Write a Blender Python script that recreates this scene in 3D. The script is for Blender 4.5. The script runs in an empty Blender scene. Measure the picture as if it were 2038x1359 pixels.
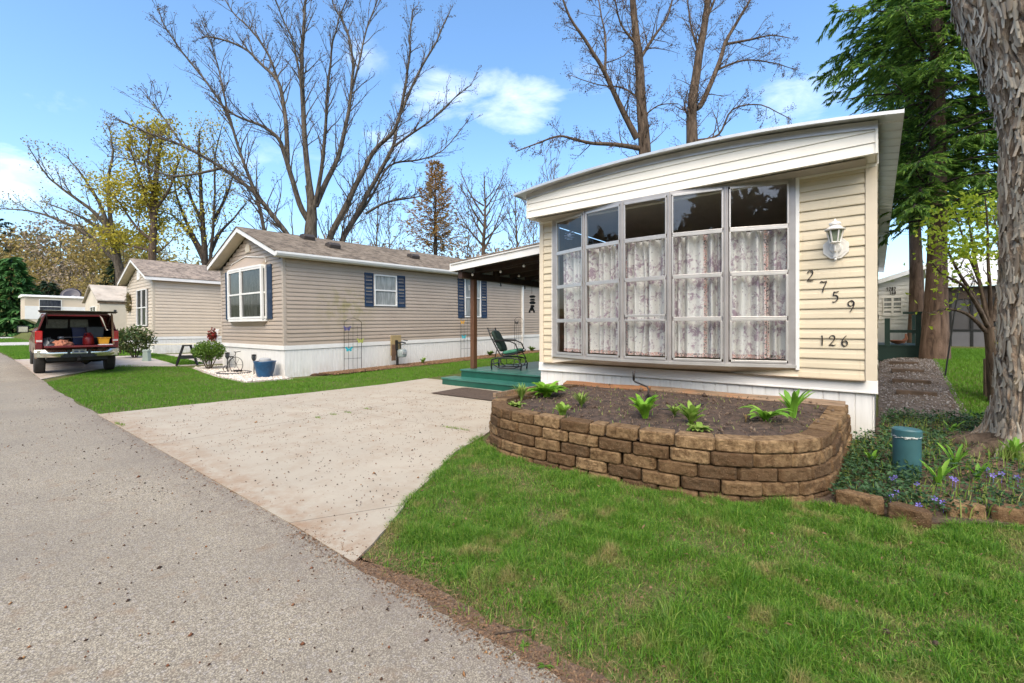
import bpy, bmesh, math, random
import numpy as np
from mathutils import Vector, Matrix, noise as mnoise
random.seed(7); RNG = np.random.default_rng(11)
SC = bpy.context.scene
COL = SC.collection
R = math.radians
# ------------------------------------------------------------------ camera frame (world axes follow the houses; 16 mm lens, eye 1.45 m)
FPX, CX, CY, EYE = 906.0, 1019.0, 652.0, 1.45
TH = math.atan2(726, 906); SN, CS = math.sin(TH), math.cos(TH)
def ray(px, py):
    a = (px-CX)/FPX; b = (CY-py)/FPX
    return Vector((-SN+CS*a, CS+SN*a, b))
def at(px, py, t):
    r = ray(px, py); return Vector((r.x*t, r.y*t, EYE+r.z*t))
def sm(a, b, x):
    u = min(1.0, max(0.0, (x-a)/(b-a))); return u*u*(3-2*u)
def hgt(x, y):
    h = 0.0
    h += 0.25*sm(14, 24, -x)+0.004*max(0, min(-x, 120)-24)+1.0*sm(52, 60, -x)*sm(4.5, 6.5, y)
    if y > 7: h += (0.62*sm(7.0, 14, y)+0.012*max(0, y-14))*sm(-1.2, 0.6, x) + 0.025*(y-7)*(1-sm(-1.2, 0.6, x))
    if x > -0.5 and y > 4.6: h += 0.14*sm(4.6, 6.6, y)*sm(-0.5, 0.2, x)
    return h
def hnp(x, y):
    return np.array([hgt(a, b) for a, b in zip(x, y)])
def ground(px, py, dz=0.0):
    r = ray(px, py); lo, hi = 0.5, 80.0
    t = 0.5
    while t < 80:
        if EYE+r.z*t < hgt(r.x*t, r.y*t)+dz: break
        t += 0.1
    lo, hi = t-0.1, t
    for _ in range(20):
        m = (lo+hi)/2
        if EYE+r.z*m < hgt(r.x*m, r.y*m)+dz: hi = m
        else: lo = m
    return Vector((r.x*hi, r.y*hi, EYE+r.z*hi))
# ------------------------------------------------------------------ objects
def tag(o, label=None, cat=None, group=None, kind=None):
    if label: o['label'] = label
    if cat: o['category'] = cat
    if group: o['group'] = group
    if kind: o['kind'] = kind
    return o
def thing(name, label, cat, loc=(0, 0, 0), rz=0.0, group=None):
    o = bpy.data.objects.new(name, None); COL.objects.link(o)
    o.empty_display_size = 0.2
    o.location = loc; o.rotation_euler = (0, 0, rz)
    return tag(o, label, cat, group)
def copy_tree(o, parent=None):
    c = o.copy(); COL.objects.link(c)
    if parent: c.parent = parent
    for ch in list(o.children): copy_tree(ch, c)
    return c
class MB:
    def __init__(s): s.v = []; s.f = []; s.m = []; s.cur = 0
    def add(s, vs, fs):
        n = len(s.v); s.v += [tuple(p) for p in vs]
        s.f += [tuple(i+n for i in f) for f in fs]; s.m += [s.cur]*len(fs)
        return s
    def bx(s, x0, x1, y0, y1, z0, z1):
        return s.add([(x0,y0,z0),(x1,y0,z0),(x1,y1,z0),(x0,y1,z0),(x0,y0,z1),(x1,y0,z1),(x1,y1,z1),(x0,y1,z1)],
            [(3,2,1,0),(4,5,6,7),(0,1,5,4),(1,2,6,5),(2,3,7,6),(3,0,4,7)])
    def box(s, c, size, M=None):
        c = Vector(c); hx, hy, hz = (k/2 for k in size)
        vs = [Vector((a*hx, b*hy, d*hz)) for d in (-1,1) for a,b in ((-1,-1),(1,-1),(1,1),(-1,1))]
        if M is not None: vs = [M @ v for v in vs]
        return s.add([c+v for v in vs], [(3,2,1,0),(4,5,6,7),(0,1,5,4),(1,2,6,5),(2,3,7,6),(3,0,4,7)])
    def bar(s, a, b, w, h=None, up=(0,0,1)):
        a, b = Vector(a), Vector(b); h = h or w
        d = (b-a).normalized(); u = Vector(up)
        sd = d.cross(u)
        if sd.length < 1e-4: sd = d.cross(Vector((1,0,0)))
        sd.normalize(); u = sd.cross(d)
        q = [(-1,-1),(1,-1),(1,1),(-1,1)]
        vs = [p+sd*(i*w/2)+u*(j*h/2) for p in (a,b) for i,j in q]
        return s.add(vs, [(3,2,1,0),(4,5,6,7),(0,1,5,4),(1,2,6,5),(2,3,7,6),(3,0,4,7)])
    def quad(s, a, b, c, d): return s.add([a,b,c,d], [(0,1,2,3)])
    def poly(s, ps): return s.add(ps, [tuple(range(len(ps)))])
    def prism(s, ps, off):
        off = Vector(off); n = len(ps); ps = [Vector(p) for p in ps]
        return s.add(ps+[p+off for p in ps], [tuple(range(n-1,-1,-1)), tuple(range(n,2*n))]+[(i,(i+1)%n,n+(i+1)%n,n+i) for i in range(n)])
    def tube(s, pts, r, n=6, cap=True):
        pts = [Vector(p) for p in pts]
        if not hasattr(r, '__len__'): r = [r]*len(pts)
        vs = []; ref = None
        for i, p in enumerate(pts):
            d = (pts[min(i+1, len(pts)-1)]-pts[max(i-1, 0)])
            if d.length < 1e-7: d = Vector((0,0,1))
            d.normalize()
            if ref is None:
                ref = d.cross(Vector((0.13,0.31,0.94)) if abs(d.z) < 0.9 else Vector((1,0.1,0)))
            u = ref-d*ref.dot(d)
            if u.length < 1e-5: u = d.orthogonal()
            u.normalize(); ref = u; w = d.cross(u)
            for k in range(n):
                a = 2*math.pi*k/n
                vs.append(p+(u*math.cos(a)+w*math.sin(a))*r[i])
        fs = []
        for i in range(len(pts)-1):
            for k in range(n):
                k2 = (k+1) % n
                fs.append((i*n+k, i*n+k2, (i+1)*n+k2, (i+1)*n+k))
        if cap:
            fs.append(tuple(range(n-1,-1,-1))); fs.append(tuple((len(pts)-1)*n+k for k in range(n)))
        return s.add(vs, fs)
    def ring(s, c, rad, r, axis='z', n=24, m=6, a0=0, a1=2*math.pi):
        pts = []
        for i in range(n+1):
            a = a0+(a1-a0)*i/n; ca, sa = math.cos(a)*rad, math.sin(a)*rad
            pts.append(Vector(c)+Vector({'z':(ca,sa,0),'y':(ca,0,sa),'x':(0,ca,sa)}[axis]))
        return s.tube(pts, r, m, cap=(a1-a0) < 6.2)
    def lathe(s, prof, c=(0,0,0), n=20, cap=True):
        c = Vector(c); vs = []
        for rr, z in prof:
            for k in range(n):
                a = 2*math.pi*k/n; vs.append(c+Vector((rr*math.cos(a), rr*math.sin(a), z)))
        fs = [(i*n+k, i*n+(k+1)%n, (i+1)*n+(k+1)%n, (i+1)*n+k) for i in range(len(prof)-1) for k in range(n)]
        if cap:
            fs.append(tuple(range(n-1,-1,-1))); fs.append(tuple((len(prof)-1)*n+k for k in range(n)))
        return s.add(vs, fs)
    def grid(s, fn, nu, nv):
        vs = [fn(i/nu, j/nv) for j in range(nv+1) for i in range(nu+1)]
        return s.add(vs, [(j*(nu+1)+i, j*(nu+1)+i+1, (j+1)*(nu+1)+i+1, (j+1)*(nu+1)+i) for j in range(nv) for i in range(nu)])
    def build(s, name, mat, parent=None, smooth=False, bevel=0.0, loc=None, auto=None, fixn=False):
        me = bpy.data.meshes.new(name); me.from_pydata(s.v, [], s.f)
        for m in (mat if isinstance(mat, (list, tuple)) else [mat]): me.materials.append(m)
        if any(s.m): me.polygons.foreach_set('material_index', s.m)
        if fixn:
            b = bmesh.new(); b.from_mesh(me); bmesh.ops.recalc_face_normals(b, faces=b.faces); b.to_mesh(me); b.free()
        if smooth:
            me.polygons.foreach_set('use_smooth', [True]*len(me.polygons))
            if auto is not None:
                try: me.set_sharp_from_angle(angle=R(auto))
                except Exception: pass
        me.update()
        o = bpy.data.objects.new(name, me); COL.objects.link(o)
        if parent is not None: o.parent = parent
        if loc is not None: o.location = loc
        if bevel:
            b = o.modifiers.new('bevel', 'BEVEL'); b.width = bevel; b.segments = 2; b.limit_method = 'ANGLE'; b.angle_limit = R(40)
        return o
def np_obj(name, V, F, mat, parent=None, smooth=False):
    """V (n,3); F list of (k,m) int arrays of equal-size faces"""
    me = bpy.data.meshes.new(name)
    loops = np.concatenate([f.ravel() for f in F]).astype(np.int32)
    tot = np.concatenate([np.full(len(f), f.shape[1], np.int32) for f in F])
    st = np.concatenate([[0], np.cumsum(tot)[:-1]]).astype(np.int32)
    me.vertices.add(len(V)); me.vertices.foreach_set('co', np.asarray(V, np.float32).ravel())
    me.loops.add(len(loops)); me.loops.foreach_set('vertex_index', loops)
    me.polygons.add(len(tot)); me.polygons.foreach_set('loop_start', st)
    if smooth: me.polygons.foreach_set('use_smooth', np.ones(len(tot), bool))
    me.update(calc_edges=True); me.validate()
    for m in (mat if isinstance(mat, (list, tuple)) else [mat]): me.materials.append(m)
    o = bpy.data.objects.new(name, me); COL.objects.link(o)
    if parent is not None: o.parent = parent
    return o
def rand_dirs(n):
    d = RNG.normal(size=(n, 3)); return d/np.linalg.norm(d, axis=1, keepdims=True)
def leaf_mesh(name, C, L, W, mat, parent=None, D=None, N=None, up=0.0):
    """diamond leaves: centre/base C, length L, width W along direction D, bent along the midrib"""
    C = np.asarray(C, float); n = len(C)
    L = np.broadcast_to(np.asarray(L, float), (n,)); W = np.broadcast_to(np.asarray(W, float), (n,))
    if D is None: D = rand_dirs(n)
    D = D/np.maximum(1e-6, np.linalg.norm(D, axis=1, keepdims=True))
    if N is None:
        N = rand_dirs(n); N[:, 2] += up
    S = np.cross(D, N); S /= np.maximum(1e-6, np.linalg.norm(S, axis=1, keepdims=True))
    U = np.cross(S, D)
    V = np.empty((n, 4, 3))
    V[:, 0] = C
    V[:, 1] = C+D*(L*0.45)[:, None]+S*(W*0.5)[:, None]+U*(W*0.18)[:, None]
    V[:, 2] = C+D*L[:, None]-U*(L*0.12)[:, None]
    V[:, 3] = C+D*(L*0.45)[:, None]-S*(W*0.5)[:, None]+U*(W*0.18)[:, None]
    idx = np.arange(n)[:, None]*4
    F = [np.concatenate([idx+np.array([0,1,2]), idx+np.array([0,2,3])])]
    return np_obj(name, V.reshape(-1, 3), F, mat, parent)
def blade_mesh(name, P, Hh, W, mat, lean=0.5, parent=None):
    P = np.asarray(P, float); n = len(P)
    a = RNG.uniform(0, 2*np.pi, n); d = np.stack([np.cos(a), np.sin(a), np.zeros(n)], 1)
    b = RNG.uniform(0, 2*np.pi, n); l = np.stack([np.cos(b), np.sin(b), np.zeros(n)], 1)*(np.abs(RNG.normal(0, lean, n))*Hh)[:, None]
    Z = np.array([0, 0, 1.0]); w = (W*0.5)[:, None]
    h = Hh[:, None]
    V = np.empty((n, 5, 3))
    V[:, 0] = P-d*w; V[:, 1] = P+d*w
    m = P+l*0.3+Z*h*0.55
    V[:, 2] = m+d*w*0.75; V[:, 3] = m-d*w*0.75
    V[:, 4] = P+l+Z*h*np.clip(1-0.35*(np.linalg.norm(l, axis=1, keepdims=True)/h)**2, 0.35, 1)
    i = np.arange(n)[:, None]*5
    return np_obj(name, V.reshape(-1, 3), [i+np.array([0,1,2,3]), i+np.array([3,2,4])], mat, parent)
# ------------------------------------------------------------------ materials
class NT:
    def __init__(s, name):
        s.m = bpy.data.materials.new(name); s.m.use_nodes = True
        s.t = s.m.node_tree; s.n = s.t.nodes; s.b = s.n['Principled BSDF']; s.out = s.n['Material Output']
    def a(s, typ, **kw):
        x = s.n.new(typ)
        for k, v in kw.items():
            if k.startswith('i_'):
                key = k[2:]; key = int(key) if key.isdigit() else key
                x.inputs[key].default_value = v
            else: setattr(x, k, v)
        return x
    def l(s, a, b): s.t.links.new(a, b)
    def obj(s):
        if not hasattr(s, '_o'): s._o = s.a('ShaderNodeTexCoord').outputs['Object']
        return s._o
    def noise(s, scale, detail=4, rough=0.55, vec=None, stretch=None, dist=0.0):
        x = s.a('ShaderNodeTexNoise'); x.inputs['Scale'].default_value = scale; x.inputs['Detail'].default_value = detail
        x.inputs['Roughness'].default_value = rough; x.inputs['Distortion'].default_value = dist
        v = vec or s.obj()
        if stretch:
            mp = s.a('ShaderNodeMapping'); mp.inputs['Scale'].default_value = stretch; s.l(v, mp.inputs['Vector']); v = mp.outputs[0]
        s.l(v, x.inputs['Vector']); return x.outputs['Fac']
    def ramp(s, fac, *stops):
        x = s.a('ShaderNodeValToRGB'); e = x.color_ramp.elements
        while len(e) < len(stops): e.new(0.5)
        for k, (p, c) in zip(e, stops):
            k.position = p; k.color = (*c, 1) if hasattr(c, '__len__') else (c, c, c, 1)
        s.l(fac, x.inputs[0]); return x.outputs[0]
    def mix(s, fac, c1, c2, mode='MIX'):
        x = s.a('ShaderNodeMix', data_type='RGBA', blend_type=mode)
        for sock, val in ((x.inputs[0], fac), (x.inputs[6], c1), (x.inputs[7], c2)):
            if hasattr(val, 'is_linked') or hasattr(val, 'links'): s.l(val, sock)
            elif hasattr(val, '__len__'): sock.default_value = (*val, 1) if len(val) == 3 else val
            else: sock.default_value = val
        return x.outputs[2]
    def math(s, op, a, b=0.0, c=None, clamp=False):
        x = s.a('ShaderNodeMath', operation=op); x.use_clamp = clamp
        for i, v in enumerate((a, b, c)):
            if v is None: continue
            if hasattr(v, 'links'): s.l(v, x.inputs[i])
            else: x.inputs[i].default_value = v
        return x.outputs[0]
    def bump(s, h, strength=0.3, dist=0.01):
        x = s.a('ShaderNodeBump'); x.inputs['Strength'].default_value = strength; x.inputs['Distance'].default_value = dist
        s.l(h, x.inputs['Height'])
        if s.b.inputs['Normal'].links: s.l(s.b.inputs['Normal'].links[0].from_socket, x.inputs['Normal'])
        s.l(x.outputs[0], s.b.inputs['Normal'])
    def color(s, c):
        if hasattr(c, 'links'): s.l(c, s.b.inputs['Base Color'])
        else: s.b.inputs['Base Color'].default_value = (*c, 1)
    def set(s, **kw):
        for k, v in kw.items():
            s.b.inputs[{'rough':'Roughness','metal':'Metallic','spec':'Specular IOR Level','alpha':'Alpha','coat':'Coat Weight'}[k]].default_value = v
        return s
def plain(name, c, rough=0.55, var=0.12, scale=6.0, bump=0.0, bscale=60, metal=0.0, spec=0.5, dirt=None, stretch=None):
    t = NT(name)
    f = t.noise(scale, 5, 0.6, stretch=stretch)
    lo = tuple(k*(1-var*1.6) for k in c); hi = tuple(min(1, k*(1+var)) for k in c)
    col = t.ramp(f, (0.3, lo), (0.7, hi))
    if dirt:
        f2 = t.noise(dirt[1], 6, 0.7, stretch=dirt[3] if len(dirt) > 3 else None)
        th = dirt[2]
        col = t.mix(t.ramp(f2, (th, 0.0), (min(1, th+0.18), 1.0)), col, dirt[0])
    t.color(col); t.set(rough=rough, metal=metal, spec=spec)
    if bump: t.bump(t.noise(bscale, 4, 0.6), bump, 0.004)
    return t.m
def leafmat(name, cols, rough=0.55, trans=0.3, patch=None):
    """random colour per leaf, thin translucent leaves"""
    t = NT(name)
    g = t.a('ShaderNodeNewGeometry').outputs['Random Per Island']
    k = len(cols)
    col = t.ramp(g, *[(i/(k-1), c) for i, c in enumerate(cols)])
    if patch:
        f = t.ramp(t.noise(patch[1], 4, 0.6), (patch[2], 0.0), (patch[2]+patch[3], 1.0))
        g2 = t.math('MULTIPLY', g, 7.31); g2 = t.math('FRACT', g2)
        f = t.math('MULTIPLY', f, t.ramp(g2, (0.35, 1.0), (0.9, 0.3)))
        col = t.mix(f, col, patch[0])
    t.color(col); t.set(rough=rough, spec=0.3)
    tr = t.a('ShaderNodeBsdfTranslucent'); t.l(col, tr.inputs[0])
    mx = t.a('ShaderNodeMixShader'); mx.inputs[0].default_value = trans
    t.l(t.b.outputs[0], mx.inputs[1]); t.l(tr.outputs[0], mx.inputs[2]); t.l(mx.outputs[0], t.out.inputs[0])
    return t.m
def glassmat(name, tint=(0.75,0.8,0.8), refl=1.0):
    t = NT(name)
    tr = t.a('ShaderNodeBsdfTransparent'); tr.inputs[0].default_value = (*tint, 1)
    gl = t.a('ShaderNodeBsdfGlossy'); gl.inputs['Roughness'].default_value = 0.015
    gl.inputs[0].default_value = (1,1,1,1)
    fr = t.a('ShaderNodeLayerWeight'); fr.inputs[0].default_value = 0.5
    f = t.math('MULTIPLY_ADD', t.math('POWER', fr.outputs['Facing'], 5.0), 0.9, 0.065*refl, clamp=True)
    bn = t.a('ShaderNodeBump'); bn.inputs['Strength'].default_value = 0.02; bn.inputs['Distance'].default_value = 0.01
    t.l(t.noise(1.6, 1), bn.inputs['Height']); t.l(bn.outputs[0], gl.inputs['Normal'])
    mx = t.a('ShaderNodeMixShader'); t.l(f, mx.inputs[0]); t.l(tr.outputs[0], mx.inputs[1]); t.l(gl.outputs[0], mx.inputs[2])
    t.l(mx.outputs[0], t.out.inputs[0]); return t.m
M = {}
M['cream'] = plain('cream_vinyl', (0.60,0.52,0.375), 0.45, 0.06, 1.2, dirt=((0.50,0.42,0.29), 1.6, 0.57, (5,5,0.7)), stretch=(1,1,2.5))
M['creamtrim'] = plain('cream_trim', (0.63,0.55,0.42), 0.45, 0.05, 2)
M['white'] = plain('white_vinyl', (0.76,0.75,0.72), 0.45, 0.05, 2.0, dirt=((0.52,0.50,0.45), 1.3, 0.66))
M['fascia'] = plain('white_fascia', (0.78,0.75,0.67), 0.42, 0.04, 1.5, dirt=((0.50,0.44,0.34), 2.2, 0.68))
M['soffit'] = plain('tan_soffit', (0.62,0.54,0.42), 0.5, 0.08, 3)
def skirtmat(name, c, dirtc):
    t = NT(name)
    f = t.noise(2.5, 6, 0.65, stretch=(6,6,0.6))
    col = t.ramp(f, (0.3, tuple(k*0.86 for k in c)), (0.65, c))
    z = t.a('ShaderNodeSeparateXYZ'); t.l(t.obj(), z.inputs[0])
    up = t.math('SUBTRACT', 0.42, z.outputs[2]); up = t.math('MULTIPLY', up, 1.6, clamp=True)
    f2 = t.math('MULTIPLY', t.ramp(t.noise(9, 5, 0.7, stretch=(1,1,0.25)), (0.4, 0.0), (0.75, 1.0)), up)
    t.color(t.mix(f2, col, dirtc)); t.set(rough=0.5); return t.m
M['skirt'] = skirtmat('white_skirting', (0.74,0.73,0.70), (0.40,0.34,0.25))
M['alu'] = plain('aluminium_frame', (0.52,0.505,0.485), 0.35, 0.08, 4, metal=0.5, dirt=((0.38,0.35,0.32), 5, 0.62))
M['alugrey'] = plain('grey_mullion', (0.42,0.40,0.39), 0.4, 0.1, 4, metal=0.4)
M['roofmetal'] = plain('roof_metal', (0.60,0.61,0.60), 0.42, 0.1, 2.0, metal=0.55, dirt=((0.40,0.39,0.36), 1.5, 0.6))
M['glass'] = glassmat('window_glass', (0.96,0.97,0.96), 1.0)
M['glassdark'] = glassmat('dim_window_glass', (0.55,0.58,0.60))
M['inside'] = plain('interior_wall', (0.26,0.18,0.12), 0.8, 0.15, 2)
M['insidecl'] = plain('interior_ceiling', (0.40,0.36,0.30), 0.8, 0.05, 2)
M['black'] = plain('black_metal', (0.012,0.012,0.013), 0.4, 0.2, 8)
M['digit'] = plain('black_digit', (0.015,0.010,0.012), 0.45, 0.1, 8)
M['lanternwhite'] = plain('lantern_white', (0.74,0.72,0.68), 0.4, 0.06, 9, dirt=((0.45,0.42,0.36), 9, 0.68))
M['lampglass'] = plain('lantern_glass', (0.20,0.24,0.17), 0.12, 0.25, 14, spec=0.8)
M['taupe'] = plain('taupe_vinyl', (0.40,0.325,0.255), 0.48, 0.05, 1.0)
def algae():
    t = NT('taupe_vinyl_side')
    f = t.noise(1.0, 5, 0.6)
    col = t.ramp(f, (0.3, (0.37,0.30,0.235)), (0.7, (0.43,0.352,0.28)))
    mp = t.a('ShaderNodeMapping'); mp.inputs['Location'].default_value = (0, -2.0, -2.05); t.l(t.obj(), mp.inputs[0])
    v = t.a('ShaderNodeVectorMath', operation='MULTIPLY'); v.inputs[1].default_value = (0, 0.8, 1.1); t.l(mp.outputs[0], v.inputs[0])
    ln = t.a('ShaderNodeVectorMath', operation='LENGTH'); t.l(v.outputs[0], ln.inputs[0])
    d = t.math('SUBTRACT', 1.0, ln.outputs['Value'], clamp=True)
    d = t.math('MULTIPLY', d, t.ramp(t.noise(3.5, 5, 0.7), (0.42, 0.0), (0.62, 0.9)))
    t.color(t.mix(d, col, (0.27,0.235,0.09))); t.set(rough=0.5); return t.m
M['taupeside'] = algae()
M['beige'] = plain('beige_vinyl', (0.58,0.49,0.38), 0.48, 0.05, 1.0)
M['beigetrim'] = plain('beige_trim', (0.52,0.45,0.35), 0.48, 0.05, 1.0)
M['oldcream'] = plain('old_cream_metal', (0.62,0.54,0.42), 0.5, 0.08, 0.8)
M['blue'] = plain('blue_shutter', (0.018,0.040,0.085), 0.5, 0.15, 5)
def shingle(name, a, b, c):
    t = NT(name)
    br = t.a('ShaderNodeTexBrick'); br.offset = 0.5
    br.inputs['Color1'].default_value = (*a,1); br.inputs['Color2'].default_value = (*b,1); br.inputs['Mortar'].default_value = (*tuple(k*0.45 for k in a),1)
    br.inputs['Scale'].default_value = 1.0; br.inputs['Mortar Size'].default_value = 0.006
    br.inputs['Brick Width'].default_value = 0.30; br.inputs['Row Height'].default_value = 0.145
    sp = t.a('ShaderNodeSeparateXYZ'); t.l(t.obj(), sp.inputs[0])
    cb = t.a('ShaderNodeCombineXYZ'); t.l(sp.outputs[1], cb.inputs[0]); t.l(sp.outputs[0], cb.inputs[1]); t.l(cb.outputs[0], br.inputs['Vector'])
    col = t.mix(t.ramp(t.noise(2.2, 6, 0.75), (0.42, 0.0), (0.62, 1.0)), br.outputs[0], c)
    col = t.mix(t.ramp(t.noise(90, 3), (0.4, 0.0), (0.7, 0.5)), col, tuple(k*1.7 for k in c))
    n4 = t.noise(5.5, 4, 0.7); col = t.mix(t.ramp(n4, (0.38, 0.75), (0.5, 0.0)), col, tuple(k*0.42 for k in a)); col = t.mix(t.ramp(n4, (0.54, 0.0), (0.66, 0.6)), col, tuple(k*1.35 for k in c))
    t.color(col); t.set(rough=0.9, spec=0.2); t.bump(br.outputs['Fac'], -0.9, 0.02); t.bump(t.noise(60, 3), 0.6, 0.006); return t.m
M['shingle'] = shingle('brown_shingle', (0.150,0.118,0.088), (0.070,0.056,0.044), (0.190,0.155,0.118))
M['shinglegrey'] = shingle('grey_brown_shingle', (0.22,0.18,0.15), (0.12,0.10,0.085), (0.29,0.235,0.19))
M['oldroof'] = plain('stained_roof', (0.46,0.40,0.33), 0.6, 0.2, 1.0, dirt=((0.28,0.22,0.16), 0.7, 0.5))
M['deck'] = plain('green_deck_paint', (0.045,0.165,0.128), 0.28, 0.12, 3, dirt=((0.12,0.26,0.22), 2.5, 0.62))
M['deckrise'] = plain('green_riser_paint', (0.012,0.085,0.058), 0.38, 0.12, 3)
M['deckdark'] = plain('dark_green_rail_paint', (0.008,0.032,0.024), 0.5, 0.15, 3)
M['wood'] = plain('stained_wood_post', (0.115,0.052,0.024), 0.6, 0.25, 5, stretch=(6,6,0.7), bump=0.2)
M['darkwood'] = plain('dark_brown_rafter', (0.040,0.020,0.012), 0.65, 0.3, 4)
M['oldwood'] = plain('weathered_plank', (0.24,0.165,0.105), 0.75, 0.35, 4, stretch=(0.8,9,9), bump=0.4, dirt=((0.36,0.15,0.05), 3, 0.52, (0.6,5,5)))
M['tiewood'] = plain('dark_timber', (0.085,0.055,0.035), 0.85, 0.3, 6, bump=0.4)
M['mat'] = plain('brown_carpet', (0.085,0.056,0.038), 0.95, 0.2, 14, bump=0.8, bscale=220, dirt=((0.13,0.08,0.045), 4, 0.6))
def blockmat():
    t = NT('tan_concrete_block')
    oi = t.a('ShaderNodeObjectInfo').outputs['Random']
    c0 = t.ramp(oi, (0.0, (0.085,0.056,0.034)), (0.35, (0.155,0.096,0.050)), (0.7, (0.23,0.148,0.077)), (1.0, (0.33,0.22,0.118)))
    v = t.a('ShaderNodeVectorMath', operation='ADD')
    cb = t.a('ShaderNodeCombineXYZ'); t.l(t.math('MULTIPLY', oi, 40), cb.inputs[0]); t.l(t.obj(), v.inputs[0]); t.l(cb.outputs[0], v.inputs[1])
    n1 = t.noise(16, 6, 0.7, vec=v.outputs[0]); n2 = t.noise(95, 4, 0.7, vec=v.outputs[0])
    col = t.mix(t.ramp(n1, (0.40, 0.0), (0.62, 0.85)), c0, (0.085,0.046,0.022))
    col = t.mix(t.ramp(n2, (0.58, 0.0), (0.72, 0.6)), col, (0.42,0.29,0.18))
    col = t.mix(t.ramp(n2, (0.30, 0.75), (0.42, 0.0)), col, (0.05,0.027,0.014))
    t.color(col); t.set(rough=0.92, spec=0.15); t.bump(n1, 0.55, 0.03); t.bump(n2, 0.8, 0.012); return t.m
M['block'] = blockmat()
M['soil'] = plain('dark_soil', (0.070,0.044,0.030), 0.95, 0.5, 14, bump=1.0, bscale=45, dirt=((0.16,0.115,0.08), 30, 0.62))
M['mulch'] = plain('brown_mulch', (0.075,0.042,0.026), 0.95, 0.5, 25, bump=1.0, bscale=70, dirt=((0.17,0.11,0.07), 40, 0.6))
M['iron'] = plain('rusty_black_iron', (0.022,0.018,0.016), 0.6, 0.3, 20)
M['pedestal'] = plain('teal_green_plastic', (0.035,0.105,0.115), 0.42, 0.1, 5, dirt=((0.10,0.19,0.20), 6, 0.64))
M['chip'] = plain('scraped_paint', (0.65,0.66,0.62), 0.7, 0.1)
M['palegreen'] = plain('pale_green_metal', (0.36,0.44,0.38), 0.5, 0.08, 4)
M['red'] = plain('maroon_car_paint', (0.13,0.009,0.011), 0.22, 0.1, 2, spec=0.6, dirt=((0.20,0.05,0.04), 3, 0.66))
M['tanreflect'] = plain('tan_reflection_car_paint', (0.24,0.16,0.11), 0.3, 0.1, 2, metal=0.3)  # dark lower sides with their tan reflection put into the base colour
M['chrome'] = plain('dull_chrome', (0.70,0.70,0.62), 0.16, 0.08, 3, metal=0.9)
M['rubber'] = plain('tyre_rubber', (0.028,0.026,0.024), 0.8, 0.2, 10, bump=0.3)
M['taillight'] = plain('red_lens', (0.42,0.010,0.012), 0.15, 0.15, 10, spec=0.8)
M['lensclear'] = plain('clear_lens', (0.65,0.55,0.52), 0.15, 0.1, 10)
M['cabin'] = plain('truck_bed_liner', (0.022,0.014,0.013), 0.7, 0.3, 4)
M['bluebin'] = plain('blue_plastic_bin', (0.012,0.022,0.10), 0.4, 0.1)
M['greybin'] = plain('grey_plastic_tote', (0.055,0.065,0.075), 0.4, 0.15)
M['redcan'] = plain('red_plastic_can', (0.22,0.010,0.012), 0.35, 0.15)
M['yellow'] = plain('yellow_plastic_bucket', (0.72,0.33,0.015), 0.4, 0.06)
M['polewood'] = plain('shovel_handle_wood', (0.30,0.16,0.08), 0.6, 0.15)
M['cloth'] = plain('orange_pink_cloth', (0.50,0.20,0.12), 0.9, 0.35, 14)
M['plate'] = plain('licence_plate', (0.62,0.63,0.66), 0.4, 0.05)
M['plateblue'] = plain('licence_plate_print', (0.10,0.14,0.28), 0.4, 0.2)
M['bluepot'] = plain('blue_glazed_pot', (0.020,0.085,0.19), 0.3, 0.25, 5)
M['greypot'] = plain('grey_pot', (0.33,0.34,0.35), 0.5, 0.1)
M['cushion'] = plain('green_cushion', (0.05,0.20,0.13), 0.85, 0.15, 10)
M['cushiondark'] = plain('dark_green_cushion', (0.012,0.030,0.022), 0.85, 0.25, 8)
M['bulb'] = plain('frosted_bulb', (0.78,0.72,0.62), 0.25, 0.05)
M['meterbody'] = plain('meter_grey_metal', (0.22,0.26,0.26), 0.45, 0.12)
M['tanpost'] = plain('tan_board', (0.34,0.25,0.12), 0.7, 0.15)
M['brownpost'] = plain('brown_board', (0.13,0.075,0.045), 0.7, 0.2)
M['teal'] = plain('teal_butterfly', (0.03,0.42,0.50), 0.5, 0.1)
M['lime'] = plain('lime_butterfly', (0.42,0.45,0.10), 0.5, 0.1)
M['violet'] = plain('violet_butterfly', (0.10,0.09,0.22), 0.5, 0.1)
M['orangeb'] = plain('orange_butterfly', (0.70,0.36,0.05), 0.5, 0.1)
M['stone'] = None
M['tanfloor'] = plain('pale_board', (0.72,0.66,0.52), 0.6, 0.06, 3)
M['screen'] = plain('dark_screen_panel', (0.060,0.058,0.062), 0.7, 0.1, 1.5)
M['brownpanel'] = plain('dark_brown_panel', (0.055,0.036,0.026), 0.7, 0.25, 2.5)
M['vent'] = plain('dark_roof_vent', (0.045,0.036,0.030), 0.6, 0.15)
M['ventpipe'] = plain('grey_vent_pipe', (0.36,0.33,0.28), 0.6, 0.15)
M['ceramic'] = plain('terracotta', (0.42,0.16,0.08), 0.5, 0.15)
M['dish'] = plain('dark_dish', (0.022,0.020,0.035), 0.4, 0.1)
M['wreath'] = leafmat('wreath_leaf', [(0.10,0.07,0.03), (0.22,0.18,0.07), (0.06,0.07,0.03)])
M['redflower'] = leafmat('red_flower', [(0.30,0.02,0.015), (0.18,0.015,0.015), (0.05,0.06,0.02)])
def rocks():
    t = NT('white_pebble')
    g = t.a('ShaderNodeNewGeometry').outputs['Random Per Island']
    t.color(t.ramp(g, (0, (0.36,0.30,0.25)), (0.4, (0.58,0.52,0.46)), (0.75, (0.70,0.66,0.60)), (1, (0.42,0.34,0.29)))); t.set(rough=0.8); return t.m
M['stone'] = rocks()
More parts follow.
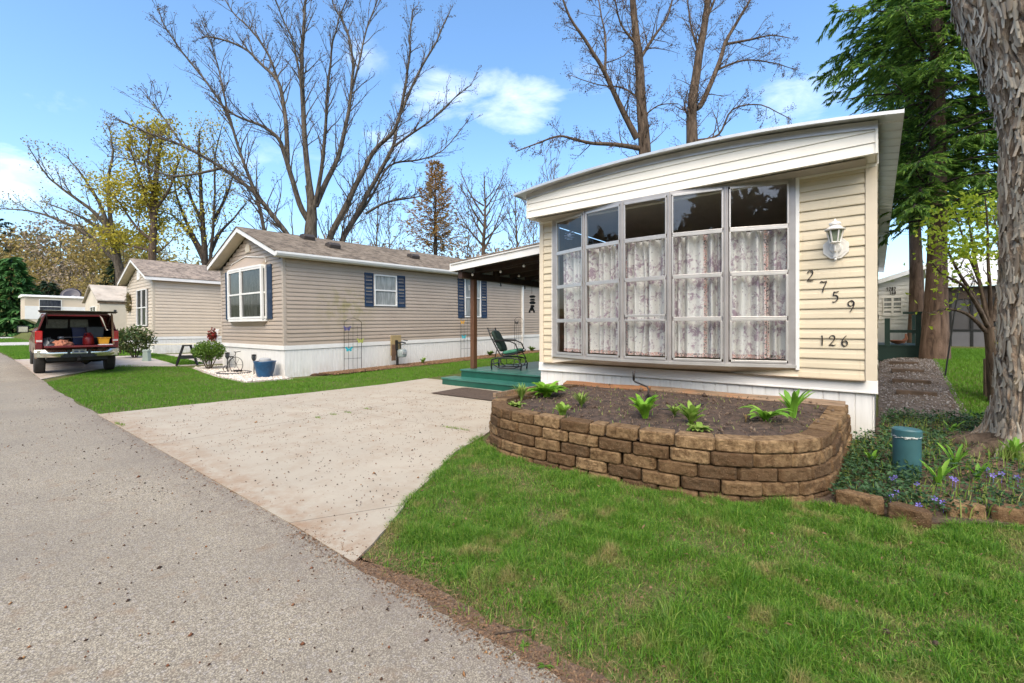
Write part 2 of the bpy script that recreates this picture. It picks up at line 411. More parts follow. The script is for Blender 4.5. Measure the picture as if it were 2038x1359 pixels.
def debrismat():
    t = NT('dry_seed_litter')
    g = t.a('ShaderNodeNewGeometry').outputs['Random Per Island']
    t.color(t.ramp(g, (0, (0.030,0.018,0.011)), (0.5, (0.075,0.036,0.019)), (0.8, (0.19,0.070,0.030)), (1, (0.34,0.19,0.08)))); t.set(rough=0.9); return t.m
M['litter'] = debrismat()
def barkmat(name, a, b, scale=9, bstr=0.8, moss=None):
    t = NT(name)
    n = t.noise(scale, 7, 0.68, stretch=(1,1,0.22), dist=0.6)
    col = t.ramp(n, (0.32, tuple(k*0.35 for k in a)), (0.48, a), (0.68, b))
    if moss: col = t.mix(t.ramp(t.noise(3.0, 5, 0.7), (0.56, 0.0), (0.72, 0.7)), col, moss)
    t.color(col); t.set(rough=0.92, spec=0.15); t.bump(n, bstr, 0.03); return t.m
M['bark'] = barkmat('grey_bark', (0.075,0.062,0.048), (0.15,0.126,0.10))
M['barkbrown'] = barkmat('brown_bark', (0.078,0.056,0.040), (0.16,0.118,0.085))
M['barkdark'] = barkmat('dark_bark', (0.040,0.032,0.026), (0.085,0.066,0.05))
M['barkhem'] = barkmat('hemlock_bark', (0.10,0.066,0.048), (0.17,0.115,0.085))
def bigbark():
    t = NT('furrowed_maple_bark')
    u = t.noise(10.5, 8, 0.62, stretch=(1,1,0.26), dist=1.4)
    v = t.noise(26, 5, 0.7, stretch=(1,1,0.35))
    w = t.noise(1.6, 4)
    col = t.ramp(u, (0.34, (0.060,0.040,0.027)), (0.43, (0.23,0.165,0.115)), (0.56, (0.36,0.28,0.205)), (0.74, (0.52,0.44,0.34)))
    col = t.mix(t.ramp(v, (0.52, 0.0), (0.7, 0.55)), col, (0.11,0.080,0.060))
    col = t.mix(t.ramp(w, (0.56, 0.0), (0.68, 0.3)), col, (0.20,0.21,0.13))
    t.color(col); t.set(rough=0.95, spec=0.1); t.bump(u, 1.0, 0.06); t.bump(v, 0.6, 0.015); return t.m
M['bigbark'] = bigbark()
M['plates'] = leafmat('bark_plate', [(0.22,0.17,0.125), (0.38,0.31,0.23), (0.52,0.45,0.35), (0.32,0.26,0.195), (0.44,0.40,0.315)], rough=0.95, trans=0.0)
M['bud'] = leafmat('dark_bud', [(0.045,0.026,0.018), (0.085,0.045,0.028), (0.13,0.075,0.03)], trans=0.15)
M['yellowleaf'] = leafmat('yellow_green_leaf', [(0.33,0.27,0.025), (0.50,0.42,0.045), (0.24,0.22,0.03), (0.58,0.50,0.08)], trans=0.45)
M['ochreleaf'] = leafmat('ochre_bud_leaf', [(0.27,0.20,0.06), (0.38,0.28,0.085), (0.21,0.165,0.06)], trans=0.3)
M['olivebud'] = leafmat('olive_bud_leaf', [(0.25,0.21,0.05), (0.33,0.26,0.06), (0.17,0.13,0.05)], trans=0.3)
M['greybrown'] = leafmat('grey_brown_twig', [(0.22,0.165,0.115), (0.29,0.225,0.155), (0.16,0.125,0.09)], trans=0.1)
M['larch'] = leafmat('brown_larch_needle', [(0.40,0.23,0.085), (0.50,0.31,0.12), (0.32,0.19,0.075), (0.30,0.25,0.08)], trans=0.45)
M['hemleaf'] = leafmat('hemlock_needle', [(0.032,0.085,0.020), (0.095,0.205,0.034), (0.21,0.34,0.05), (0.060,0.145,0.030)], trans=0.45)
M['pineleaf'] = leafmat('pine_needle', [(0.030,0.085,0.025), (0.075,0.19,0.045), (0.048,0.125,0.034)], trans=0.2)
M['darkpine'] = leafmat('dark_pine_needle', [(0.012,0.028,0.013), (0.025,0.050,0.018), (0.018,0.038,0.016)], trans=0.2)
M['lightleaf'] = leafmat('fresh_yellow_green_leaf', [(0.30,0.40,0.025), (0.44,0.52,0.04), (0.22,0.34,0.025), (0.56,0.60,0.08)], trans=0.45)
M['hosta2'] = leafmat('pale_hosta_leaf', [(0.22,0.38,0.05), (0.30,0.44,0.08), (0.17,0.33,0.04)], trans=0.4)
M['shrubleaf'] = leafmat('shrub_leaf', [(0.08,0.16,0.02), (0.14,0.24,0.03), (0.055,0.11,0.02)], trans=0.35)
M['rhodoleaf'] = leafmat('rhododendron_leaf', [(0.028,0.060,0.018), (0.060,0.105,0.026), (0.095,0.13,0.03), (0.15,0.14,0.06)], trans=0.2)
M['hosta'] = leafmat('hosta_leaf', [(0.16,0.36,0.025), (0.24,0.46,0.04), (0.11,0.28,0.025)], trans=0.4)
M['weed'] = leafmat('weed_blade', [(0.14,0.26,0.04), (0.20,0.31,0.05), (0.30,0.32,0.10)], trans=0.3)
M['vinca'] = leafmat('vinca_leaf', [(0.018,0.050,0.022), (0.035,0.085,0.030), (0.060,0.125,0.040), (0.024,0.062,0.030)], trans=0.2)
M['lily'] = leafmat('lily_shoot', [(0.12,0.28,0.03), (0.19,0.40,0.04), (0.26,0.44,0.06)], trans=0.35)
M['petal'] = leafmat('violet_petal', [(0.17,0.13,0.50), (0.26,0.21,0.62)], trans=0.3)
M['deadleaf'] = leafmat('dead_leaf', [(0.16,0.085,0.045), (0.25,0.15,0.08), (0.10,0.055,0.03)], trans=0.1)
M['grass'] = leafmat('lawn_grass', [(0.040,0.120,0.012), (0.090,0.230,0.020), (0.170,0.330,0.030), (0.065,0.170,0.016), (0.32,0.41,0.085)], rough=0.5, trans=0.35,
    patch=((0.36,0.30,0.12), 3.2, 0.545, 0.12))
M['grassfar'] = leafmat('bright_lawn_grass', [(0.085,0.205,0.016), (0.145,0.300,0.028), (0.110,0.245,0.020)], rough=0.5, trans=0.35,
    patch=((0.20,0.24,0.05), 1.1, 0.55, 0.2))
M['grassdead'] = leafmat('dry_thatch', [(0.26,0.17,0.085), (0.36,0.26,0.13), (0.17,0.10,0.05), (0.20,0.19,0.06)], trans=0.2)
# ------------------------------------------------------------------ camera, sky, sun
cam = bpy.data.cameras.new('camera'); co = bpy.data.objects.new('camera', cam); COL.objects.link(co)
co.location = (0, 0, EYE); co.rotation_euler = (math.pi/2, 0, TH)
cam.sensor_width = 36; cam.lens = 36*FPX/2038; cam.shift_y = -(679.5-CY)/2038
cam.clip_start = 0.05; cam.clip_end = 2000
SC.camera = co
W = bpy.data.worlds.new('World'); SC.world = W; W.use_nodes = True
wt = W.node_tree; wn = wt.nodes; bg = wn['Background']
SUN_EL, SUN_AZ = 50, 150        # direction the light comes from: azimuth measured from +y towards +x
sky = wn.new('ShaderNodeTexSky'); sky.sky_type = 'NISHITA'; sky.sun_disc = False
sky.sun_elevation = R(SUN_EL); sky.sun_rotation = R(SUN_AZ)
sky.air_density = 1.0; sky.dust_density = 2.2; sky.ozone_density = 2.4
tc = wn.new('ShaderNodeTexCoord')
def wl(a, b): wt.links.new(a, b)
def wm(op, a, b=0.0, clamp=False):
    x = wn.new('ShaderNodeMath'); x.operation = op; x.use_clamp = clamp
    for i, v in enumerate((a, b)):
        if hasattr(v, 'links'): wl(v, x.inputs[i])
        else: x.inputs[i].default_value = v
    return x.outputs[0]
sep = wn.new('ShaderNodeSeparateXYZ'); wl(tc.outputs['Generated'], sep.inputs[0])
mp = wn.new('ShaderNodeMapping'); mp.inputs['Scale'].default_value = (1, 1, 2.6); wl(tc.outputs['Generated'], mp.inputs[0])
nz = wn.new('ShaderNodeTexNoise'); nz.inputs['Scale'].default_value = 6.0; nz.inputs['Detail'].default_value = 10; nz.inputs['Roughness'].default_value = 0.62; nz.inputs['Distortion'].default_value = 0.4
wl(mp.outputs[0], nz.inputs['Vector'])
mask = None
for px, py, rad, amt in ((1020,205,0.125,0.90), (890,200,0.11,0.62), (715,110,0.07,0.30), (15,340,0.11,0.72), (95,195,0.05,0.22), (1610,200,0.15,0.40),
                         (780,270,0.09,0.4), (1360,330,0.2,0.25), (560,330,0.2,0.2), (1180,160,0.1,0.25)):
    d = ray(px, py).normalized()
    vm = wn.new('ShaderNodeVectorMath'); vm.operation = 'SUBTRACT'; wl(tc.outputs['Generated'], vm.inputs[0]); vm.inputs[1].default_value = d
    v2 = wn.new('ShaderNodeVectorMath'); v2.operation = 'MULTIPLY'; wl(vm.outputs[0], v2.inputs[0]); v2.inputs[1].default_value = (1, 1, 1.9)
    ln = wn.new('ShaderNodeVectorMath'); ln.operation = 'LENGTH'; wl(v2.outputs[0], ln.inputs[0])
    k = wm('DIVIDE', ln.outputs['Value'], rad); k = wm('SUBTRACT', 1.0, wm('MULTIPLY', k, k), True)
    k = wm('MULTIPLY', k, amt)
    mask = k if mask is None else wm('MAXIMUM', mask, k)
nf = wm('MULTIPLY', wm('SUBTRACT', nz.outputs['Fac'], 0.5), 3.2)
cl = wm('ADD', wm('MULTIPLY', mask, 1.5), nf)
cl = wm('MULTIPLY', wm('SUBTRACT', cl, 0.42), 0.42, True)
cl = wm('MULTIPLY', cl, wm('MULTIPLY', mask, 3.0, True))
cl = wm('MULTIPLY', cl, 0.8)
hs = wn.new('ShaderNodeHueSaturation'); hs.inputs['Saturation'].default_value = 1.15; hs.inputs['Hue'].default_value = 0.497; wl(sky.outputs[0], hs.inputs['Color'])
mxw = wn.new('ShaderNodeMix'); mxw.data_type = 'RGBA'; wl(cl, mxw.inputs[0]); wl(hs.outputs[0], mxw.inputs[6])
mxw.inputs[7].default_value = (7.2, 7.3, 7.5, 1)
wl(mxw.outputs[2], bg.inputs['Color']); bg.inputs['Strength'].default_value = 0.142
sd = bpy.data.lights.new('sun', 'SUN'); so = bpy.data.objects.new('sun', sd); COL.objects.link(so)
sd.energy = 1.65; sd.angle = R(55); sd.color = (1.0, 0.885, 0.66)
sdir = Vector((math.sin(R(SUN_AZ))*math.cos(R(SUN_EL)), math.cos(R(SUN_AZ))*math.cos(R(SUN_EL)), math.sin(R(SUN_EL))))
so.rotation_euler = sdir.to_track_quat('Z', 'Y').to_euler(); so.location = (5, -10, 20)
vs = SC.view_settings; vs.view_transform = 'Standard'; vs.look = 'None'; vs.gamma = 1; vs.exposure = 1.33
SC.cycles.max_bounces = 8; SC.cycles.transparent_max_bounces = 12
SC.cycles.use_denoising = True
# ------------------------------------------------------------------ ground
def gmat():
    t = NT('lawn_ground')
    n = t.noise(0.5, 5, 0.6); n2 = t.noise(14, 5, 0.7)
    n3 = t.noise(60, 4, 0.7); col = t.ramp(n3, (0.35, (0.050,0.070,0.018)), (0.5, (0.09,0.115,0.032)), (0.66, (0.19,0.165,0.07)))
    col = t.mix(t.ramp(n2, (0.45, 0.0), (0.7, 0.7)), col, (0.085,0.060,0.034))
    t.color(col); t.set(rough=0.95, spec=0.1); t.bump(n2, 0.8, 0.02); return t.m
M['ground'] = gmat()
xs = sorted(set([-600,-400,-250,-160,-110,-85] + [-70+2*i for i in range(25)] + [-20+0.5*i for i in range(52)] + [6,8,10,14,20,30,50,90,160,300,600]))
ys = sorted(set([-600,-300,-150,-80,-40,-20,-10,-5] + [-3+0.5*i for i in range(54)] + [25,28,32,38,46,56,70,90,130,200,350,600]))
mb = MB(); nx, ny = len(xs), len(ys)
def hill(x, y):
    # wooded slope beyond the far street
    d = max(0.0, -x-95)+max(0.0, y-60)*0.6
    return 0.10*min(d, 90)
mb.v = [(x, y, hgt(x, y)-0.012+hill(x, y)) for y in ys for x in xs]
mb.f = [(j*nx+i, j*nx+i+1, (j+1)*nx+i+1, (j+1)*nx+i) for j in range(ny-1) for i in range(nx-1)]; mb.m = [0]*len(mb.f)
tag(mb.build('ground', M['ground'], smooth=True), kind='structure')
def sheet(name, A, B, mat, off=0.012, nu=40, nv=12, jit=0.0, skirt=0.05, kind='structure', bulge=None):
    """ruled sheet between two polylines A and B (plan x,y), draped on the terrain"""
    def samp(P, u):
        L = [0]
        for i in range(len(P)-1): L.append(L[-1]+math.hypot(P[i+1][0]-P[i][0], P[i+1][1]-P[i][1]))
        s = u*L[-1]
        for i in range(len(P)-1):
            if s <= L[i+1]+1e-9:
                k = (s-L[i])/max(1e-9, L[i+1]-L[i]); return (P[i][0]+(P[i+1][0]-P[i][0])*k, P[i][1]+(P[i+1][1]-P[i][1])*k)
        return P[-1]
    def fn(u, v):
        a, b = samp(A, u), samp(B, u)
        x, y = a[0]+(b[0]-a[0])*v, a[1]+(b[1]-a[1])*v
        if jit and (v in (0.0, 1.0)):
            q = mnoise.noise(Vector((x*2.1, y*2.1, 3)))*jit+mnoise.noise(Vector((x*7, y*7, 9)))*jit*0.5
            x += q*0.5; y += q
        z = hgt(x, y)+off+(bulge(x, y) if bulge else 0)
        return (x, y, z)
    mb = MB().grid(fn, nu, nv)
    n = nu+1; base = mb.v[:]
    rim = [j for j in range(n)]+[k*n+nu for k in range(1, nv+1)]+[nv*n+j for j in range(nu-1, -1, -1)]+[k*n for k in range(nv-1, 0, -1)]
    low = [(base[i][0], base[i][1], base[i][2]-skirt) for i in rim]; q = len(mb.v); mb.v += low; m = len(rim)
    for i in range(m): mb.f.append((rim[i], q+i, q+(i+1) % m, rim[(i+1) % m])); mb.m.append(0)
    return tag(mb.build(name, mat), kind=kind)
def asphalt():
    t = NT('worn_asphalt')
    vo = t.a('ShaderNodeTexVoronoi'); vo.inputs['Scale'].default_value = 165; t.l(t.obj(), vo.inputs['Vector'])
    vo2 = t.a('ShaderNodeTexVoronoi'); vo2.inputs['Scale'].default_value = 85; t.l(t.obj(), vo2.inputs['Vector'])
    sp = t.a('ShaderNodeSeparateColor'); t.l(vo.outputs['Color'], sp.inputs[0])
    sp2 = t.a('ShaderNodeSeparateColor'); t.l(vo2.outputs['Color'], sp2.inputs[0])
    col = t.ramp(sp.outputs[0], (0.0, (0.20,0.168,0.120)), (0.35, (0.325,0.278,0.202)), (0.75, (0.425,0.368,0.27)), (1.0, (0.55,0.487,0.37)))
    big = t.ramp(sp2.outputs[1], (0.83, 0.0), (0.9, 0.5))
    col = t.mix(big, col, (0.50,0.46,0.42))
    gap = t.ramp(vo.outputs['Distance'], (0.35, 0.0), (0.75, 0.75))
    col = t.mix(gap, col, (0.10,0.084,0.072))
    st = t.noise(0.55, 5, 0.65); col = t.mix(t.ramp(st, (0.4, 0.0), (0.68, 0.5)), col, (0.18,0.157,0.13))
    st2 = t.noise(5.5, 5, 0.7); col = t.mix(t.ramp(st2, (0.56, 0.0), (0.70, 0.5)), col, (0.22,0.145,0.088))
    # worn brown edge by the lawn and driveway
    sx = t.a('ShaderNodeSeparateXYZ'); t.l(t.obj(), sx.inputs[0])
    e = t.math('SUBTRACT', sx.outputs[1], 1.12); e = t.math('MULTIPLY', e, 1.6, clamp=True)
    e = t.math('MULTIPLY', e, t.ramp(t.noise(7, 5, 0.7), (0.35, 0.1), (0.65, 0.85)))
    col = t.mix(e, col, (0.155,0.125,0.105))
    t.color(col); t.set(rough=0.9, spec=0.25)
    t.bump(vo.outputs['Distance'], -0.7, 0.006); t.bump(st2, 0.2, 0.01); return t.m
M['asphalt'] = asphalt()
def concrete(name, c, joints=()):
    t = NT(name)
    n = t.noise(1.1, 6, 0.65); n2 = t.noise(55, 4, 0.65)
    col = t.ramp(n, (0.3, tuple(k*0.86 for k in c)), (0.7, c))
    col = t.mix(t.ramp(t.noise(2.6, 6, 0.7), (0.48, 0.0), (0.70, 0.6)), col, (0.30,0.225,0.155))
    col = t.mix(t.ramp(n2, (0.56, 0.0), (0.68, 0.4)), col, tuple(k*0.7 for k in c))
    sx = t.a('ShaderNodeSeparateXYZ'); t.l(t.obj(), sx.inputs[0])
    for ax, p, slope, w in joints:
        q = sx.outputs[0 if ax == 'x' else 1]; o = sx.outputs[1 if ax == 'x' else 0]
        d = t.math('SUBTRACT', q, t.math('MULTIPLY_ADD', o, slope, p))
        d = t.math('ABSOLUTE', d); m = t.math('LESS_THAN', d, w)
        col = t.mix(t.math('MULTIPLY', m, 0.85), col, (0.09,0.07,0.05))
    e = t.math('SUBTRACT', 2.05, sx.outputs[1]); e = t.math('MULTIPLY', e, 2.4, clamp=True)
    e = t.math('MULTIPLY', e, t.ramp(t.noise(6, 6, 0.72), (0.38, 0.0), (0.68, 0.9)))
    col = t.mix(e, col, (0.27,0.165,0.095))
    t.color(col); t.set(rough=0.85, spec=0.25); t.bump(n2, 0.25, 0.004); return t.m
M['concrete'] = concrete('driveway_concrete', (0.415,0.362,0.283), (('x', -6.86, -0.057, 0.006), ('y', 5.0, 0.09, 0.004), ('y', 8.28, 1.97, 0.010)))
M['concrete2'] = concrete('pale_concrete', (0.50,0.45,0.395))
M['farpave'] = plain('far_pavement', (0.46,0.43,0.40), 0.9, 0.1, 1.2)
road = sheet('road', [(9, -4.2), (-30, -4.2), (-42, -4.2)], [(9, 1.62), (-30, 1.62), (-42, 1.62)], M['asphalt'], off=0.0, nu=240, nv=4, jit=0.05)
sheet('driveway', [(-10.15, 1.60), (-10.05, 3.1), (-9.86, 5.1), (-9.8, 8.4)], [(-2.5, 1.60), (-2.62, 1.80), (-3.02, 2.36), (-3.52, 3.23), (-3.85, 3.75), (-4.1, 4.5), (-4.55, 5.6), (-5.0, 7.3), (-5.2, 8.4)],
      M['concrete'], off=0.006, nu=60, nv=10, jit=0.03, skirt=0.03)
sheet('neighbour_driveway', [(-25.0, 1.62), (-25.0, 3.5), (-24.6, 5.0), (-24.6, 16)], [(-17.4, 1.62), (-19.9, 3.5), (-18.9, 4.95), (-18.6, 16)], M['concrete2'], off=0.012, nu=24, nv=8, jit=0.02)
sheet('cross_street', [(-42, -30), (-42, 4.4)], [(-50, -30), (-50, 4.4)], M['farpave'], off=0.01, nu=30, nv=4)
sheet('far_pavement', [(-66, -30), (-66, 4.4)], [(-72, -30), (-72, 4.4)], M['farpave'], off=0.01, nu=20, nv=3)
def pathmat():
    t = NT('dirt_and_gravel_path')
    n = t.noise(3, 6, 0.7); n2 = t.noise(60, 4, 0.7)
    col = t.ramp(n, (0.35, (0.060,0.040,0.028)), (0.65, (0.115,0.092,0.078)))
    col = t.mix(t.ramp(n2, (0.55, 0.0), (0.66, 0.5)), col, (0.26,0.24,0.22))
    t.color(col); t.set(rough=0.95); t.bump(n2, 0.8, 0.01); return t.m
M['path'] = pathmat()
sheet('path', [(0.02, 8.2), (0.02, 13.8)], [(0.98, 8.6), (1.0, 13.8)], M['path'], off=0.004, nu=18, nv=6, jit=0.05)
def bedmat():
    t = NT('garden_bed_soil')
    n2 = t.noise(26, 5, 0.7)
    t.color(t.ramp(n2, (0.35, (0.045,0.028,0.018)), (0.6, (0.11,0.07,0.045)), (0.75, (0.21,0.15,0.10)))); t.set(rough=0.95); t.bump(n2, 1.0, 0.02); return t.m
M['bed'] = bedmat()
sheet('garden_soil', [(-0.42, 4.5), (0.35, 4.58), (1.0, 5.1), (4.5, 5.3)], [(-0.26, 8.3), (0.6, 8.6), (1.3, 8.7), (4.5, 9.5)], M['bed'], off=0.0, nu=30, nv=20, jit=0.0, bulge=lambda x, y: 0.025*mnoise.noise(Vector((x*3, y*3, 0))))
sheet('mulch_bed', [(-13.5, 6.9), (-13.5, 12), (-13.5, 19)], [(-12.75, 7.3), (-12.55, 12), (-12.55, 19)], M['mulch'], off=-0.004, nu=80, nv=10, jit=0.30,
      bulge=lambda x, y: 0.07*max(0, math.sin((x+13.5)/0.95*math.pi))+0.03*mnoise.noise(Vector((x*5, y*5, 2))))
sheet('pebble_bed', [(-18.1, 5.25), (-16.2, 5.1), (-14.9, 5.0), (-13.0, 4.95)], [(-18.1, 6.2), (-16.2, 6.2), (-14.9, 6.2), (-12.9, 6.2)], M['concrete2'], off=0.0, nu=20, nv=6)
# ------------------------------------------------------------------ grass, litter, pebbles
def inpoly(x, y, P):
    r = np.zeros(len(x), bool); n = len(P)
    for i in range(n):
        x1, y1 = P[i]; x2, y2 = P[(i+1) % n]
        c = ((y1 > y) != (y2 > y)) & (x < (x2-x1)*(y-y1)/((y2-y1) if y2 != y1 else 1e-9)+x1); r ^= c
    return r
def scatter(P, n):
    a = np.array(P); lo, hi = a.min(0), a.max(0)
    x = RNG.uniform(lo[0], hi[0], n); y = RNG.uniform(lo[1], hi[1], n); k = inpoly(x, y, P)
    return x[k], y[k]
def nz2(x, y, s, o=0.0):
    return np.array([mnoise.noise(Vector((a*s, b*s, o))) for a, b in zip(x, y)])
def fbm(x, y, s, o=0.0): return nz2(x, y, s, o)+0.5*nz2(x, y, s*2.3, o+5)
FRONT = [(-2.48, 1.60), (-2.65, 1.84), (-3.05, 2.36), (-3.55, 3.23), (-3.88, 3.75), (-4.2, 4.6), (-3.85, 4.22), (-3.45, 4.02), (-3.1, 3.96), (-2.3, 3.94), (-1.15, 4.02), (-0.66, 4.28), (-0.25, 4.62), (0.3, 4.44), (0.5, 4.75), (1.0, 4.9), (2.4, 5.1), (2.4, 1.62)]
x, y = scatter(FRONT, 640000)
dist = np.hypot(x, y)
pn = fbm(x, y, 1.6, 2.0); edge = np.clip((y-1.62)/0.55, 0, 1)
pe = fbm(x, y, 3.5, 8.0)
dens = np.clip(0.62+0.85*pn, 0.18, 1)*np.clip(edge*1.4+0.55*pe-0.15, 0.0, 1)
dens *= np.clip(3.0/np.maximum(dist, 1.2), 0.45, 1)
k = RNG.uniform(0, 1, len(x)) < dens
x, y, pn = x[k], y[k], pn[k]
clump = np.clip(nz2(x, y, 5.5, 4)+0.5, 0, 1)
hgts = (0.016+0.056*clump**1.5+0.020*np.clip(pn, -0.5, 1))*RNG.uniform(0.55, 1.45, len(x))
P = np.stack([x, y, hnp(x, y)-0.014], 1)
tag(blade_mesh('front_lawn_grass', P, np.maximum(hgts, 0.012)+0.01, RNG.uniform(0.0026, 0.0056, len(x)), M['grass'], lean=0.95), 'uneven green grass of the front lawn between road and planter', 'grass', kind='stuff')
x, y = scatter(FRONT, 110000)
ed = 1-np.clip((y-1.6)/0.6, 0, 1); pd = np.clip(fbm(x, y, 2.2, 31.0)*1.3, 0, 1)
k = RNG.uniform(0, 1, len(x)) < np.clip(0.20+0.7*pd+0.75*ed, 0, 1); x, y = x[k], y[k]
P = np.stack([x, y, hnp(x, y)-0.012], 1)
tag(blade_mesh('dry_thatch', P, RNG.uniform(0.012, 0.035, len(x)), RNG.uniform(0.002, 0.0045, len(x)), M['grassdead'], lean=1.5), 'dry brown thatch lying through the front lawn and along the road edge', 'grass', kind='stuff')
SIDE = [(-16.6, 1.64), (-10.2, 1.64), (-10.1, 3.1), (-9.9, 5.1), (-9.85, 8.5), (-9.9, 20), (-12.5, 20), (-12.55, 12), (-12.8, 7.2), (-12.9, 5.0), (-14.9, 4.95), (-18.4, 5.2), (-20.2, 3.7)]
x, y = scatter(SIDE, 330000)
k = RNG.uniform(0, 1, len(x)) < np.clip(0.8+0.5*fbm(x, y, 1.0, 3), 0.3, 1)*np.clip(16/np.hypot(x, y), 0.2, 1); x, y = x[k], y[k]
P = np.stack([x, y, hnp(x, y)-0.014], 1)
tag(blade_mesh('side_lawn_grass', P, RNG.uniform(0.03, 0.075, len(x))*(0.8+0.5*np.clip(nz2(x, y, 1.5), -.5, .5)), RNG.uniform(0.006, 0.012, len(x)), M['grassfar'], lean=0.4), 'bright green grass strip between the driveway and the taupe home', 'grass', kind='stuff')
NB = [(-25.4, 5.2), (-19.1, 5.1), (-19.0, 5.9), (-25.4, 5.9)]
BK = [(0.92, 8.7), (4.5, 8.9), (6, 14.5), (6, 19), (1.6, 19), (0.95, 13.8)]
x, y = scatter(BK, 120000); P = np.stack([x, y, hnp(x, y)-0.014], 1)
tag(blade_mesh('back_lawn_grass', P, RNG.uniform(0.03, 0.07, len(x)), RNG.uniform(0.006, 0.011, len(x)), M['grassfar'], lean=0.4), 'shaded green grass beyond the path behind the big tree', 'grass', kind='stuff')
x, y = scatter([(-60, 5), (-42, 5), (-42, 30), (-60, 30)], 9000); x2, y2 = scatter(NB, 9000); x3, y3 = scatter([(-65.8, -20), (-50.2, -20), (-50.2, 4.4), (-65.8, 4.4)], 26000)
x4, y4 = scatter([(-28.5, 1.7), (-25.2, 1.7), (-25.2, 5.9), (-34, 5.9), (-41.9, 4), (-41.9, 1.7)], 26000)
x = np.concatenate([x, x2, x3, x4]); y = np.concatenate([y, y2, y3, y4]); P = np.stack([x, y, hnp(x, y)-0.014], 1)
tag(blade_mesh('distant_lawn_grass', P, RNG.uniform(0.05, 0.10, len(x)), RNG.uniform(0.015, 0.03, len(x)), M['grassfar'], lean=0.4), 'bright grass beyond the pickup truck and around the far homes', 'grass', kind='stuff')
def crumbs(name, P, S, mat, flat=0.45):
    n = len(P); d1 = rand_dirs(n); d1[:, 2] *= 0.15; d1 /= np.linalg.norm(d1, axis=1, keepdims=True)
    d2 = np.cross(d1, np.array([0, 0, 1.0])); d2 /= np.linalg.norm(d2, axis=1, keepdims=True)
    z = np.array([0, 0, 1.0]); s = S[:, None]; a = RNG.uniform(0.35, 0.8, (n, 1))
    V = np.empty((n, 6, 3))
    V[:, 0] = P+d1*s*0.5; V[:, 1] = P+d2*s*0.5*a; V[:, 2] = P-d1*s*0.5; V[:, 3] = P-d2*s*0.5*a
    V[:, 4] = P+z*s*flat+d1*s*0.1; V[:, 5] = P-z*s*0.1
    i = np.arange(n)[:, None]*6
    F = np.concatenate([i+np.array(q) for q in ((0,1,4),(1,2,4),(2,3,4),(3,0,4),(1,0,5),(2,1,5),(3,2,5),(0,3,5))])
    return np_obj(name, V.reshape(-1, 3), [F], mat)
DRV = [(-10, 1.7), (-2.7, 1.75), (-3.5, 3.2), (-4.1, 4.4), (-4.9, 7), (-5.4, 7.8), (-9.7, 8.3)]
x, y = scatter(DRV, 10500); c = np.array([-4.6, 3.6]); dd = np.hypot((x-c[0])*0.8, y-c[1])
k = RNG.uniform(0, 1, len(x)) < np.clip(1.05-dd/5.6, 0.05, 0.75)*np.clip(0.75+0.9*fbm(x, y, 2.0, 17), 0.1, 1); x, y = x[k], y[k]
S = RNG.lognormal(-4.45, 0.35, len(x)); x1, y1, S1 = x, y, S
x, y = scatter([(-14, -3), (1, -3), (1, 1.6), (-14, 1.6)], 12000)
k = RNG.uniform(0, 1, len(x)) < np.clip(0.25+1.1*fbm(x, y, 1.2, 40), 0.05, 0.8)*np.where(np.hypot(x, y) < 6, 1, .6); x, y = x[k], y[k]
S2 = RNG.lognormal(-4.4, 0.38, len(x)); x = np.concatenate([x1, x]); y = np.concatenate([y1, y]); S = np.concatenate([S1, S2])
P = np.stack([x, y, hnp(x, y)+np.where(y > 1.63, 0.014, 0.003)], 1)
tag(crumbs('seed_litter', P, S, M['litter']), 'dark maple seeds and bud litter scattered over the driveway and road', 'litter', kind='stuff')
def dirtmat():
    t = NT('brown_edge_dirt'); n2 = t.noise(40, 5, 0.7); t.color(t.ramp(n2, (0.35, (0.085,0.050,0.030)), (0.55, (0.17,0.105,0.062)), (0.7, (0.30,0.21,0.13)))); t.set(rough=0.95); t.bump(n2, 1.0, 0.02); return t.m
sheet('dirt_strip', [(-2.62, 1.61), (-2.3, 1.585), (0.7, 1.575)], [(-2.62, 1.65), (-2.3, 1.69), (0.7, 1.70)], dirtmat(), off=0.003, nu=200, nv=3, jit=0.055, skirt=0.006)
# brown leaf crumbs along the road edge and in the grass
x = np.concatenate([RNG.uniform(-10.2, 0.6, 2600), RNG.uniform(-3.2, 0.6, 4200)]); y = 1.60+np.abs(RNG.normal(0, 0.06, len(x)))*RNG.choice([-1, 1, 1.6], len(x))
P = np.stack([x, y, hnp(x, y)+0.004], 1)
tag(leaf_mesh('leaf_litter', P, RNG.uniform(0.007, 0.024, len(x)), RNG.uniform(0.004, 0.012, len(x)), M['deadleaf'], D=rand_dirs(len(x))*np.array([1,1,.2]), up=2.0), 'brown leaf crumbs gathered along the edge of the road', 'litter', kind='stuff')
x, y = scatter([(-18.0, 5.3), (-16.2, 5.15), (-14.9, 5.05), (-13.0, 5.0), (-12.95, 6.15), (-18.0, 6.15)], 4200)
P = np.stack([x, y, hnp(x, y)+0.012], 1)
tag(crumbs('pebbles', P, RNG.uniform(0.05, 0.11, len(x)), M['stone'], 0.5), 'white and buff pebbles in the bed at the taupe home corner', 'pebbles', kind='stuff')
x, y = scatter([(-13.4, 6.95), (-12.7, 7.3), (-12.6, 12), (-12.6, 18), (-13.4, 18)], 9000)
P = np.stack([x, y, hnp(x, y)-0.002+0.07*np.sin(np.clip((x+13.5)/0.95, 0, 1)*np.pi)], 1)
tag(crumbs('mulch_chips', P, RNG.uniform(0.04, 0.09, len(x)), M['deadleaf'], 0.4), 'brown bark chips heaped along the taupe home skirting', 'mulch', kind='stuff')
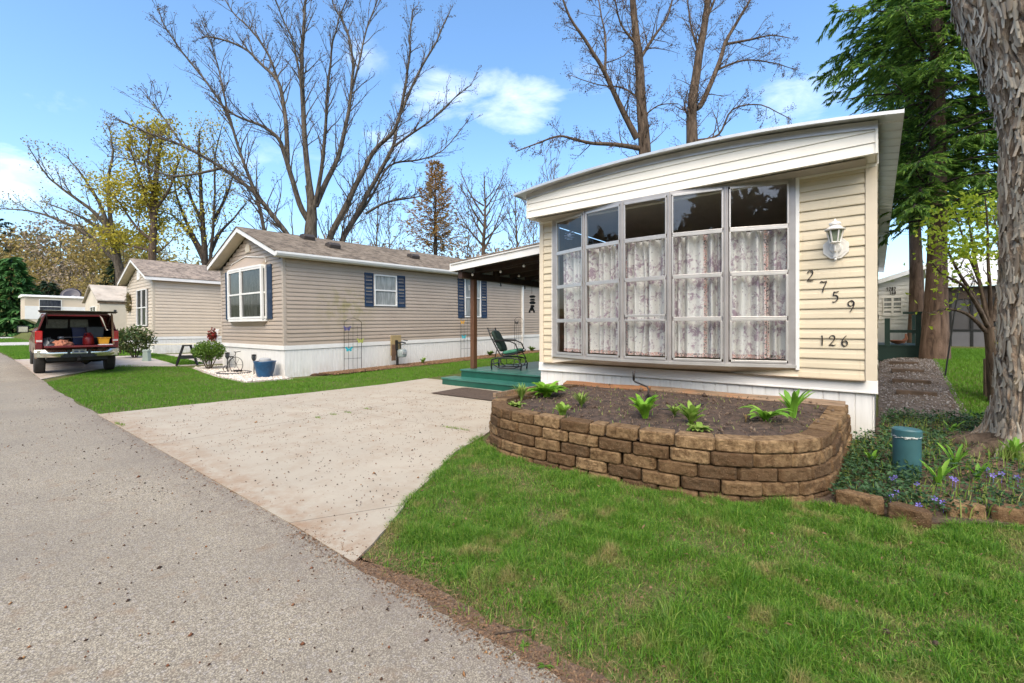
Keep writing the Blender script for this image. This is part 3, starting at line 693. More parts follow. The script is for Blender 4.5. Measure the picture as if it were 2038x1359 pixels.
# ------------------------------------------------------------------ shared building helpers
def laps(mb, o, u, n, z0, z1, lap, xr, openings=(), out0=0.020):
    """horizontal vinyl laps on the plane through o along u facing n; xr(z) gives the clear run, openings are (u0,u1,z0,z1)"""
    o, u, n = Vector(o), Vector(u), Vector(n); z = z0
    zb = Vector((0, 0, 1))
    while z < z1-1e-4:
        t = min(z+lap, z1); zm = (z+t)/2; out = out0*random.uniform(0.82, 1.18)
        a, b = xr(zm); iv = [(a, b)]
        for (q0, q1, w0, w1) in openings:
            if w0 < zm < w1:
                nv = []
                for (s, e) in iv:
                    if q0 > s: nv.append((s, min(e, q0)))
                    if q1 < e: nv.append((max(s, q1), e))
                iv = [k for k in nv if k[1]-k[0] > 0.004]
        for s, e in iv:
            if e-s < 0.004: continue
            mid = z+(t-z)*0.52
            pr = [(z, 0.0), (z, out), (z+0.012, out+0.001), (mid, out*0.75), (mid+0.004, out*0.55), (t, 0.001)]
            vs = [o+u*k+zb*zz+n*d for zz, d in pr for k in (s, e)]
            mb.add(vs, [(2*i, 2*i+1, 2*i+3, 2*i+2) for i in range(len(pr)-1)])
        z = t
def ribs(mb, o, u, n, L, zb, zt, step=0.152, g=0.011):
    """vertical ribbed skirting panel; zb may be a function of the run"""
    o, u, n = Vector(o), Vector(u), Vector(n); k = 0.0
    f = zb if callable(zb) else (lambda q: zb)
    prof = []
    while k < L-1e-4:
        e = min(k+step, L)
        prof += [(k, 0.0), (max(k, e-0.016), 0.0), (e-0.012, -g), (e-0.004, -g)]
        k = e
    prof.append((L, 0.0))
    vs = []
    for q, d in prof: vs += [o+u*q+n*d+Vector((0, 0, f(q))), o+u*q+n*d+Vector((0, 0, zt))]
    mb.add(vs, [(2*i, 2*i+2, 2*i+3, 2*i+1) for i in range(len(prof)-1)])
DIG = {
 '1': [[(0.5,0.98),(0.52,0.5),(0.50,0.02)], [(0.5,0.98),(0.40,0.88)]],
 '2': [[(0.18,0.74),(0.26,0.90),(0.46,0.99),(0.68,0.93),(0.74,0.74),(0.62,0.52),(0.38,0.28),(0.12,0.06)], [(0.12,0.06),(0.40,0.09),(0.62,0.05),(0.84,0.12)]],
 '7': [[(0.14,0.86),(0.24,0.96),(0.50,0.91),(0.86,0.97)], [(0.86,0.97),(0.66,0.62),(0.48,0.30),(0.42,0.0)]],
 '5': [[(0.36,0.93),(0.56,0.91),(0.86,0.98)], [(0.36,0.93),(0.28,0.58)], [(0.28,0.58),(0.52,0.62),(0.72,0.50),(0.74,0.30),(0.60,0.12),(0.38,0.02),(0.18,0.02)]],
 '9': [[(0.80,0.80),(0.66,0.95),(0.44,0.98),(0.22,0.84),(0.22,0.62),(0.40,0.50),(0.62,0.56),(0.80,0.80)], [(0.80,0.80),(0.78,0.56),(0.62,0.26),(0.38,0.0)]],
 '6': [[(0.70,0.99),(0.46,0.80),(0.26,0.54),(0.20,0.28),(0.34,0.07),(0.56,0.02),(0.76,0.14),(0.78,0.34),(0.62,0.50),(0.40,0.46),(0.22,0.30)]],
 '8': [[(0.5,0.55),(0.26,0.74),(0.34,0.94),(0.62,0.96),(0.72,0.76),(0.5,0.55),(0.22,0.30),(0.32,0.06),(0.62,0.04),(0.78,0.26),(0.5,0.55)]],
 '4': [[(0.62,1.0),(0.14,0.34),(0.86,0.34)], [(0.66,0.62),(0.66,0.0)]],
 '0': [[(0.5,0.98),(0.24,0.80),(0.18,0.48),(0.28,0.14),(0.5,0.02),(0.74,0.16),(0.82,0.5),(0.74,0.82),(0.5,0.98)]]}
def digit(ch, h, w, dep=0.012, nib=0.075, ang=35):
    """calligraphic numeral in the local x-z plane, front towards -y"""
    mb = MB(); nx, nz = math.cos(R(ang))*nib*h*0.5, math.sin(R(ang))*nib*h*0.5
    for st in DIG[ch]:
        P = [Vector((p[0]*w, 0, p[1]*h)) for p in st]
        if len(P) > 2:
            Q = [P[0]]
            for i in range(len(P)-1):
                p0, p1, p2, p3 = P[max(0, i-1)], P[i], P[i+1], P[min(len(P)-1, i+2)]
                for k in (0.25, 0.5, 0.75, 1.0):
                    Q.append(0.5*((2*p1)+(p2-p0)*k+(2*p0-5*p1+4*p2-p3)*k*k+(3*p1-p0-3*p2+p3)*k**3))
            P = Q
        vs = []
        for i, p in enumerate(P):
            d = (P[min(i+1, len(P)-1)]-P[max(0, i-1)]).normalized()
            nrm = Vector((-d.z, 0, d.x)); o = nrm*(abs(nrm.x*nx+nrm.z*nz)+0.018*h)
            vs += [p+o, p-o, p-o+Vector((0, -dep, 0)), p+o+Vector((0, -dep, 0))]
        fs = []
        for i in range(len(P)-1):
            a = 4*i
            fs += [(a+k, a+(k+1) % 4, a+4+(k+1) % 4, a+4+k) for k in range(4)]
        fs += [(0,1,2,3), tuple(4*(len(P)-1)+k for k in (3,2,1,0))]
        mb.add(vs, fs)
    return mb
# ------------------------------------------------------------------ the cream home (front wall y = 7.1, x -5 .. 0)
HX0, HX1, HY, HYB = -5.0, 0.0, 7.1, 24.5
Z0, Z1 = 0.80, 3.45
home = thing('mobile_home', 'cream sided single wide home with bowed front window and white gable, closest to the camera', 'mobile home', (0, 0, 0))
WX0, WX1, WZ0, WZ1 = -4.70, -0.81, 0.92, 3.44
mb = MB(); laps(mb, (0, HY, 0), (1, 0, 0), (0, -1, 0), Z0, Z1, 0.1283, lambda z: (HX0+0.09, HX1-0.115), [(WX0, WX1, WZ0, 3.5)])
mb.build('wall', M['cream'], home)
MB().bx(HX0-0.004, HX0+0.085, HY-0.024, HY+0.06, Z0, Z1).build('corner_trim', M['creamtrim'], home, bevel=0.004)
MB().bx(HX1-0.11, HX1+0.006, HY-0.026, HY+0.09, Z0, Z1).build('corner_trim', M['creamtrim'], home, bevel=0.004)
mb = MB(); laps(mb, (HX1-0.005, HY+0.09, 0), (0, 1, 0), (1, 0, 0), Z0, Z1, 0.1283, lambda z: (0.0, HYB-HY-0.1))
laps(mb, (HX0+0.005, HYB, 0), (0, -1, 0), (-1, 0, 0), Z0, Z1, 0.1283, lambda z: (0.0, HYB-HY-0.06))
mb.bx(HX0+0.01, HX1-0.01, HYB-0.03, HYB, Z0, 3.7)
mb.build('side_wall', M['cream'], home)
mb = MB(); ribs(mb, (HX0+0.012, HY+0.004, 0), (1, 0, 0), (0, -1, 0), HX1-HX0-0.03, -0.05, 0.66, 0.165)
ribs(mb, (HX1-0.012, HY+0.01, 0), (0, 1, 0), (1, 0, 0), HYB-HY, lambda q: hgt(0, HY+q)-0.1, 0.66 if False else 0.70, 0.165)
ribs(mb, (HX0+0.014, HYB, 0), (0, -1, 0), (-1, 0, 0), HYB-HY, -0.05, 0.70, 0.165)
mb.build('skirting', M['skirt'], home)
mb = MB(); mb.bx(HX0-0.012, HX1+0.012, HY-0.030, HY+0.03, 0.645, 0.80); mb.bx(HX0-0.014, HX1+0.014, HY-0.036, HY-0.028, 0.645, 0.668)
mb.bx(HX1-0.01, HX1+0.012, HY+0.03, HYB, 0.66, 0.80); mb.bx(HX0-0.012, HX0+0.01, HY+0.03, HYB, 0.66, 0.80)
mb.build('trim_band', M['white'], home, bevel=0.003)
# roof: shallow bow, ribbed metal, overhanging left, right and front
def roofz(x):
    u = (x-(-2.75))/2.95
    return 4.035-0.215*abs(u)**2.1
RY0 = 6.52
mb = MB(); xs_ = [-5.19+(5.42/26)*i for i in range(27)]; ys_ = [RY0, RY0+0.001]
yy = RY0
while yy < HYB+0.2: ys_.append(yy+0.06); ys_.append(yy+0.075); ys_.append(yy+0.285); ys_.append(yy+0.30); yy += 0.30
top = []
for j, y in enumerate(ys_):
    k = (y-RY0) % 0.30; b = 0.012 if 0.07 < k < 0.29 else 0.0
    for x in xs_: top.append((x, y, roofz(x)+b))
n = len(xs_)
mb.add(top, [(j*n+i, j*n+i+1, (j+1)*n+i+1, (j+1)*n+i) for j in range(len(ys_)-1) for i in range(n-1)])
mb.add([(p[0], p[1], p[2]-0.022) for p in top], [(j*n+i, (j+1)*n+i, (j+1)*n+i+1, j*n+i+1) for j in range(len(ys_)-1) for i in range(n-1)])
for i in range(n-1):
    a, b = xs_[i], xs_[i+1]
    mb.quad((a, RY0-0.004, roofz(a)-0.030), (b, RY0-0.004, roofz(b)-0.030), (b, RY0-0.004, roofz(b)+0.008), (a, RY0-0.004, roofz(a)+0.008))
for x, s in ((xs_[0], -1), (xs_[-1], 1)):
    mb.bx(min(x, x+s*0.004), max(x, x+s*0.004), RY0-0.004, ys_[-1], roofz(x)-0.034, roofz(x)+0.016)
mb.build('roof', M['roofmetal'], home)
# flashing strip under the roof edge, white gable box with lapped face, soffit
FY = 6.70
def gz(x): return roofz(x)-0.045
mb = MB(); N = 24
for i in range(N):
    a, b = HX0-0.02+(HX1-HX0+0.03)*i/N, HX0-0.02+(HX1-HX0+0.03)*(i+1)/N
    mb.prism([(a, FY-0.022, gz(a)-0.075), (b, FY-0.022, gz(b)-0.075), (b, FY-0.022, gz(b)+0.02), (a, FY-0.022, gz(a)+0.02)], (0, 0.018, 0))
mb.build('roof_flashing', M['alu'], home)
mb = MB(); B0 = 3.455
rows = [B0, B0+0.128, B0+0.256, B0+0.384, B0+0.512]
for k in range(len(rows)-1):
    for i in range(60):
        a, b = HX0+(HX1-HX0)*i/60, HX0+(HX1-HX0)*(i+1)/60
        za, zb_ = min(rows[k+1], gz(a)-0.07), min(rows[k+1], gz(b)-0.07)
        if za <= rows[k]+0.004 and zb_ <= rows[k]+0.004: continue
        za, zb_ = max(za, rows[k]+0.003), max(zb_, rows[k]+0.003)
        z0 = rows[k]
        mb.quad((a, FY-0.014, z0), (b, FY-0.014, z0), (b, FY-0.001, zb_), (a, FY-0.001, za))
        mb.quad((a, FY+0.002, z0), (b, FY+0.002, z0), (b, FY-0.014, z0), (a, FY-0.014, z0))
mb.quad((HX0, FY+0.004, B0), (HX1, FY+0.004, B0), (HX1, FY+0.004, 3.72), (HX0, FY+0.004, 3.72))
for x in (HX0, HX1):
    mb.bx(x-0.012, x+0.012, FY-0.024, FY+0.03, B0-0.006, gz(x)-0.07)
    mb.bx(x-0.006, x+0.006, FY+0.03, HY-0.03, B0-0.006, gz(x)-0.05)
mb.build('gable', M['fascia'], home)
mb = MB(); N = 34
for i in range(N):
    a, b = HX0+0.006+(HX1-HX0-0.012)*i/N, HX0+0.006+(HX1-HX0-0.012)*(i+1)/N
    mb.quad((a, FY+0.005, B0), (a, HY+0.02, B0), (b-0.008, HY+0.02, B0), (b-0.008, FY+0.005, B0))
    mb.quad((b-0.008, FY+0.005, B0), (b-0.008, HY+0.02, B0), (b, HY+0.02, B0+0.006), (b, FY+0.005, B0+0.006))
mb.bx(HX0, HX1, HY-0.035, HY-0.016, B0-0.045, B0-0.002)
mb.build('soffit', M['fascia'], home)
mb = MB()   # boxed eave over the right side wall
mb.bx(HX1-0.004, HX1+0.02, HY-0.02, HYB, 3.44, 3.72)
mb.build('eave_board', M['fascia'], home)
# bowed window: five columns of four panes between grey mullions
def bowy(x): 
    u = (x-(-2.755))/1.865; return HY-0.02-0.40*max(0.0, 1-u*u)
ND = [-4.62, -3.875, -3.13, -2.385, -1.64, -0.89]
nodes = [Vector((x, bowy(x), 0)) for x in ND]
RZ = [0.975, 1.575, 2.19, 2.805, 3.40]
mb = MB()
for i, p in enumerate(nodes):
    w = 0.07 if i in (0, 5) else 0.062
    mb.box((p.x, p.y+0.012, (RZ[0]+RZ[-1])/2-0.01), (w, 0.075, RZ[-1]-RZ[0]+0.07))
    if 0 < i < 5: mb.box((p.x, p.y-0.032, (RZ[0]+RZ[-1])/2), (0.016, 0.02, RZ[-1]-RZ[0]+0.05))
for i in range(5):
    a, b = nodes[i], nodes[i+1]
    for z, h in ((RZ[0]-0.028, 0.05), (RZ[-1]+0.025, 0.05)):
        mb.bar((a.x, a.y+0.01, z), (b.x, b.y+0.01, z), 0.07, h)
mb.bx(WX0, ND[0]-0.03, HY-0.040, HY+0.03, WZ0, WZ1); mb.bx(ND[5]+0.03, WX1-0.03, HY-0.040, HY+0.03, WZ0, WZ1)
bow = mb.build('bow_window', M['alugrey'], home)
MB().bx(WX1-0.03, WX1+0.012, HY-0.046, HY+0.03, WZ0-0.03, WZ1).build('window_trim', M['white'], bow, bevel=0.003)
MB().bx(WX0-0.012, WX0, HY-0.046, HY+0.03, WZ0-0.03, WZ1).build('window_trim', M['white'], bow, bevel=0.003)
mb = MB()
base = [Vector((p.x, p.y-0.05, 0)) for p in nodes]
base[0].x -= 0.08; base[-1].x += 0.08; base[0].y = HY-0.04; base[-1].y = HY-0.04
ps = [(p.x, p.y, 0.915) for p in base]+[(base[-1].x, HY+0.02, 0.915), (base[0].x, HY+0.02, 0.915)]
mb.prism(ps, (0, 0, 0.038))
mb.build('window_sill', M['alu'], bow)
mb = MB()   # sloping underside of the bow
for i in range(5):
    a, b = base[i], base[i+1]
    mb.quad((a.x, HY-0.03, 0.80), (b.x, HY-0.03, 0.80), (b.x, b.y+0.05, 0.914), (a.x, a.y+0.05, 0.914))
mb.build('window_underside', M['soffit'], bow)
for c in range(5):
    a, b = nodes[c], nodes[c+1]; d = (b-a).normalized(); nn = Vector((d.y, -d.x, 0))
    if nn.y > 0: nn = -nn
    for r_ in range(4):
        z0, z1 = RZ[r_]+0.0, RZ[r_+1]
        ins = 0.045; off = 0.022
        sash = (c, r_) in ((2, 1), (3, 0), (3, 1), (4, 0), (1, 0), (4, 1))
        A = a+d*ins+nn*off; Bq = b-d*ins+nn*off
        if sash: A = A+d*0.012; Bq = Bq-d*0.012
        zl, zh = z0+0.014, z1-0.014
        if (c, r_) == (2, 1): zl += 0.045
        fb = MB(); w = 0.032
        for (p, q) in (((A, zl), (Bq, zl)), ((A, zh), (Bq, zh))):
            fb.bar((p[0].x, p[0].y, p[1]), (q[0].x, q[0].y, q[1]), 0.032, 0.034)
        for p in (A, Bq): fb.bar((p.x, p.y, zl+0.017), (p.x, p.y, zh-0.017), 0.022 if not sash else 0.03, 0.030, up=(nn.x, nn.y, 0))
        s_ = fb.build('sash', M['alu'], bow, bevel=0.004)
        gb = MB(); tl = RNG.normal(0, 0.004)
        gb.quad((A.x, A.y, zl), (Bq.x, Bq.y, zl), (Bq.x-nn.x*tl, Bq.y-nn.y*tl, zh), (A.x-nn.x*tl, A.y-nn.y*tl, zh))
        gb.build('pane', M['glass'], bow)
# interior room behind the window
mb = MB()
mb.quad((-4.9, 10.5, 0.80), (-0.1, 10.5, 0.80), (-0.1, 10.5, 3.42), (-4.9, 10.5, 3.42))
mb.quad((-4.9, 7.12, 0.8), (-4.9, 10.5, 0.8), (-4.9, 10.5, 3.42), (-4.9, 7.12, 3.42)); mb.quad((-0.1, 10.5, 0.8), (-0.1, 7.12, 0.8), (-0.1, 7.12, 3.42), (-0.1, 10.5, 3.42))
mb.quad((-4.9, 7.0, 0.80), (-0.1, 7.0, 0.80), (-0.1, 10.5, 0.80), (-4.9, 10.5, 0.80))
mb.cur = 1; mb.quad((-4.9, 6.75, 3.435), (-4.9, 10.5, 3.435), (-0.1, 10.5, 3.435), (-0.1, 6.75, 3.435))
mb.cur = 0
mb.build('interior_walls', [M['inside'], M['insidecl']], home)
# curtains: café panels, one per window column
def curtmat():
    t = NT('flowered_curtain')
    n = t.noise(3.6, 5, 0.7); n2 = t.noise(24, 4, 0.7); n3 = t.noise(9, 5, 0.75, dist=1.0)
    col = t.ramp(n, (0.3, (0.74,0.74,0.73)), (0.7, (0.84,0.84,0.83)))
    fl = t.math('MULTIPLY', t.ramp(n, (0.46, 0.0), (0.54, 1.0)), t.ramp(n3, (0.46, 0.0), (0.54, 0.9)))
    col = t.mix(fl, col, (0.40,0.30,0.38))
    sp = t.math('MULTIPLY', t.ramp(n2, (0.60, 0.0), (0.66, 0.8)), t.ramp(n3, (0.40, 0.0), (0.5, 1.0)))
    col = t.mix(sp, col, (0.16,0.12,0.20))
    t.color(col); t.set(rough=0.9, spec=0.1)
    tr = t.a('ShaderNodeBsdfTranslucent'); t.l(col, tr.inputs[0]); mx = t.a('ShaderNodeMixShader'); mx.inputs[0].default_value = 0.3
    t.l(t.b.outputs[0], mx.inputs[1]); t.l(tr.outputs[0], mx.inputs[2]); t.l(mx.outputs[0], t.out.inputs[0]); return t.m
M['curtain'] = curtmat()
def bordermat():
    t = NT('curtain_border')
    n = t.noise(42, 3, 0.6)
    t.color(t.ramp(n, (0.40, (0.06,0.045,0.06)), (0.50, (0.62,0.58,0.56)), (0.60, (0.36,0.10,0.09)), (0.70, (0.66,0.62,0.60)))); t.set(rough=0.9); return t.m
M['border'] = bordermat()
CDESC = ['narrowest pleated flower print curtain in the far left window column', 'flower print curtain in the second window column from the left, evenly pleated',
         'flower print curtain in the middle window column with one fold twisted aside', 'flower print curtain in the fourth window column with two dark open pleats',
         'flower print curtain in the window column beside the cream siding, hanging loosest']
PANELS = [[(0.03, 0.97)], [(0.02, 0.98)], [(0.02, 0.98)], [(0.04, 0.60), (0.63, 0.97)], [(0.02, 0.62), (0.68, 0.96)]]
for c in range(5):
    a, b = nodes[c], nodes[c+1]; d = (b-a).normalized(); nn = Vector((d.y, -d.x, 0))
    if nn.y > 0: nn = -nn
    L = (b-a).length; ph = c*1.7
    t_ = thing('curtain', CDESC[c], 'curtain', (a.x, a.y, 0), 0, 'flower print curtains behind the bowed window')
    for (f0, f1) in PANELS[c]:
        def fn(u, v, f0=f0, f1=f1):
            s = f0+(f1-f0)*u; gath = 1-0.035*(1-v)*0
            zz = 1.03+(2.80-1.03)*v
            w = math.sin(s*L*46+ph+1.3*math.sin(s*9+ph))+0.6*math.sin(s*L*23+2*ph+0.5*v)
            amp = 0.052*(0.75+0.25*v)
            k = s+0.012*math.sin(5*s+3*v+c)*(1-v)
            q = d*(k*L)-nn*(0.13+amp*w*1.0)
            if c == 2 and 0.30 < s < 0.52: q = q+d*(0.09*(1-v)*(v)*4*0.6)
            return (q.x, q.y, zz)
        MB().grid(fn, int(110*(f1-f0))+20, 12).build('panel', M['curtain'], t_, smooth=True)
        def hem(u, v, f0=f0, f1=f1):
            p = Vector(fn(u, 0)); return (p.x+nn.x*0.004, p.y+nn.y*0.004, 1.02+0.055*v+0.002*math.sin(u*60))
        MB().grid(hem, 90, 1).build('hem', M['border'], t_, smooth=True)
        for e in (0.0, 1.0):
            def edg(u, v, e=e, f0=f0, f1=f1):
                p = Vector(fn(e, v)); q = d*((u-0.5)*0.028)
                return (p.x+q.x+nn.x*0.006, p.y+q.y+nn.y*0.006, p.z)
            MB().grid(edg, 2, 12).build('edging', M['border'], t_, smooth=True)
    def ruf(u, v):
        s = 0.02+0.96*u
        q = d*(s*L)-nn*(0.07+0.02*math.sin(u*130)+0.012*math.sin(u*57+c))
        return (q.x, q.y, 2.79+0.045*v+0.016*v*math.sin(u*91+c)*math.sin(u*37))
    MB().grid(ruf, 150, 1).build('ruffle', M['curtain'], t_, smooth=True)
mb = MB(); p = nodes[0].lerp(nodes[1], 0.38)
for k in range(10):
    a = 2*math.pi*k/10; c_ = Vector((p.x+0.075*math.cos(a), p.y+0.10, 3.12+0.075*math.sin(a))); mb.lathe([(0.0, -0.004), (0.035, -0.004), (0.035, 0.004), (0, 0.004)], c_, 8)
mb.tube([(p.x, p.y+0.10, 3.16), (p.x, p.y+0.10, 3.42)], 0.003, 4)
mb.lathe([(0.0,-0.05), (0.03,-0.03), (0.045,0), (0.03,0.03), (0,0.05)], (p.x, p.y+0.10, 3.12), 10)
tag(mb.build('suncatcher', plain('blue_grey_glass', (0.22,0.27,0.40), 0.15, 0.3, 20)), 'blue grey flower suncatcher hanging behind the top left pane', 'suncatcher')
# ------------------------------------------------------------------ lantern and house numbers
ln_ = thing('wall_lantern', 'white octagonal backed coach lantern on the cream siding above the number', 'wall lantern', (-0.405, HY-0.02, 2.46))
mb = MB(); oc = [(0.145*math.cos(R(22.5+45*k)), 0.0, 0.145*math.sin(R(22.5+45*k))) for k in range(8)]
mb.prism(oc, (0, -0.014, 0)); oc2 = [(0.115*math.cos(R(22.5+45*k)), -0.014, 0.115*math.sin(R(22.5+45*k))) for k in range(8)]; mb.prism(oc2, (0, -0.008, 0))
mb.lathe([(0.07, 0.0), (0.066, 0.02), (0.05, 0.034), (0.0, 0.036)], (0, 0, 0), 20)
o = mb.v[-80:]; mb.v[-80:] = [(p[0], -0.022-p[2], p[1]) for p in o]
mb.build('backplate', M['lanternwhite'], ln_, bevel=0.002)
mb = MB(); mb.tube([(0, -0.05, 0.0), (0, -0.10, -0.06), (0, -0.14, -0.05), (0, -0.15, -0.01), (0, -0.15, 0.03)], 0.013, 8); mb.bx(-0.022, 0.022, -0.062, -0.045, -0.125, 0.02)
mb.lathe([(0.012, -0.16), (0.016, -0.145), (0.008, -0.13), (0.014, -0.12)], (0, -0.054, 0), 8)
mb.build('arm', M['lanternwhite'], ln_, smooth=True, auto=40)
LC = Vector((0, -0.15, 0))
mb = MB(); mb.lathe([(0.040, 0.035), (0.058, 0.045), (0.058, 0.055), (0.05, 0.06)], LC, 6)
for k in range(6):
    a = R(60*k); mb.bar(LC+Vector((0.054*math.cos(a), 0.054*math.sin(a), 0.05)), LC+Vector((0.088*math.cos(a), 0.088*math.sin(a), 0.205)), 0.012)
mb.build('cage', M['lanternwhite'], ln_)
mb = MB(); mb.lathe([(0.046, 0.058), (0.078, 0.202)], LC, 6); mb.build('glass', M['lampglass'], ln_)
mb = MB(); mb.lathe([(0.108, 0.20), (0.112, 0.212), (0.085, 0.228), (0.058, 0.25), (0.052, 0.262), (0.066, 0.272), (0.062, 0.292), (0.03, 0.312), (0.012, 0.318), (0.014, 0.332), (0.004, 0.345)], LC, 18)
mb.build('cap', M['lanternwhite'], ln_, smooth=True, auto=35)
def number(label, items, h, w, y):
    t = thing('house_number', label, 'house number', (items[0][1], y, items[0][2]), 0, 'black house numbers on the cream siding')
    for ch, x, z in items:
        digit(ch, h, w).build('digit', M['digit'], t, loc=(x-w/2-items[0][1], 0, z-h/2-items[0][2]), fixn=True)
number('black numerals 2759 stepping down the cream siding below the lantern', [('2', -0.675, 2.13), ('7', -0.535, 1.98), ('5', -0.41, 1.845), ('9', -0.25, 1.72)], 0.140, 0.098, HY-0.016)
number('black numerals 126 in a level row low on the cream siding', [('1', -0.55, 1.285), ('2', -0.44, 1.285), ('6', -0.315, 1.285)], 0.135, 0.095, HY-0.016)
# ------------------------------------------------------------------ raised planter of stacked blocks
PATH = [(-4.15, 7.0), (-4.15, 5.05), (-4.07, 4.62), (-3.85, 4.27), (-3.5, 4.06), (-3.1, 3.98), (-2.3, 3.96), (-1.6, 3.99), (-1.15, 4.06), (-0.78, 4.22), (-0.5, 4.45), (-0.32, 4.75), (-0.26, 5.15), (-0.22, 7.02)]
PL = [0]
for i in range(len(PATH)-1): PL.append(PL[-1]+math.dist(PATH[i], PATH[i+1]))
def ppt(s):
    s = min(max(s, 0), PL[-1])
    for i in range(len(PATH)-1):
        if s <= PL[i+1]+1e-9:
            k = (s-PL[i])/(PL[i+1]-PL[i]); return Vector((PATH[i][0]+(PATH[i+1][0]-PATH[i][0])*k, PATH[i][1]+(PATH[i+1][1]-PATH[i][1])*k, 0))
planter = thing('raised_planter', 'curved raised flower bed of stacked tan split face blocks before the cream home', 'planter', (-2.2, 4.0, 0))
BH = 0.117
def blockmesh(L, D=0.19, H=BH, seed=0, taper=0.82):
    """split-face wall block: rough rounded front at -y, flat top and bottom"""
    rg = np.random.default_rng(seed); mb = MB(); nu, nv = 30, 10
    def prof(u, v):
        x = (u-0.5)*L
        eu = min(u, 1-u); ev = min(v, 1-v)
        r = 0.034*(1-min(1, eu/0.085))**2+0.010*(1-min(1, ev/0.13))**2
        q = mnoise.noise(Vector((x*14+seed*3.1, v*H*16, seed*1.7)))*0.007+mnoise.noise(Vector((x*42+seed, v*H*55, seed*0.7)))*0.006+mnoise.noise(Vector((x*110+seed, v*H*120, seed*0.3)))*0.004
        return (x*(1-0.02*abs(v-0.5)), -D/2+r-q, (v-0.5)*H*(1-0.10*(1-min(1, eu/0.08))))
    mb.grid(prof, nu, nv)
    n = nu+1
    bl, br = (-L/2*taper, D/2), (L/2*taper, D/2)
    f0 = [mb.v[i] for i in range(n)]; f1 = [mb.v[nv*n+i] for i in range(n)]
    k = len(mb.v)
    mb.v += [(bl[0], bl[1], -H/2), (br[0], br[1], -H/2), (bl[0], bl[1], H/2), (br[0], br[1], H/2)]
    a, b, c, d = k, k+1, k+2, k+3
    mb.f.append(tuple(nv*n+i for i in range(n))+(d, c)); mb.m.append(0)
    mb.f.append(tuple(range(n-1, -1, -1))+(a, b)); mb.m.append(0)
    mb.f.append((a, c)+tuple(j*n for j in range(nv, -1, -1))); mb.m.append(0)
    mb.f.append((d, b)+tuple(j*n+nu for j in range(nv+1))); mb.m.append(0)
    mb.f.append((a, b, d, c)); mb.m.append(0)
    return mb
LB = 0.345; nb = int(PL[-1]/LB); sd_ = 1
for cse in range(5):
    s = -LB*(0.5 if cse % 2 else 0.0)-0.02
    z = -0.085+cse*BH+BH/2
    back = 0.012*cse
    while s < PL[-1]-0.05:
        Lk = LB+random.uniform(-0.012, 0.012)
        if cse == 4 and random.random() < 0.08: Lk = 0.17
        a, b = max(s, 0), min(s+Lk, PL[-1]); s += Lk
        if b-a < 0.09: continue
        pa, pb = ppt(a), ppt(b); m = (pa+pb)/2; d = (pb-pa).normalized(); ang = math.atan2(d.y, d.x)
        if cse < 3 and m.x < -4.0 and m.y > 4.9: continue          # buried behind the outer corner
        if cse == 0 and (m.y > 5.0): continue
        nin = Vector((-d.y, d.x, 0))
        sd_ += 1; chord = (pb-pa).length
        o = blockmesh(chord-0.016, H=BH-0.006, seed=sd_).build('block', M['block'], planter, smooth=True, auto=32)
        pos = m+nin*(0.095+back+random.uniform(-0.013, 0.013)); o.location = (pos.x+2.2, pos.y-4.0, z+random.uniform(-0.002, 0.002)+ (0.0 if m.y < 5.2 else 0.0))
        o.rotation_euler = (random.uniform(-0.01, 0.01), random.uniform(-0.012, 0.012), ang+random.uniform(-0.02, 0.02))
mb = MB()
inner = [ppt(PL[-1]*i/60) for i in range(61)]; cen = Vector((-2.2, 5.6, 0))
rings = 12
for j in range(rings+1):
    for p in inner:
        q = p.lerp(cen, 0.04+0.96*j/rings); e = sm(0, 0.25, j/rings)
        z = 0.40+0.035*e+0.055*sm(4.3, 6.9, q.y)+0.03*mnoise.noise(Vector((q.x*4, q.y*4, 1)))+0.022*mnoise.noise(Vector((q.x*11, q.y*11, 4)))+0.012*mnoise.noise(Vector((q.x*27, q.y*27, 4)))
        mb.v.append((q.x+2.2, q.y-4.0, z))
n = 61; mb.f = [(j*n+i, j*n+i+1, (j+1)*n+i+1, (j+1)*n+i) for j in range(rings) for i in range(n-1)]+[(j*n+n-1, j*n, (j+1)*n, (j+1)*n+n-1) for j in range(rings)]; mb.m = [0]*len(mb.f)
mb.build('soil', M['soil'], planter, smooth=True)
INN = [(p.x*0.97-0.06, p.y+0.16) for p in inner]+[(-0.4, 6.95), (-4.0, 6.95)]
x, y = scatter([(p.x, p.y) for p in [ppt(PL[-1]*i/30).lerp(cen, 0.08) for i in range(31)]], 3600)
P = np.stack([x, y, 0.445+0.045*np.clip((y-4.3)/2.6, 0, 1)+0.03*nz2(x, y, 4, 1)+0.01], 1)
tag(crumbs('bed_litter', P, RNG.lognormal(-4.25, 0.5, len(x)), leafmat('soil_crumb', [(0.05,0.030,0.020), (0.11,0.070,0.045), (0.19,0.14,0.10), (0.07,0.045,0.030)], trans=0.0), 0.7), 'dry stalks and crumbs on the dark soil of the raised bed', 'litter', kind='stuff')
def plank(name, a, b, w, th, label, mat):
    mb = MB(); a, b = Vector(a), Vector(b); n = 10; d = (b-a); prev = None
    up = Vector((0, -0.35, 1)).normalized()
    sd = d.normalized().cross(up).normalized()
    vs = []
    for i in range(n+1):
        p = a+d*(i/n); q = 0.006*math.sin(i*0.9)
        vs += [p+sd*(w/2)+up*q, p-sd*(w/2)+up*q, p-sd*(w/2)+up*(q+th), p+sd*(w/2)+up*(q+th)]
    fs = [(4*i+k, 4*i+(k+1) % 4, 4*i+4+(k+1) % 4, 4*i+4+k) for i in range(n) for k in range(4)]+[(3,2,1,0), tuple(4*n+k for k in range(4))]
    mb.add(vs, fs); return tag(mb.build(name, mat, bevel=0.004), label, 'plank', 'old planks along the back of the raised bed')
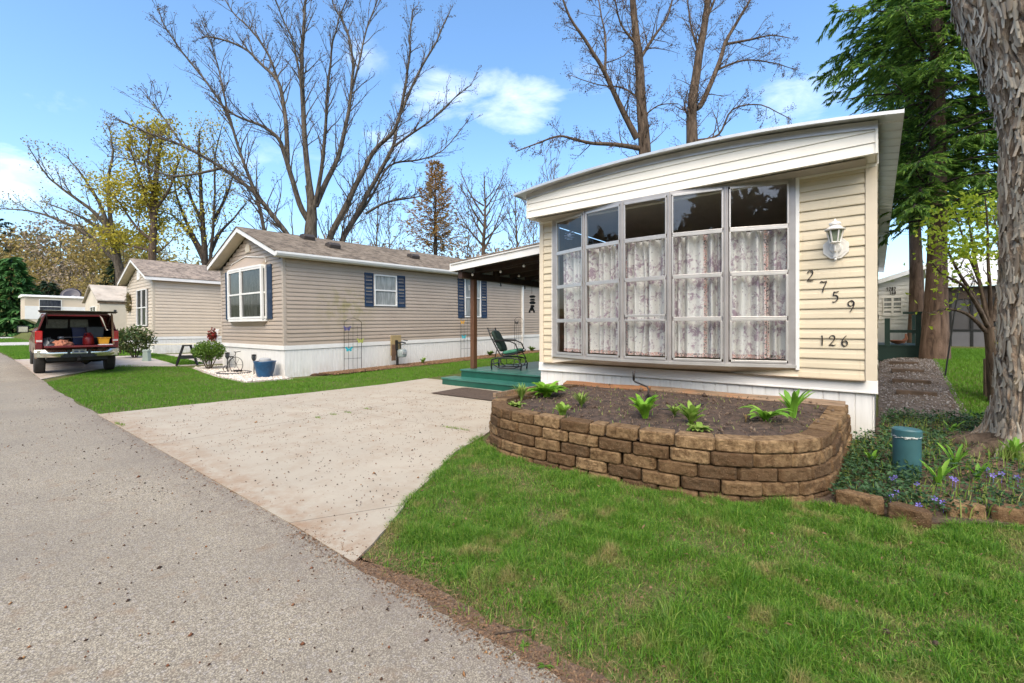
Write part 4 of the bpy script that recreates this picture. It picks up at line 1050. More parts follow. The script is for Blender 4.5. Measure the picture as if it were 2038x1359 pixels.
plank('plank', (-4.22, 6.74, 0.475), (-2.72, 6.76, 0.485), 0.14, 0.035, 'short rusty brown plank at the left back of the raised bed', plain('rust_brown_plank', (0.24,0.11,0.045), 0.8, 0.35, 5, stretch=(0.7,8,8), bump=0.4))
plank('plank', (-2.95, 6.88, 0.47), (-0.30, 6.90, 0.475), 0.15, 0.045, 'long grey weathered plank leaning along the white skirting behind the bed', M['oldwood'])
mb = MB(); mb.bar((-4.1, 6.3, 0.52), (-4.12, 4.75, 0.52), 0.05, 0.06); tag(mb.build('edging_board', M['oldwood']), 'narrow board lying on the left rim of the raised bed', 'board')
cr = thing('crank_handle', 'black iron crank rod with a flat blade stuck in the bed soil', 'crank', (-2.25, 5.75, 0.46))
mb = MB(); mb.tube([(-0.30, 0.05, 0.40), (-0.30, 0.05, 0.28), (-0.28, 0.05, 0.265), (-0.10, 0.02, 0.215), (-0.075, 0.0, 0.18), (-0.07, -0.02, 0.08)], 0.012, 8); mb.tube([(-0.30, 0.05, 0.41), (-0.30, 0.05, 0.29)], 0.017, 8); mb.build('rod', M['iron'], cr, smooth=True)
MB().prism([(-0.115, -0.03, -0.06), (-0.015, -0.03, -0.06), (-0.022, -0.02, 0.10), (-0.05, -0.015, 0.125), (-0.09, -0.015, 0.125), (-0.112, -0.02, 0.10)], (0, 0.012, 0)).build('blade', M['iron'], cr)
mb = MB(); mb.tube([(-2.02, 5.32, 0.475), (-1.75, 5.66, 0.49), (-1.68, 5.90, 0.50)], 0.012, 6); tag(mb.build('iron_bar', M['iron']), 'thin dark iron bar lying flat on the bed soil', 'bar')
# ------------------------------------------------------------------ plants in the bed
def broadleaf(name, base, n, L, Wd, mat, label, cat, group=None, upright=0.6, arch=0.6, stalk=0.3, parent=None):
    """clump of long curved blades rising from one crown; each leaf a folded strip"""
    mb = MB(); base = Vector(base)
    for k in range(n):
        a = 2*math.pi*(k*0.381966+random.random()*0.15); el = upright+random.uniform(-0.25, 0.25)
        l = L*random.uniform(0.65, 1.1); w = Wd*random.uniform(0.75, 1.15)
        out = Vector((math.cos(a), math.sin(a), 0)); sd = Vector((-math.sin(a), math.cos(a), 0))
        pts = []; e = min(1.45, el+0.25); p = Vector((random.uniform(-.25,.25)*Wd, random.uniform(-.25,.25)*Wd, -0.01)); m = 6
        for i in range(m+1):
            pts.append(p.copy()); p = p+(out*math.cos(e)+Vector((0,0,1))*math.sin(e))*(l/m); e -= arch*(1.4/m)*random.uniform(0.7, 1.3)
        vs = []; n0 = len(mb.v)
        for i, q in enumerate(pts):
            u = i/m; ww = w*0.5*(math.sin(math.pi*min(1, (u*(1-stalk)+stalk*0.35)**0.9)) if u < 1 else 0.02)+0.001
            t = (pts[min(i+1, m)]-pts[max(0, i-1)]).normalized(); nr = sd.cross(t)
            vs += [q+sd*ww+nr*(-ww*0.35), q, q-sd*ww+nr*(-ww*0.35)]
        mb.add(vs, [(3*i+j, 3*i+j+1, 3*i+4+j, 3*i+3+j) for i in range(m) for j in (0, 1)])
    o = mb.build(name, mat, parent, smooth=True, loc=base)
    return tag(o, label, cat, group)
BG = 'young plants in the raised bed'
broadleaf('hosta', (-3.70, 5.42, 0.46), 44, 0.36, 0.095, M['hosta'], 'largest bright green hosta clump at the left back of the raised bed', 'plant', BG, 0.75, 0.9)
broadleaf('hosta', (-2.02, 4.88, 0.45), 30, 0.31, 0.075, M['hosta'], 'upright green hosta clump below the black crank rod', 'plant', BG, 1.05, 0.7)
broadleaf('hosta', (-1.50, 4.86, 0.45), 26, 0.26, 0.065, M['hosta2'], 'green hosta with serrated upright leaves in the middle right of the bed', 'plant', BG, 1.1, 0.7)
broadleaf('hosta', (-2.78, 4.38, 0.44), 12, 0.19, 0.07, M['hosta2'], 'small pale hosta shoot near the front left rim of the bed', 'plant', BG, 1.0, 0.6)
broadleaf('hosta', (-1.36, 4.62, 0.44), 28, 0.14, 0.05, M['weed'], 'low dark leafed plant just before the serrated hosta', 'plant', BG, 0.6, 0.8)
broadleaf('tulip_plant', (-0.92, 5.45, 0.46), 18, 0.34, 0.055, M['lily'], 'floppy spreading green plant at the right of the bed', 'plant', BG, 0.7, 1.1)
broadleaf('tulip_plant', (-0.72, 5.82, 0.47), 12, 0.40, 0.06, M['lily'], 'tallest upright green plant near the right end of the long plank', 'plant', BG, 1.15, 0.5)
broadleaf('weed', (-3.62, 4.62, 0.43), 26, 0.14, 0.055, M['weed'], 'little leafy weed at the left inner corner of the bed', 'plant', BG, 0.6, 0.9)
broadleaf('grass_tuft', (-3.85, 5.02, 0.44), 60, 0.26, 0.012, M['weed'], 'grassy tuft beside the large hosta by the left rim', 'plant', BG, 1.2, 0.5, 0.8)
broadleaf('grass_tuft', (-2.92, 5.05, 0.45), 60, 0.22, 0.011, M['weed'], 'thin grassy tuft in the left middle of the bed', 'plant', BG, 1.1, 0.6, 0.8)
broadleaf('grass_tuft', (-1.78, 5.15, 0.46), 50, 0.16, 0.013, M['weed'], 'low grassy tuft beside the iron bar', 'plant', BG, 1.0, 0.7, 0.8)
broadleaf('dry_stalks', (-1.08, 5.3, 0.46), 14, 0.10, 0.010, M['grassdead'], 'cut dry plant stalks standing in the bed soil', 'plant', BG, 1.3, 0.1, 0.8)
x, y = scatter([(-4.0, 4.6), (-3.3, 4.1), (-1.2, 4.2), (-0.4, 5), (-0.4, 6.6), (-4, 6.6)], 260)
P = np.stack([x, y, 0.455+0.045*np.clip((y-4.3)/2.6, 0, 1)+0.03*nz2(x, y, 4, 1)], 1)
tag(blade_mesh('bed_weeds', P, RNG.uniform(0.02, 0.06, len(x)), RNG.uniform(0.004, 0.012, len(x)), M['weed'], lean=0.9), 'tiny green seedlings dotted over the bed soil', 'weeds', kind='stuff')
# ------------------------------------------------------------------ porch deck, steps, roof
deck = thing('porch_deck', 'green painted porch deck with one wide step beside the cream home', 'deck', (-8.3, 8.28, 0))
DX0, DX1, DY0, DY1, DZ = -8.32, -5.03, 8.28, 15.6, 0.39
def loc(mb, dx, dy): mb.v = [(p[0]-dx, p[1]-dy, p[2]) for p in mb.v]; return mb
mb = MB(); n = 24
for i in range(n):
    a = DX0+(DX1-DX0)*i/n; mb.bx(a+0.003, DX0+(DX1-DX0)*(i+1)/n-0.003, DY0-0.03, DY1, DZ-0.035, DZ+random.uniform(-0.0015, 0.0015))
loc(mb, -8.3, 8.28).build('deck_boards', M['deck'], deck)
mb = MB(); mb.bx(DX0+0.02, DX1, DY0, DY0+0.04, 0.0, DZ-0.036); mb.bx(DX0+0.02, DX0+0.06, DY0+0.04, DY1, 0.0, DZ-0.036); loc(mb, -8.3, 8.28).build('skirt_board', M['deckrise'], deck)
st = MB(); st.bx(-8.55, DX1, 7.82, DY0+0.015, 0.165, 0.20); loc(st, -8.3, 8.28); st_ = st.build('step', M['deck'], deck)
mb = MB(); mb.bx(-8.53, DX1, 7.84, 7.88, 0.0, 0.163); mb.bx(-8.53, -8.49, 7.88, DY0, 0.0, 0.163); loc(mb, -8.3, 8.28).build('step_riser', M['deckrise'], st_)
def carpet(u, v):
    x = -7.72+1.75*u+0.10*(1-v); y = 6.66+1.12*v+0.05*u
    return (x, y, 0.024+0.004*math.sin(u*9)*math.sin(v*7)+(0.004 if 0.03 < u < 0.97 and 0.03 < v < 0.97 else 0))
mb = MB().grid(carpet, 30, 16); tag(mb.build('doormat', M['mat'], smooth=True), 'worn brown carpet mat on the concrete before the green step', 'doormat')
roof_ = thing('porch_roof', 'sloping white edged porch roof with dark rafters beside the cream home', 'porch roof', (-8.35, 8.1, 0))
CX0, CX1, CY0, CY1 = -8.42, -5.02, 8.05, 16.0
def cz(x): return 2.93+(x-CX0)*0.066
mb = MB()
for z0, z1, y0, y1 in ((0.0, 0.165, CY0, CY0+0.03), (0.165, 0.20, CY0-0.03, CY0+0.04)):
    mb.prism([(CX0, y0, cz(CX0)+z0-0.055), (CX1, y0, cz(CX1)+z0-0.055), (CX1, y0, cz(CX1)+z1-0.055), (CX0, y0, cz(CX0)+z1-0.055)], (0, y1-y0, 0))
mb.bx(CX0-0.03, CX0, CY0-0.03, CY1, cz(CX0)-0.055, cz(CX0)+0.15)
loc(mb, -8.35, 8.1).build('fascia', M['white'], roof_)
mb = MB(); mb.prism([(CX0-0.04, CY0-0.045, cz(CX0)+0.15), (CX1, CY0-0.045, cz(CX1)+0.15), (CX1, CY0-0.045, cz(CX1)+0.175), (CX0-0.04, CY0-0.045, cz(CX0)+0.175)], (0, CY1-CY0, 0))
loc(mb, -8.35, 8.1).build('roof_sheet', M['shinglegrey'], roof_)
mb = MB(); mb.prism([(CX0+0.01, CY0+0.04, cz(CX0)+0.10), (CX1, CY0+0.04, cz(CX1)+0.10), (CX1, CY0+0.04, cz(CX1)+0.14), (CX0+0.01, CY0+0.04, cz(CX0)+0.14)], (0, CY1-CY0-0.1, 0)); loc(mb, -8.35, 8.1).build('ceiling_boards', M['darkwood'], roof_)
for k in range(11):
    y = CY0+0.10+k*0.74
    mb = MB(); mb.prism([(CX0+0.02, y, cz(CX0)-0.06), (CX1, y, cz(CX1)-0.06), (CX1, y, cz(CX1)+0.098), (CX0+0.02, y, cz(CX0)+0.098)], (0, 0.045, 0)); loc(mb, -8.35, 8.1).build('rafter', M['darkwood'], roof_)
mb = MB(); mb.bx(-8.26, -8.12, CY0+0.08, CY1-0.1, 2.70, 2.868); loc(mb, -8.35, 8.1).build('beam', M['darkwood'], roof_)
for y in (8.56, 15.4):
    mb = MB(); mb.bx(-8.255, -8.125, y, y+0.13, DZ, 2.70); mb.bx(-8.275, -8.255, y-0.0, y+0.13, 2.44, 2.87) if False else None
    loc(mb, -8.35, 8.1).build('post', M['wood'], roof_, bevel=0.008)
mb = MB(); mb.bx(-8.28, -8.262, 8.53, 8.56, 2.42, 2.56); tag(mb.build('outlet_box', M['white'], bevel=0.003), 'small white outlet box on the brown porch post', 'outlet')
# string lights
sl = thing('string_lights', 'string of frosted bulbs hung along the porch roof rafters', 'string lights', (-8.2, 8.3, 2.8))
mb = MB(); wire = [(-8.05, 8.30, 2.83), (-7.2, 8.5, 2.89), (-6.4, 8.36, 2.94), (-5.5, 8.5, 3.0)]; wire2 = [(-8.09, 8.7, 2.69), (-8.09, 10.5, 2.66), (-8.09, 12.5, 2.69), (-8.09, 15.0, 2.66)]
for w in (wire, wire2): mb.tube([(p[0]+8.2, p[1]-8.3, p[2]-2.8) for p in w], 0.005, 4)
mb.build('wire', M['black'], sl)
for p in ((-7.95, 8.33, 2.80), (-7.15, 8.48, 2.83), (-6.35, 8.36, 2.89), (-7.3, 9.4, 2.82), (-6.5, 9.5, 2.84), (-5.6, 8.6, 2.93)):
    mb = MB(); q = Vector((p[0]+8.2, p[1]-8.3, p[2]-2.8)); mb.lathe([(0.0, -0.05), (0.022, -0.042), (0.032, -0.022), (0.026, 0.0), (0.013, 0.02)], q, 10); b_ = mb.build('bulb', M['bulb'], sl, smooth=True)
    MB().lathe([(0.013, 0.02), (0.015, 0.045), (0.008, 0.06)], q, 8).build('socket', M['black'], b_)
for y in (9.6, 10.7, 11.7, 12.7):
    mb = MB(); q = Vector((0.11, y-8.3, -0.13)); mb.lathe([(0.0, -0.09), (0.022, -0.08), (0.030, -0.06), (0.018, -0.03)], q, 10); b_ = mb.build('bulb', M['glassdark'], sl, smooth=True)
    MB().lathe([(0.018, -0.03), (0.020, 0.0), (0.010, 0.02)], q, 8).build('socket', M['black'], b_)
# wind chime under the far beam
wc = thing('wind_chime', 'black metal wind chime of stacked shapes hanging from the porch beam', 'wind chime', at(1058.5, 560, 13.2))
mb = MB()
o = wc.location; mb.tube([(0, 0, 0.06), (0, 0, -0.36)], 0.006, 4)
mb.tube([(0.0, 0, 0.05), (0.12, 0.02, 0.12), (0.3, 0.05, 0.11), (0.34, 0.05, 0.04)], 0.010, 5); mb.build('hook', M['iron'], wc)
for z, w, h in ((-0.40, 0.10, 0.07), (-0.50, 0.08, 0.06), (-0.57, 0.10, 0.09), (-0.68, 0.06, 0.07)):
    mb = MB(); mb.prism([(-w*0.5, 0, z-h), (-w, 0, z-h*0.5), (-w*0.4, 0, z), (w*0.4, 0, z), (w, 0, z-h*0.6), (w*0.5, 0, z-h)], (0.02, 0.03, 0)); mb.build('chime_piece', M['iron'], wc)
mb = MB()
for s in (-1, 1): mb.tube([(0.02*s, 0, -0.74), (0.09*s, 0, -0.90)], [0.02, 0.03], 5)
mb.tube([(0, 0, -0.74), (0, 0, -0.86)], 0.02, 5); mb.build('chime_tail', M['iron'], wc)
# ------------------------------------------------------------------ glider chair, faces +x
ch = thing('glider_chair', 'black metal glider chair with green seat cushion on the green deck', 'chair', (-7.36, 9.05, DZ), R(22))
for s in (-0.29, 0.29):
    mb = MB()
    mb.tube([(-0.36, s, 0.0), (-0.37, s, 0.12), (-0.36, s, 0.25), (-0.20, s, 0.30), (0.18, s, 0.30), (0.34, s, 0.27), (0.42, s, 0.14), (0.40, s, 0.0)], 0.019, 8)
    mb.tube([(-0.33, s, 0.26), (-0.30, s, 0.12), (-0.16, s, 0.045), (0.22, s, 0.045), (0.34, s, 0.10), (0.38, s, 0.22)], 0.015, 8)
    mb.tube([(-0.16, s, 0.29), (-0.14, s, 0.10), (0.20, s, 0.10), (0.25, s, 0.28)], 0.013, 8)
    mb.build('base_frame', M['black'], ch, smooth=True)
    mb = MB(); mb.tube([(-0.47, s, 1.06), (-0.40, s, 0.86), (-0.24, s, 0.56), (-0.13, s, 0.38), (0.0, s, 0.355), (0.20, s, 0.40), (0.36, s, 0.46), (0.36, s, 0.50)], 0.017, 8)
    mb.tube([(-0.22, s, 0.52), (-0.27, s, 0.31)], 0.014, 8); mb.tube([(0.28, s, 0.43), (0.38, s, 0.26)], 0.014, 8); mb.build('seat_frame', M['black'], ch, smooth=True)
    mb = MB(); mb.tube([(-0.33, s, 0.70), (-0.1, s, 0.735), (0.12, s, 0.72), (0.26, s, 0.66), (0.33, s, 0.50)], 0.016, 8); mb.bx(-0.30, 0.10, s-0.035, s+0.035, 0.735, 0.758); mb.build('armrest', M['black'], ch)
mb = MB()
for p in ((-0.36, 0.14), (0.40, 0.10), (-0.16, 0.045), (0.22, 0.045)): mb.tube([(p[0], -0.29, p[1]), (p[0], 0.29, p[1])], 0.014, 6)
for k in range(9):
    u = k/8; mb.tube([(-0.44+0.30*u, -0.29, 1.0-0.60*u), (-0.44+0.30*u, 0.29, 1.0-0.60*u)], 0.010, 5)
for k in range(7): mb.tube([(-0.1+0.07*k, -0.29, 0.362+0.017*k), (-0.1+0.07*k, 0.29, 0.362+0.017*k)], 0.010, 5)
mb.build('crossbars', M['black'], ch)
def cush(name, mat, c0, c1, th, w):
    c0, c1 = Vector(c0), Vector(c1); d = (c1-c0); nr = Vector((-d.z, 0, d.x)).normalized()
    mb = MB()
    def f(u, v):
        a = 2*math.pi*u; b = (v-0.5)*math.pi
        ex = lambda t: math.copysign(abs(t)**0.35, t)
        x_ = ex(math.cos(b))*ex(math.cos(a)); y_ = ex(math.cos(b))*ex(math.sin(a)); z_ = ex(math.sin(b))
        p = (c0+c1)/2+d*0.5*x_+Vector((0, 1, 0))*w*0.5*y_+nr*th*0.5*z_*(0.75+0.25*(1-x_*x_))
        return tuple(p)
    mb.grid(f, 24, 12); return mb.build(name, mat, ch, smooth=True)
cush('seat_cushion', M['cushion'], (-0.10, 0, 0.42), (0.34, 0, 0.50), 0.10, 0.54)
cush('back_cushion', M['cushiondark'], (-0.12, 0, 0.46), (-0.38, 0, 0.98), 0.11, 0.54)
# ------------------------------------------------------------------ generic gabled single wide
def window(parent, o, u, n, w, h, mats, lights=2, vert=False, shut=None, shw=0.28, name='window'):
    """double hung window: o = lower left corner on wall"""
    o, u, n = Vector(o), Vector(u), Vector(n); z = Vector((0, 0, 1))
    def slab(mb, a, b, c, d, t0, t1):
        q = [o+u*a+z*c, o+u*b+z*c, o+u*b+z*d, o+u*a+z*d]; mb.prism([p+n*t0 for p in q], n*(t1-t0))
    mb = MB(); f = 0.045
    slab(mb, 0, w, 0, f, -0.02, 0.045); slab(mb, 0, w, h-f, h, -0.02, 0.045); slab(mb, 0, f, f, h-f, -0.02, 0.045); slab(mb, w-f, w, f, h-f, -0.02, 0.045)
    slab(mb, f, w-f, h/2-0.022, h/2+0.022, 0.0, 0.038)
    if vert: slab(mb, w/2-0.035, w/2+0.035, f, h-f, 0.0, 0.040)
    fr = mb.build(name, M['white'], parent, fixn=True)
    xs = [(f, w-f)] if not vert else [(f, w/2-0.035), (w/2+0.035, w-f)]
    for a, b in xs:
        for c, d, t in ((f, h/2-0.022, 0.008), (h/2+0.022, h-f, 0.016)):
            g = MB(); q = [o+u*a+z*c+n*t, o+u*b+z*c+n*t, o+u*b+z*d+n*t, o+u*a+z*d+n*t]; g.poly(q); g.build('pane', mats, fr)
    if shut:
        for a in (-shw-0.03, w+0.03):
            mb = MB(); slab(mb, a, a+0.04, -0.03, h+0.03, -0.005, 0.035); slab(mb, a+shw-0.04, a+shw, -0.03, h+0.03, -0.005, 0.035)
            slab(mb, a+0.04, a+shw-0.04, -0.03, 0.03, -0.005, 0.033); slab(mb, a+0.04, a+shw-0.04, h-0.03, h+0.03, -0.005, 0.033); slab(mb, a+0.04, a+shw-0.04, h/2-0.03, h/2+0.03, -0.005, 0.033)
            zz = 0.03
            while zz < h-0.06:
                if abs(zz-h/2) > 0.055:
                    q = [o+u*(a+0.04)+z*zz+n*0.026, o+u*(a+shw-0.04)+z*zz+n*0.026, o+u*(a+shw-0.04)+z*(zz+0.034)+n*0.006, o+u*(a+0.04)+z*(zz+0.034)+n*0.006]; mb.poly(q)
                zz += 0.035
            slab(mb, a+0.03, a+shw-0.03, -0.02, h+0.02, -0.012, -0.002)
            mb.build('shutter', shut, parent)
    return fr
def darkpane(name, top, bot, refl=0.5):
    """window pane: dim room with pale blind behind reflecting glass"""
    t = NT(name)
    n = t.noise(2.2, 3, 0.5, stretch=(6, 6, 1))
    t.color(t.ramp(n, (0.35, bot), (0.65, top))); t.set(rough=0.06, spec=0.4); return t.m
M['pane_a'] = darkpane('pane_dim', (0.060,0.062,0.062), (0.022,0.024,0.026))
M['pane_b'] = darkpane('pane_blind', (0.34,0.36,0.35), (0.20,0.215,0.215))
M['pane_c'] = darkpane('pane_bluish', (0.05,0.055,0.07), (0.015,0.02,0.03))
def singlewide(root, w, L, z0, z1, lap, wallm, sidem, trimm, roofm, pitch, gh, openings_front=(), openings_side=(), oh=0.35, zg=0.0, gutter=False, back=True):
    """local frame: front right ground corner at origin, front along -x, depth along +y, right side wall on x=0"""
    rh = z1+pitch*w/2
    xr = lambda z: (0.05, w-0.05) if z < z1 else (0.05+max(0, (z-z1)/pitch), w-0.05-max(0, (z-z1)/pitch))
    mb = MB(); laps(mb, (-w, 0, 0), (1, 0, 0), (0, -1, 0), z0, rh-0.06, lap, xr, openings_front); mb.build('front_wall', wallm, root)
    mb = MB(); laps(mb, (0, 0.05, 0), (0, 1, 0), (1, 0, 0), z0, z1, lap, lambda z: (0.02, L-0.06), openings_side); mb.build('side_wall', sidem, root)
    mb = MB(); laps(mb, (-w, L, 0), (0, -1, 0), (-1, 0, 0), z0, z1, lap, lambda z: (0.05, L-0.05)); mb.poly([(-w+0.02, L-0.02, z0), (-0.02, L-0.02, z0), (-0.02, L-0.02, z1), (-w/2, L-0.02, rh-0.05), (-w+0.02, L-0.02, z1)]); mb.build('back_wall', wallm, root)
    MB().bx(-0.085, 0.006, -0.024, 0.07, z0-0.02, z1+0.02).build('corner_trim', trimm, root, bevel=0.004); MB().bx(-w-0.006, -w+0.07, -0.022, 0.07, z0, z1+0.02).build('corner_trim', trimm, root, bevel=0.004)
    mb = MB(); ribs(mb, (-w, 0.004, 0), (1, 0, 0), (0, -1, 0), w, -0.15+zg, z0-0.10, 0.10, 0.008); ribs(mb, (-0.004, 0.0, 0), (0, 1, 0), (1, 0, 0), L, -0.15+zg, z0-0.10, 0.10, 0.008); mb.bx(-w+0.01, -0.01, L-0.02, L-0.01, -0.1, z0)
    ribs(mb, (-w+0.004, L, 0), (0, -1, 0), (-1, 0, 0), L, -0.15+zg, z0-0.10, 0.10, 0.008); mb.build('skirting', M['skirt'], root)
    mb = MB(); mb.bx(-w-0.014, 0.016, -0.030, 0.02, z0-0.125, z0+0.004); mb.bx(-0.02, 0.018, 0.02, L, z0-0.125, z0+0.004); mb.bx(-w-0.016, -w+0.02, 0.02, L, z0-0.125, z0+0.004); mb.build('trim_band', M['white'], root, bevel=0.003)
    # roof
    ex = 0.28; t = 0.10
    ze = z1-pitch*ex*0.0+0.06
    mb = MB()
    for s in (1, -1):
        xe = (ex if s > 0 else -w-ex)
        for zt, th in ((0.10, 0.035),):
            a = (xe, -oh-0.02, ze+0.02+zt); b = (-w/2, -oh-0.02, ze+0.02+zt+pitch*(w/2+ex)*0.92)
            q = [Vector(a), Vector(b), Vector(b)-Vector((0, 0, th)), Vector(a)-Vector((0, 0, th))]; mb.prism(q, (0, L+2*oh+0.04, 0))
    mb.build('roof', roofm, root, fixn=True)
    pr = pitch*0.92
    mb = MB()
    for s in (1, -1):
        xe = (ex-0.01 if s > 0 else -w-ex+0.01)
        a = Vector((xe, -oh, ze-0.055)); b = Vector((-w/2, -oh, ze-0.055+pr*(w/2+ex-0.01))); up = Vector((0, 0, 0.138))
        mb.prism([a, b, b+up, a+up], (0, 0.03, 0))
        mb.bx(min(xe, xe-s*0.03), max(xe, xe-s*0.03), -oh+0.03, L+oh, ze-0.055, ze+0.082)
    mb.build('fascia', M['white'], root, fixn=True)
    mb = MB()
    for s in (1, -1):
        xe = (ex-0.04 if s > 0 else -w-ex+0.04)
        mb.quad((xe, -oh+0.03, ze-0.05), (xe, L, ze-0.05), (0.0 if s > 0 else -w, L, ze-0.05), (0.0 if s > 0 else -w, -oh+0.03, ze-0.05))
        mb.quad((xe, -oh+0.03, ze-0.048), (xe, 0.0, ze-0.048), (-w/2, 0.0, ze-0.05+pr*(w/2+ex-0.04)), (-w/2, -oh+0.03, ze-0.05+pr*(w/2+ex-0.04)))
    mb.build('soffit', M['soffit'], root)
    if gutter:
        mb = MB(); x0 = ex+0.0
        q = [(x0, -oh, ze+0.085), (x0, -oh, ze-0.03), (x0+0.07, -oh, ze-0.03), (x0+0.105, -oh, ze+0.03), (x0+0.105, -oh, ze+0.085)]; mb.prism(q, (0, L+2*oh, 0)); mb.build('gutter', M['white'], root, fixn=True)
    return ze, pr, rh
def roofvent(root, x, y, z, pr, mat=None):
    mb = MB(); ps = [(-0.16, 0, 0.02), (0.16, 0, -0.32*pr*0.5+0.0), (0.20, 0, 0.08), (0.10, 0, 0.17), (-0.10, 0, 0.17), (-0.16, 0, 0.12)]
    mb.prism([(x+p[0], y, z+p[2]) for p in ps], (0, 0.40, 0)); mb.build('roof_vent', mat or M['vent'], root, bevel=0.02, fixn=True)
# ------------------------------------------------------------------ taupe home
H2 = (-13.42, 6.2, 0.0)
h2 = thing('mobile_home', 'taupe sided single wide home with blue shutters and brown shingle roof, middle of the row', 'mobile home', H2)
h2.rotation_euler = (R(0.9), 0, 0)
W2, L2 = 4.72, 19.0
ze, pr, rh = singlewide(h2, W2, L2, 0.92, 3.46, 0.1215, M['taupe'], M['taupeside'], plain('taupe_trim', (0.42,0.355,0.29), 0.48, 0.05), M['shingle'], 0.42, 0,
    openings_front=[(0.84, W2-0.98, 1.66, 3.40)], openings_side=[(2.98, 3.92, 2.15, 3.24), (7.36, 8.40, 1.76, 3.42)], gutter=True)
for yv, xv in ((1.5, -1.9), (1.95, -1.05), (5.4, -1.05)): roofvent(h2, xv, yv, ze+0.10+pr*(0.28-xv), pr)
mb = MB(); mb.lathe([(0.07, -0.3), (0.07, 0.55), (0.05, 0.56)], (-0.9, 15.3, ze+0.5), 12); mb.build('vent_pipe', M['ventpipe'], h2, smooth=True, auto=40)
window(h2, (0.003, 3.03, 2.15), (0, 1, 0), (1, 0, 0), 0.94, 1.08, M['pane_b'], shut=M['blue'], shw=0.34)
window(h2, (0.003, 7.41, 1.77), (0, 1, 0), (1, 0, 0), 0.98, 1.64, M['pane_b'], shut=M['blue'], shw=0.36)
mb = MB(); mb.bx(0.005, 0.09, 11.3, 11.40, -0.05, 3.44); mb.build('downspout', M['white'], h2, bevel=0.01)
mb = MB(); mb.prism([(-W2/2-0.16, -0.05, 3.86), (-W2/2+0.16, -0.05, 3.86), (-W2/2+0.16, -0.05, 4.06), (-W2/2, -0.05, 4.15), (-W2/2-0.16, -0.05, 4.06)], (0, 0.04, 0)); mb.build('gable_vent', M['soffit'], h2, bevel=0.01)
# bay window
BX = [-3.82, -3.42, -2.33, -1.12]; BX = [-W2+0.90, -W2+1.22, -W2+2.30, -W2+3.64]
BP = [Vector((BX[0], -0.03, 0)), Vector((BX[0]+0.13, -0.13, 0)), Vector((BX[0]+1.22, -0.16, 0)), Vector((BX[3]-0.05, -0.13, 0)), Vector((BX[3], -0.03, 0))]
bz0, bz1 = 1.74, 3.32
mb = MB()
q = [(p.x, p.y-0.03, bz0-0.09) for p in BP]+[(BX[3], 0.02, bz0-0.09), (BX[0], 0.02, bz0-0.09)]; mb.prism(q, (0, 0, 0.08))
q = [(p.x, p.y-0.03, bz1) for p in BP]+[(BX[3], 0.02, bz1), (BX[0], 0.02, bz1)]; mb.prism(q, (0, 0, 0.06))
for i, p in enumerate(BP): mb.box((p.x, p.y-0.005, (bz0+bz1)/2), (0.10 if 0 < i < 4 else 0.07, 0.06, bz1-bz0+0.02))
for i in range(4):
    a, b = BP[i], BP[i+1]
    for z, h in ((bz0+0.03, 0.06), (bz1-0.03, 0.06), ((bz0+bz1)/2, 0.05)): mb.bar((a.x, a.y, z), (b.x, b.y, z), 0.04, h)
bay = mb.build('bay_window', M['white'], h2)
for i in range(4):
    a, b = BP[i], BP[i+1]; zm = (bz0+bz1)/2
    for c, d in ((bz0+0.05, zm-0.02), (zm+0.02, bz1-0.05)):
        MB().quad((a.x, a.y+0.008, c), (b.x, b.y+0.008, c), (b.x, b.y+0.008, d), (a.x, a.y+0.008, d)).build('pane', M['pane_a'], bay)
mb = MB()
for i in range(4):
    a, b = BP[i], BP[i+1]; mb.quad((a.x*0.8-0.47, 0.0, bz0-0.26), (b.x*0.8-0.47, 0.0, bz0-0.26), (b.x, b.y, bz0-0.09), (a.x, a.y, bz0-0.09))
mb.build('bay_underside', M['taupe'], bay)
mb = MB()
tops = [bz1+0.10, bz1+0.26, bz1+0.42, bz1+0.26, bz1+0.10]
for i in range(4):
    a, b = BP[i], BP[i+1]; mb.quad((a.x, a.y-0.02, bz1+0.06), (b.x, b.y-0.02, bz1+0.06), (b.x, 0.0, tops[i+1]), (a.x, 0.0, tops[i]))
mb.build('bay_roof', M['taupe'], bay)
mb = MB(); mb.tube([(p.x, -0.022, t+0.02) for p, t in zip(BP, tops)], 0.018, 6); mb.build('bay_roof_trim', M['white'], bay)
for a in (BX[0]-0.40, BX[3]+0.09):
    mb = MB(); mb.bx(a, a+0.30, -0.05, -0.016, 1.72, 3.36); zz = 1.78
    while zz < 3.28:
        if abs(zz-2.54) > 0.05: mb.prism([(a+0.04, -0.050, zz), (a+0.26, -0.050, zz), (a+0.26, -0.062, zz+0.004), (a+0.04, -0.062, zz+0.004)], (0, 0.0, 0.026))
        zz += 0.036
    mb.build('shutter', M['blue'], h2)
# ------------------------------------------------------------------ beige home beyond it
H3 = (-25.9, 6.0, hgt(-25.9, 6)-0.08)
h3 = thing('mobile_home', 'pale beige single wide home with tall white window, behind the pickup truck', 'mobile home', H3)
W3, L3 = 4.75, 16.0
ze, pr, rh = singlewide(h3, W3, L3, 0.86, 3.44, 0.150, M['beige'], M['beige'], M['beigetrim'], M['shinglegrey'], 0.42, 0, openings_front=[(1.98, 4.02, 1.30, 3.16)])
window(h3, (-W3+2.02, -0.003, 1.36), (1, 0, 0), (0, -1, 0), 1.72, 1.76, M['pane_c'], vert=True)
roofvent(h3, -1.0, 5.2, ze+0.10+pr*(0.28+1.0), pr)
mb = MB(); mb.bx(-W3/2-0.25, -W3/2+0.25, -0.05, -0.015, 3.62, 4.06); mb.build('gable_vent', M['white'], h3, bevel=0.01)
mb = MB(); 
P_ = []
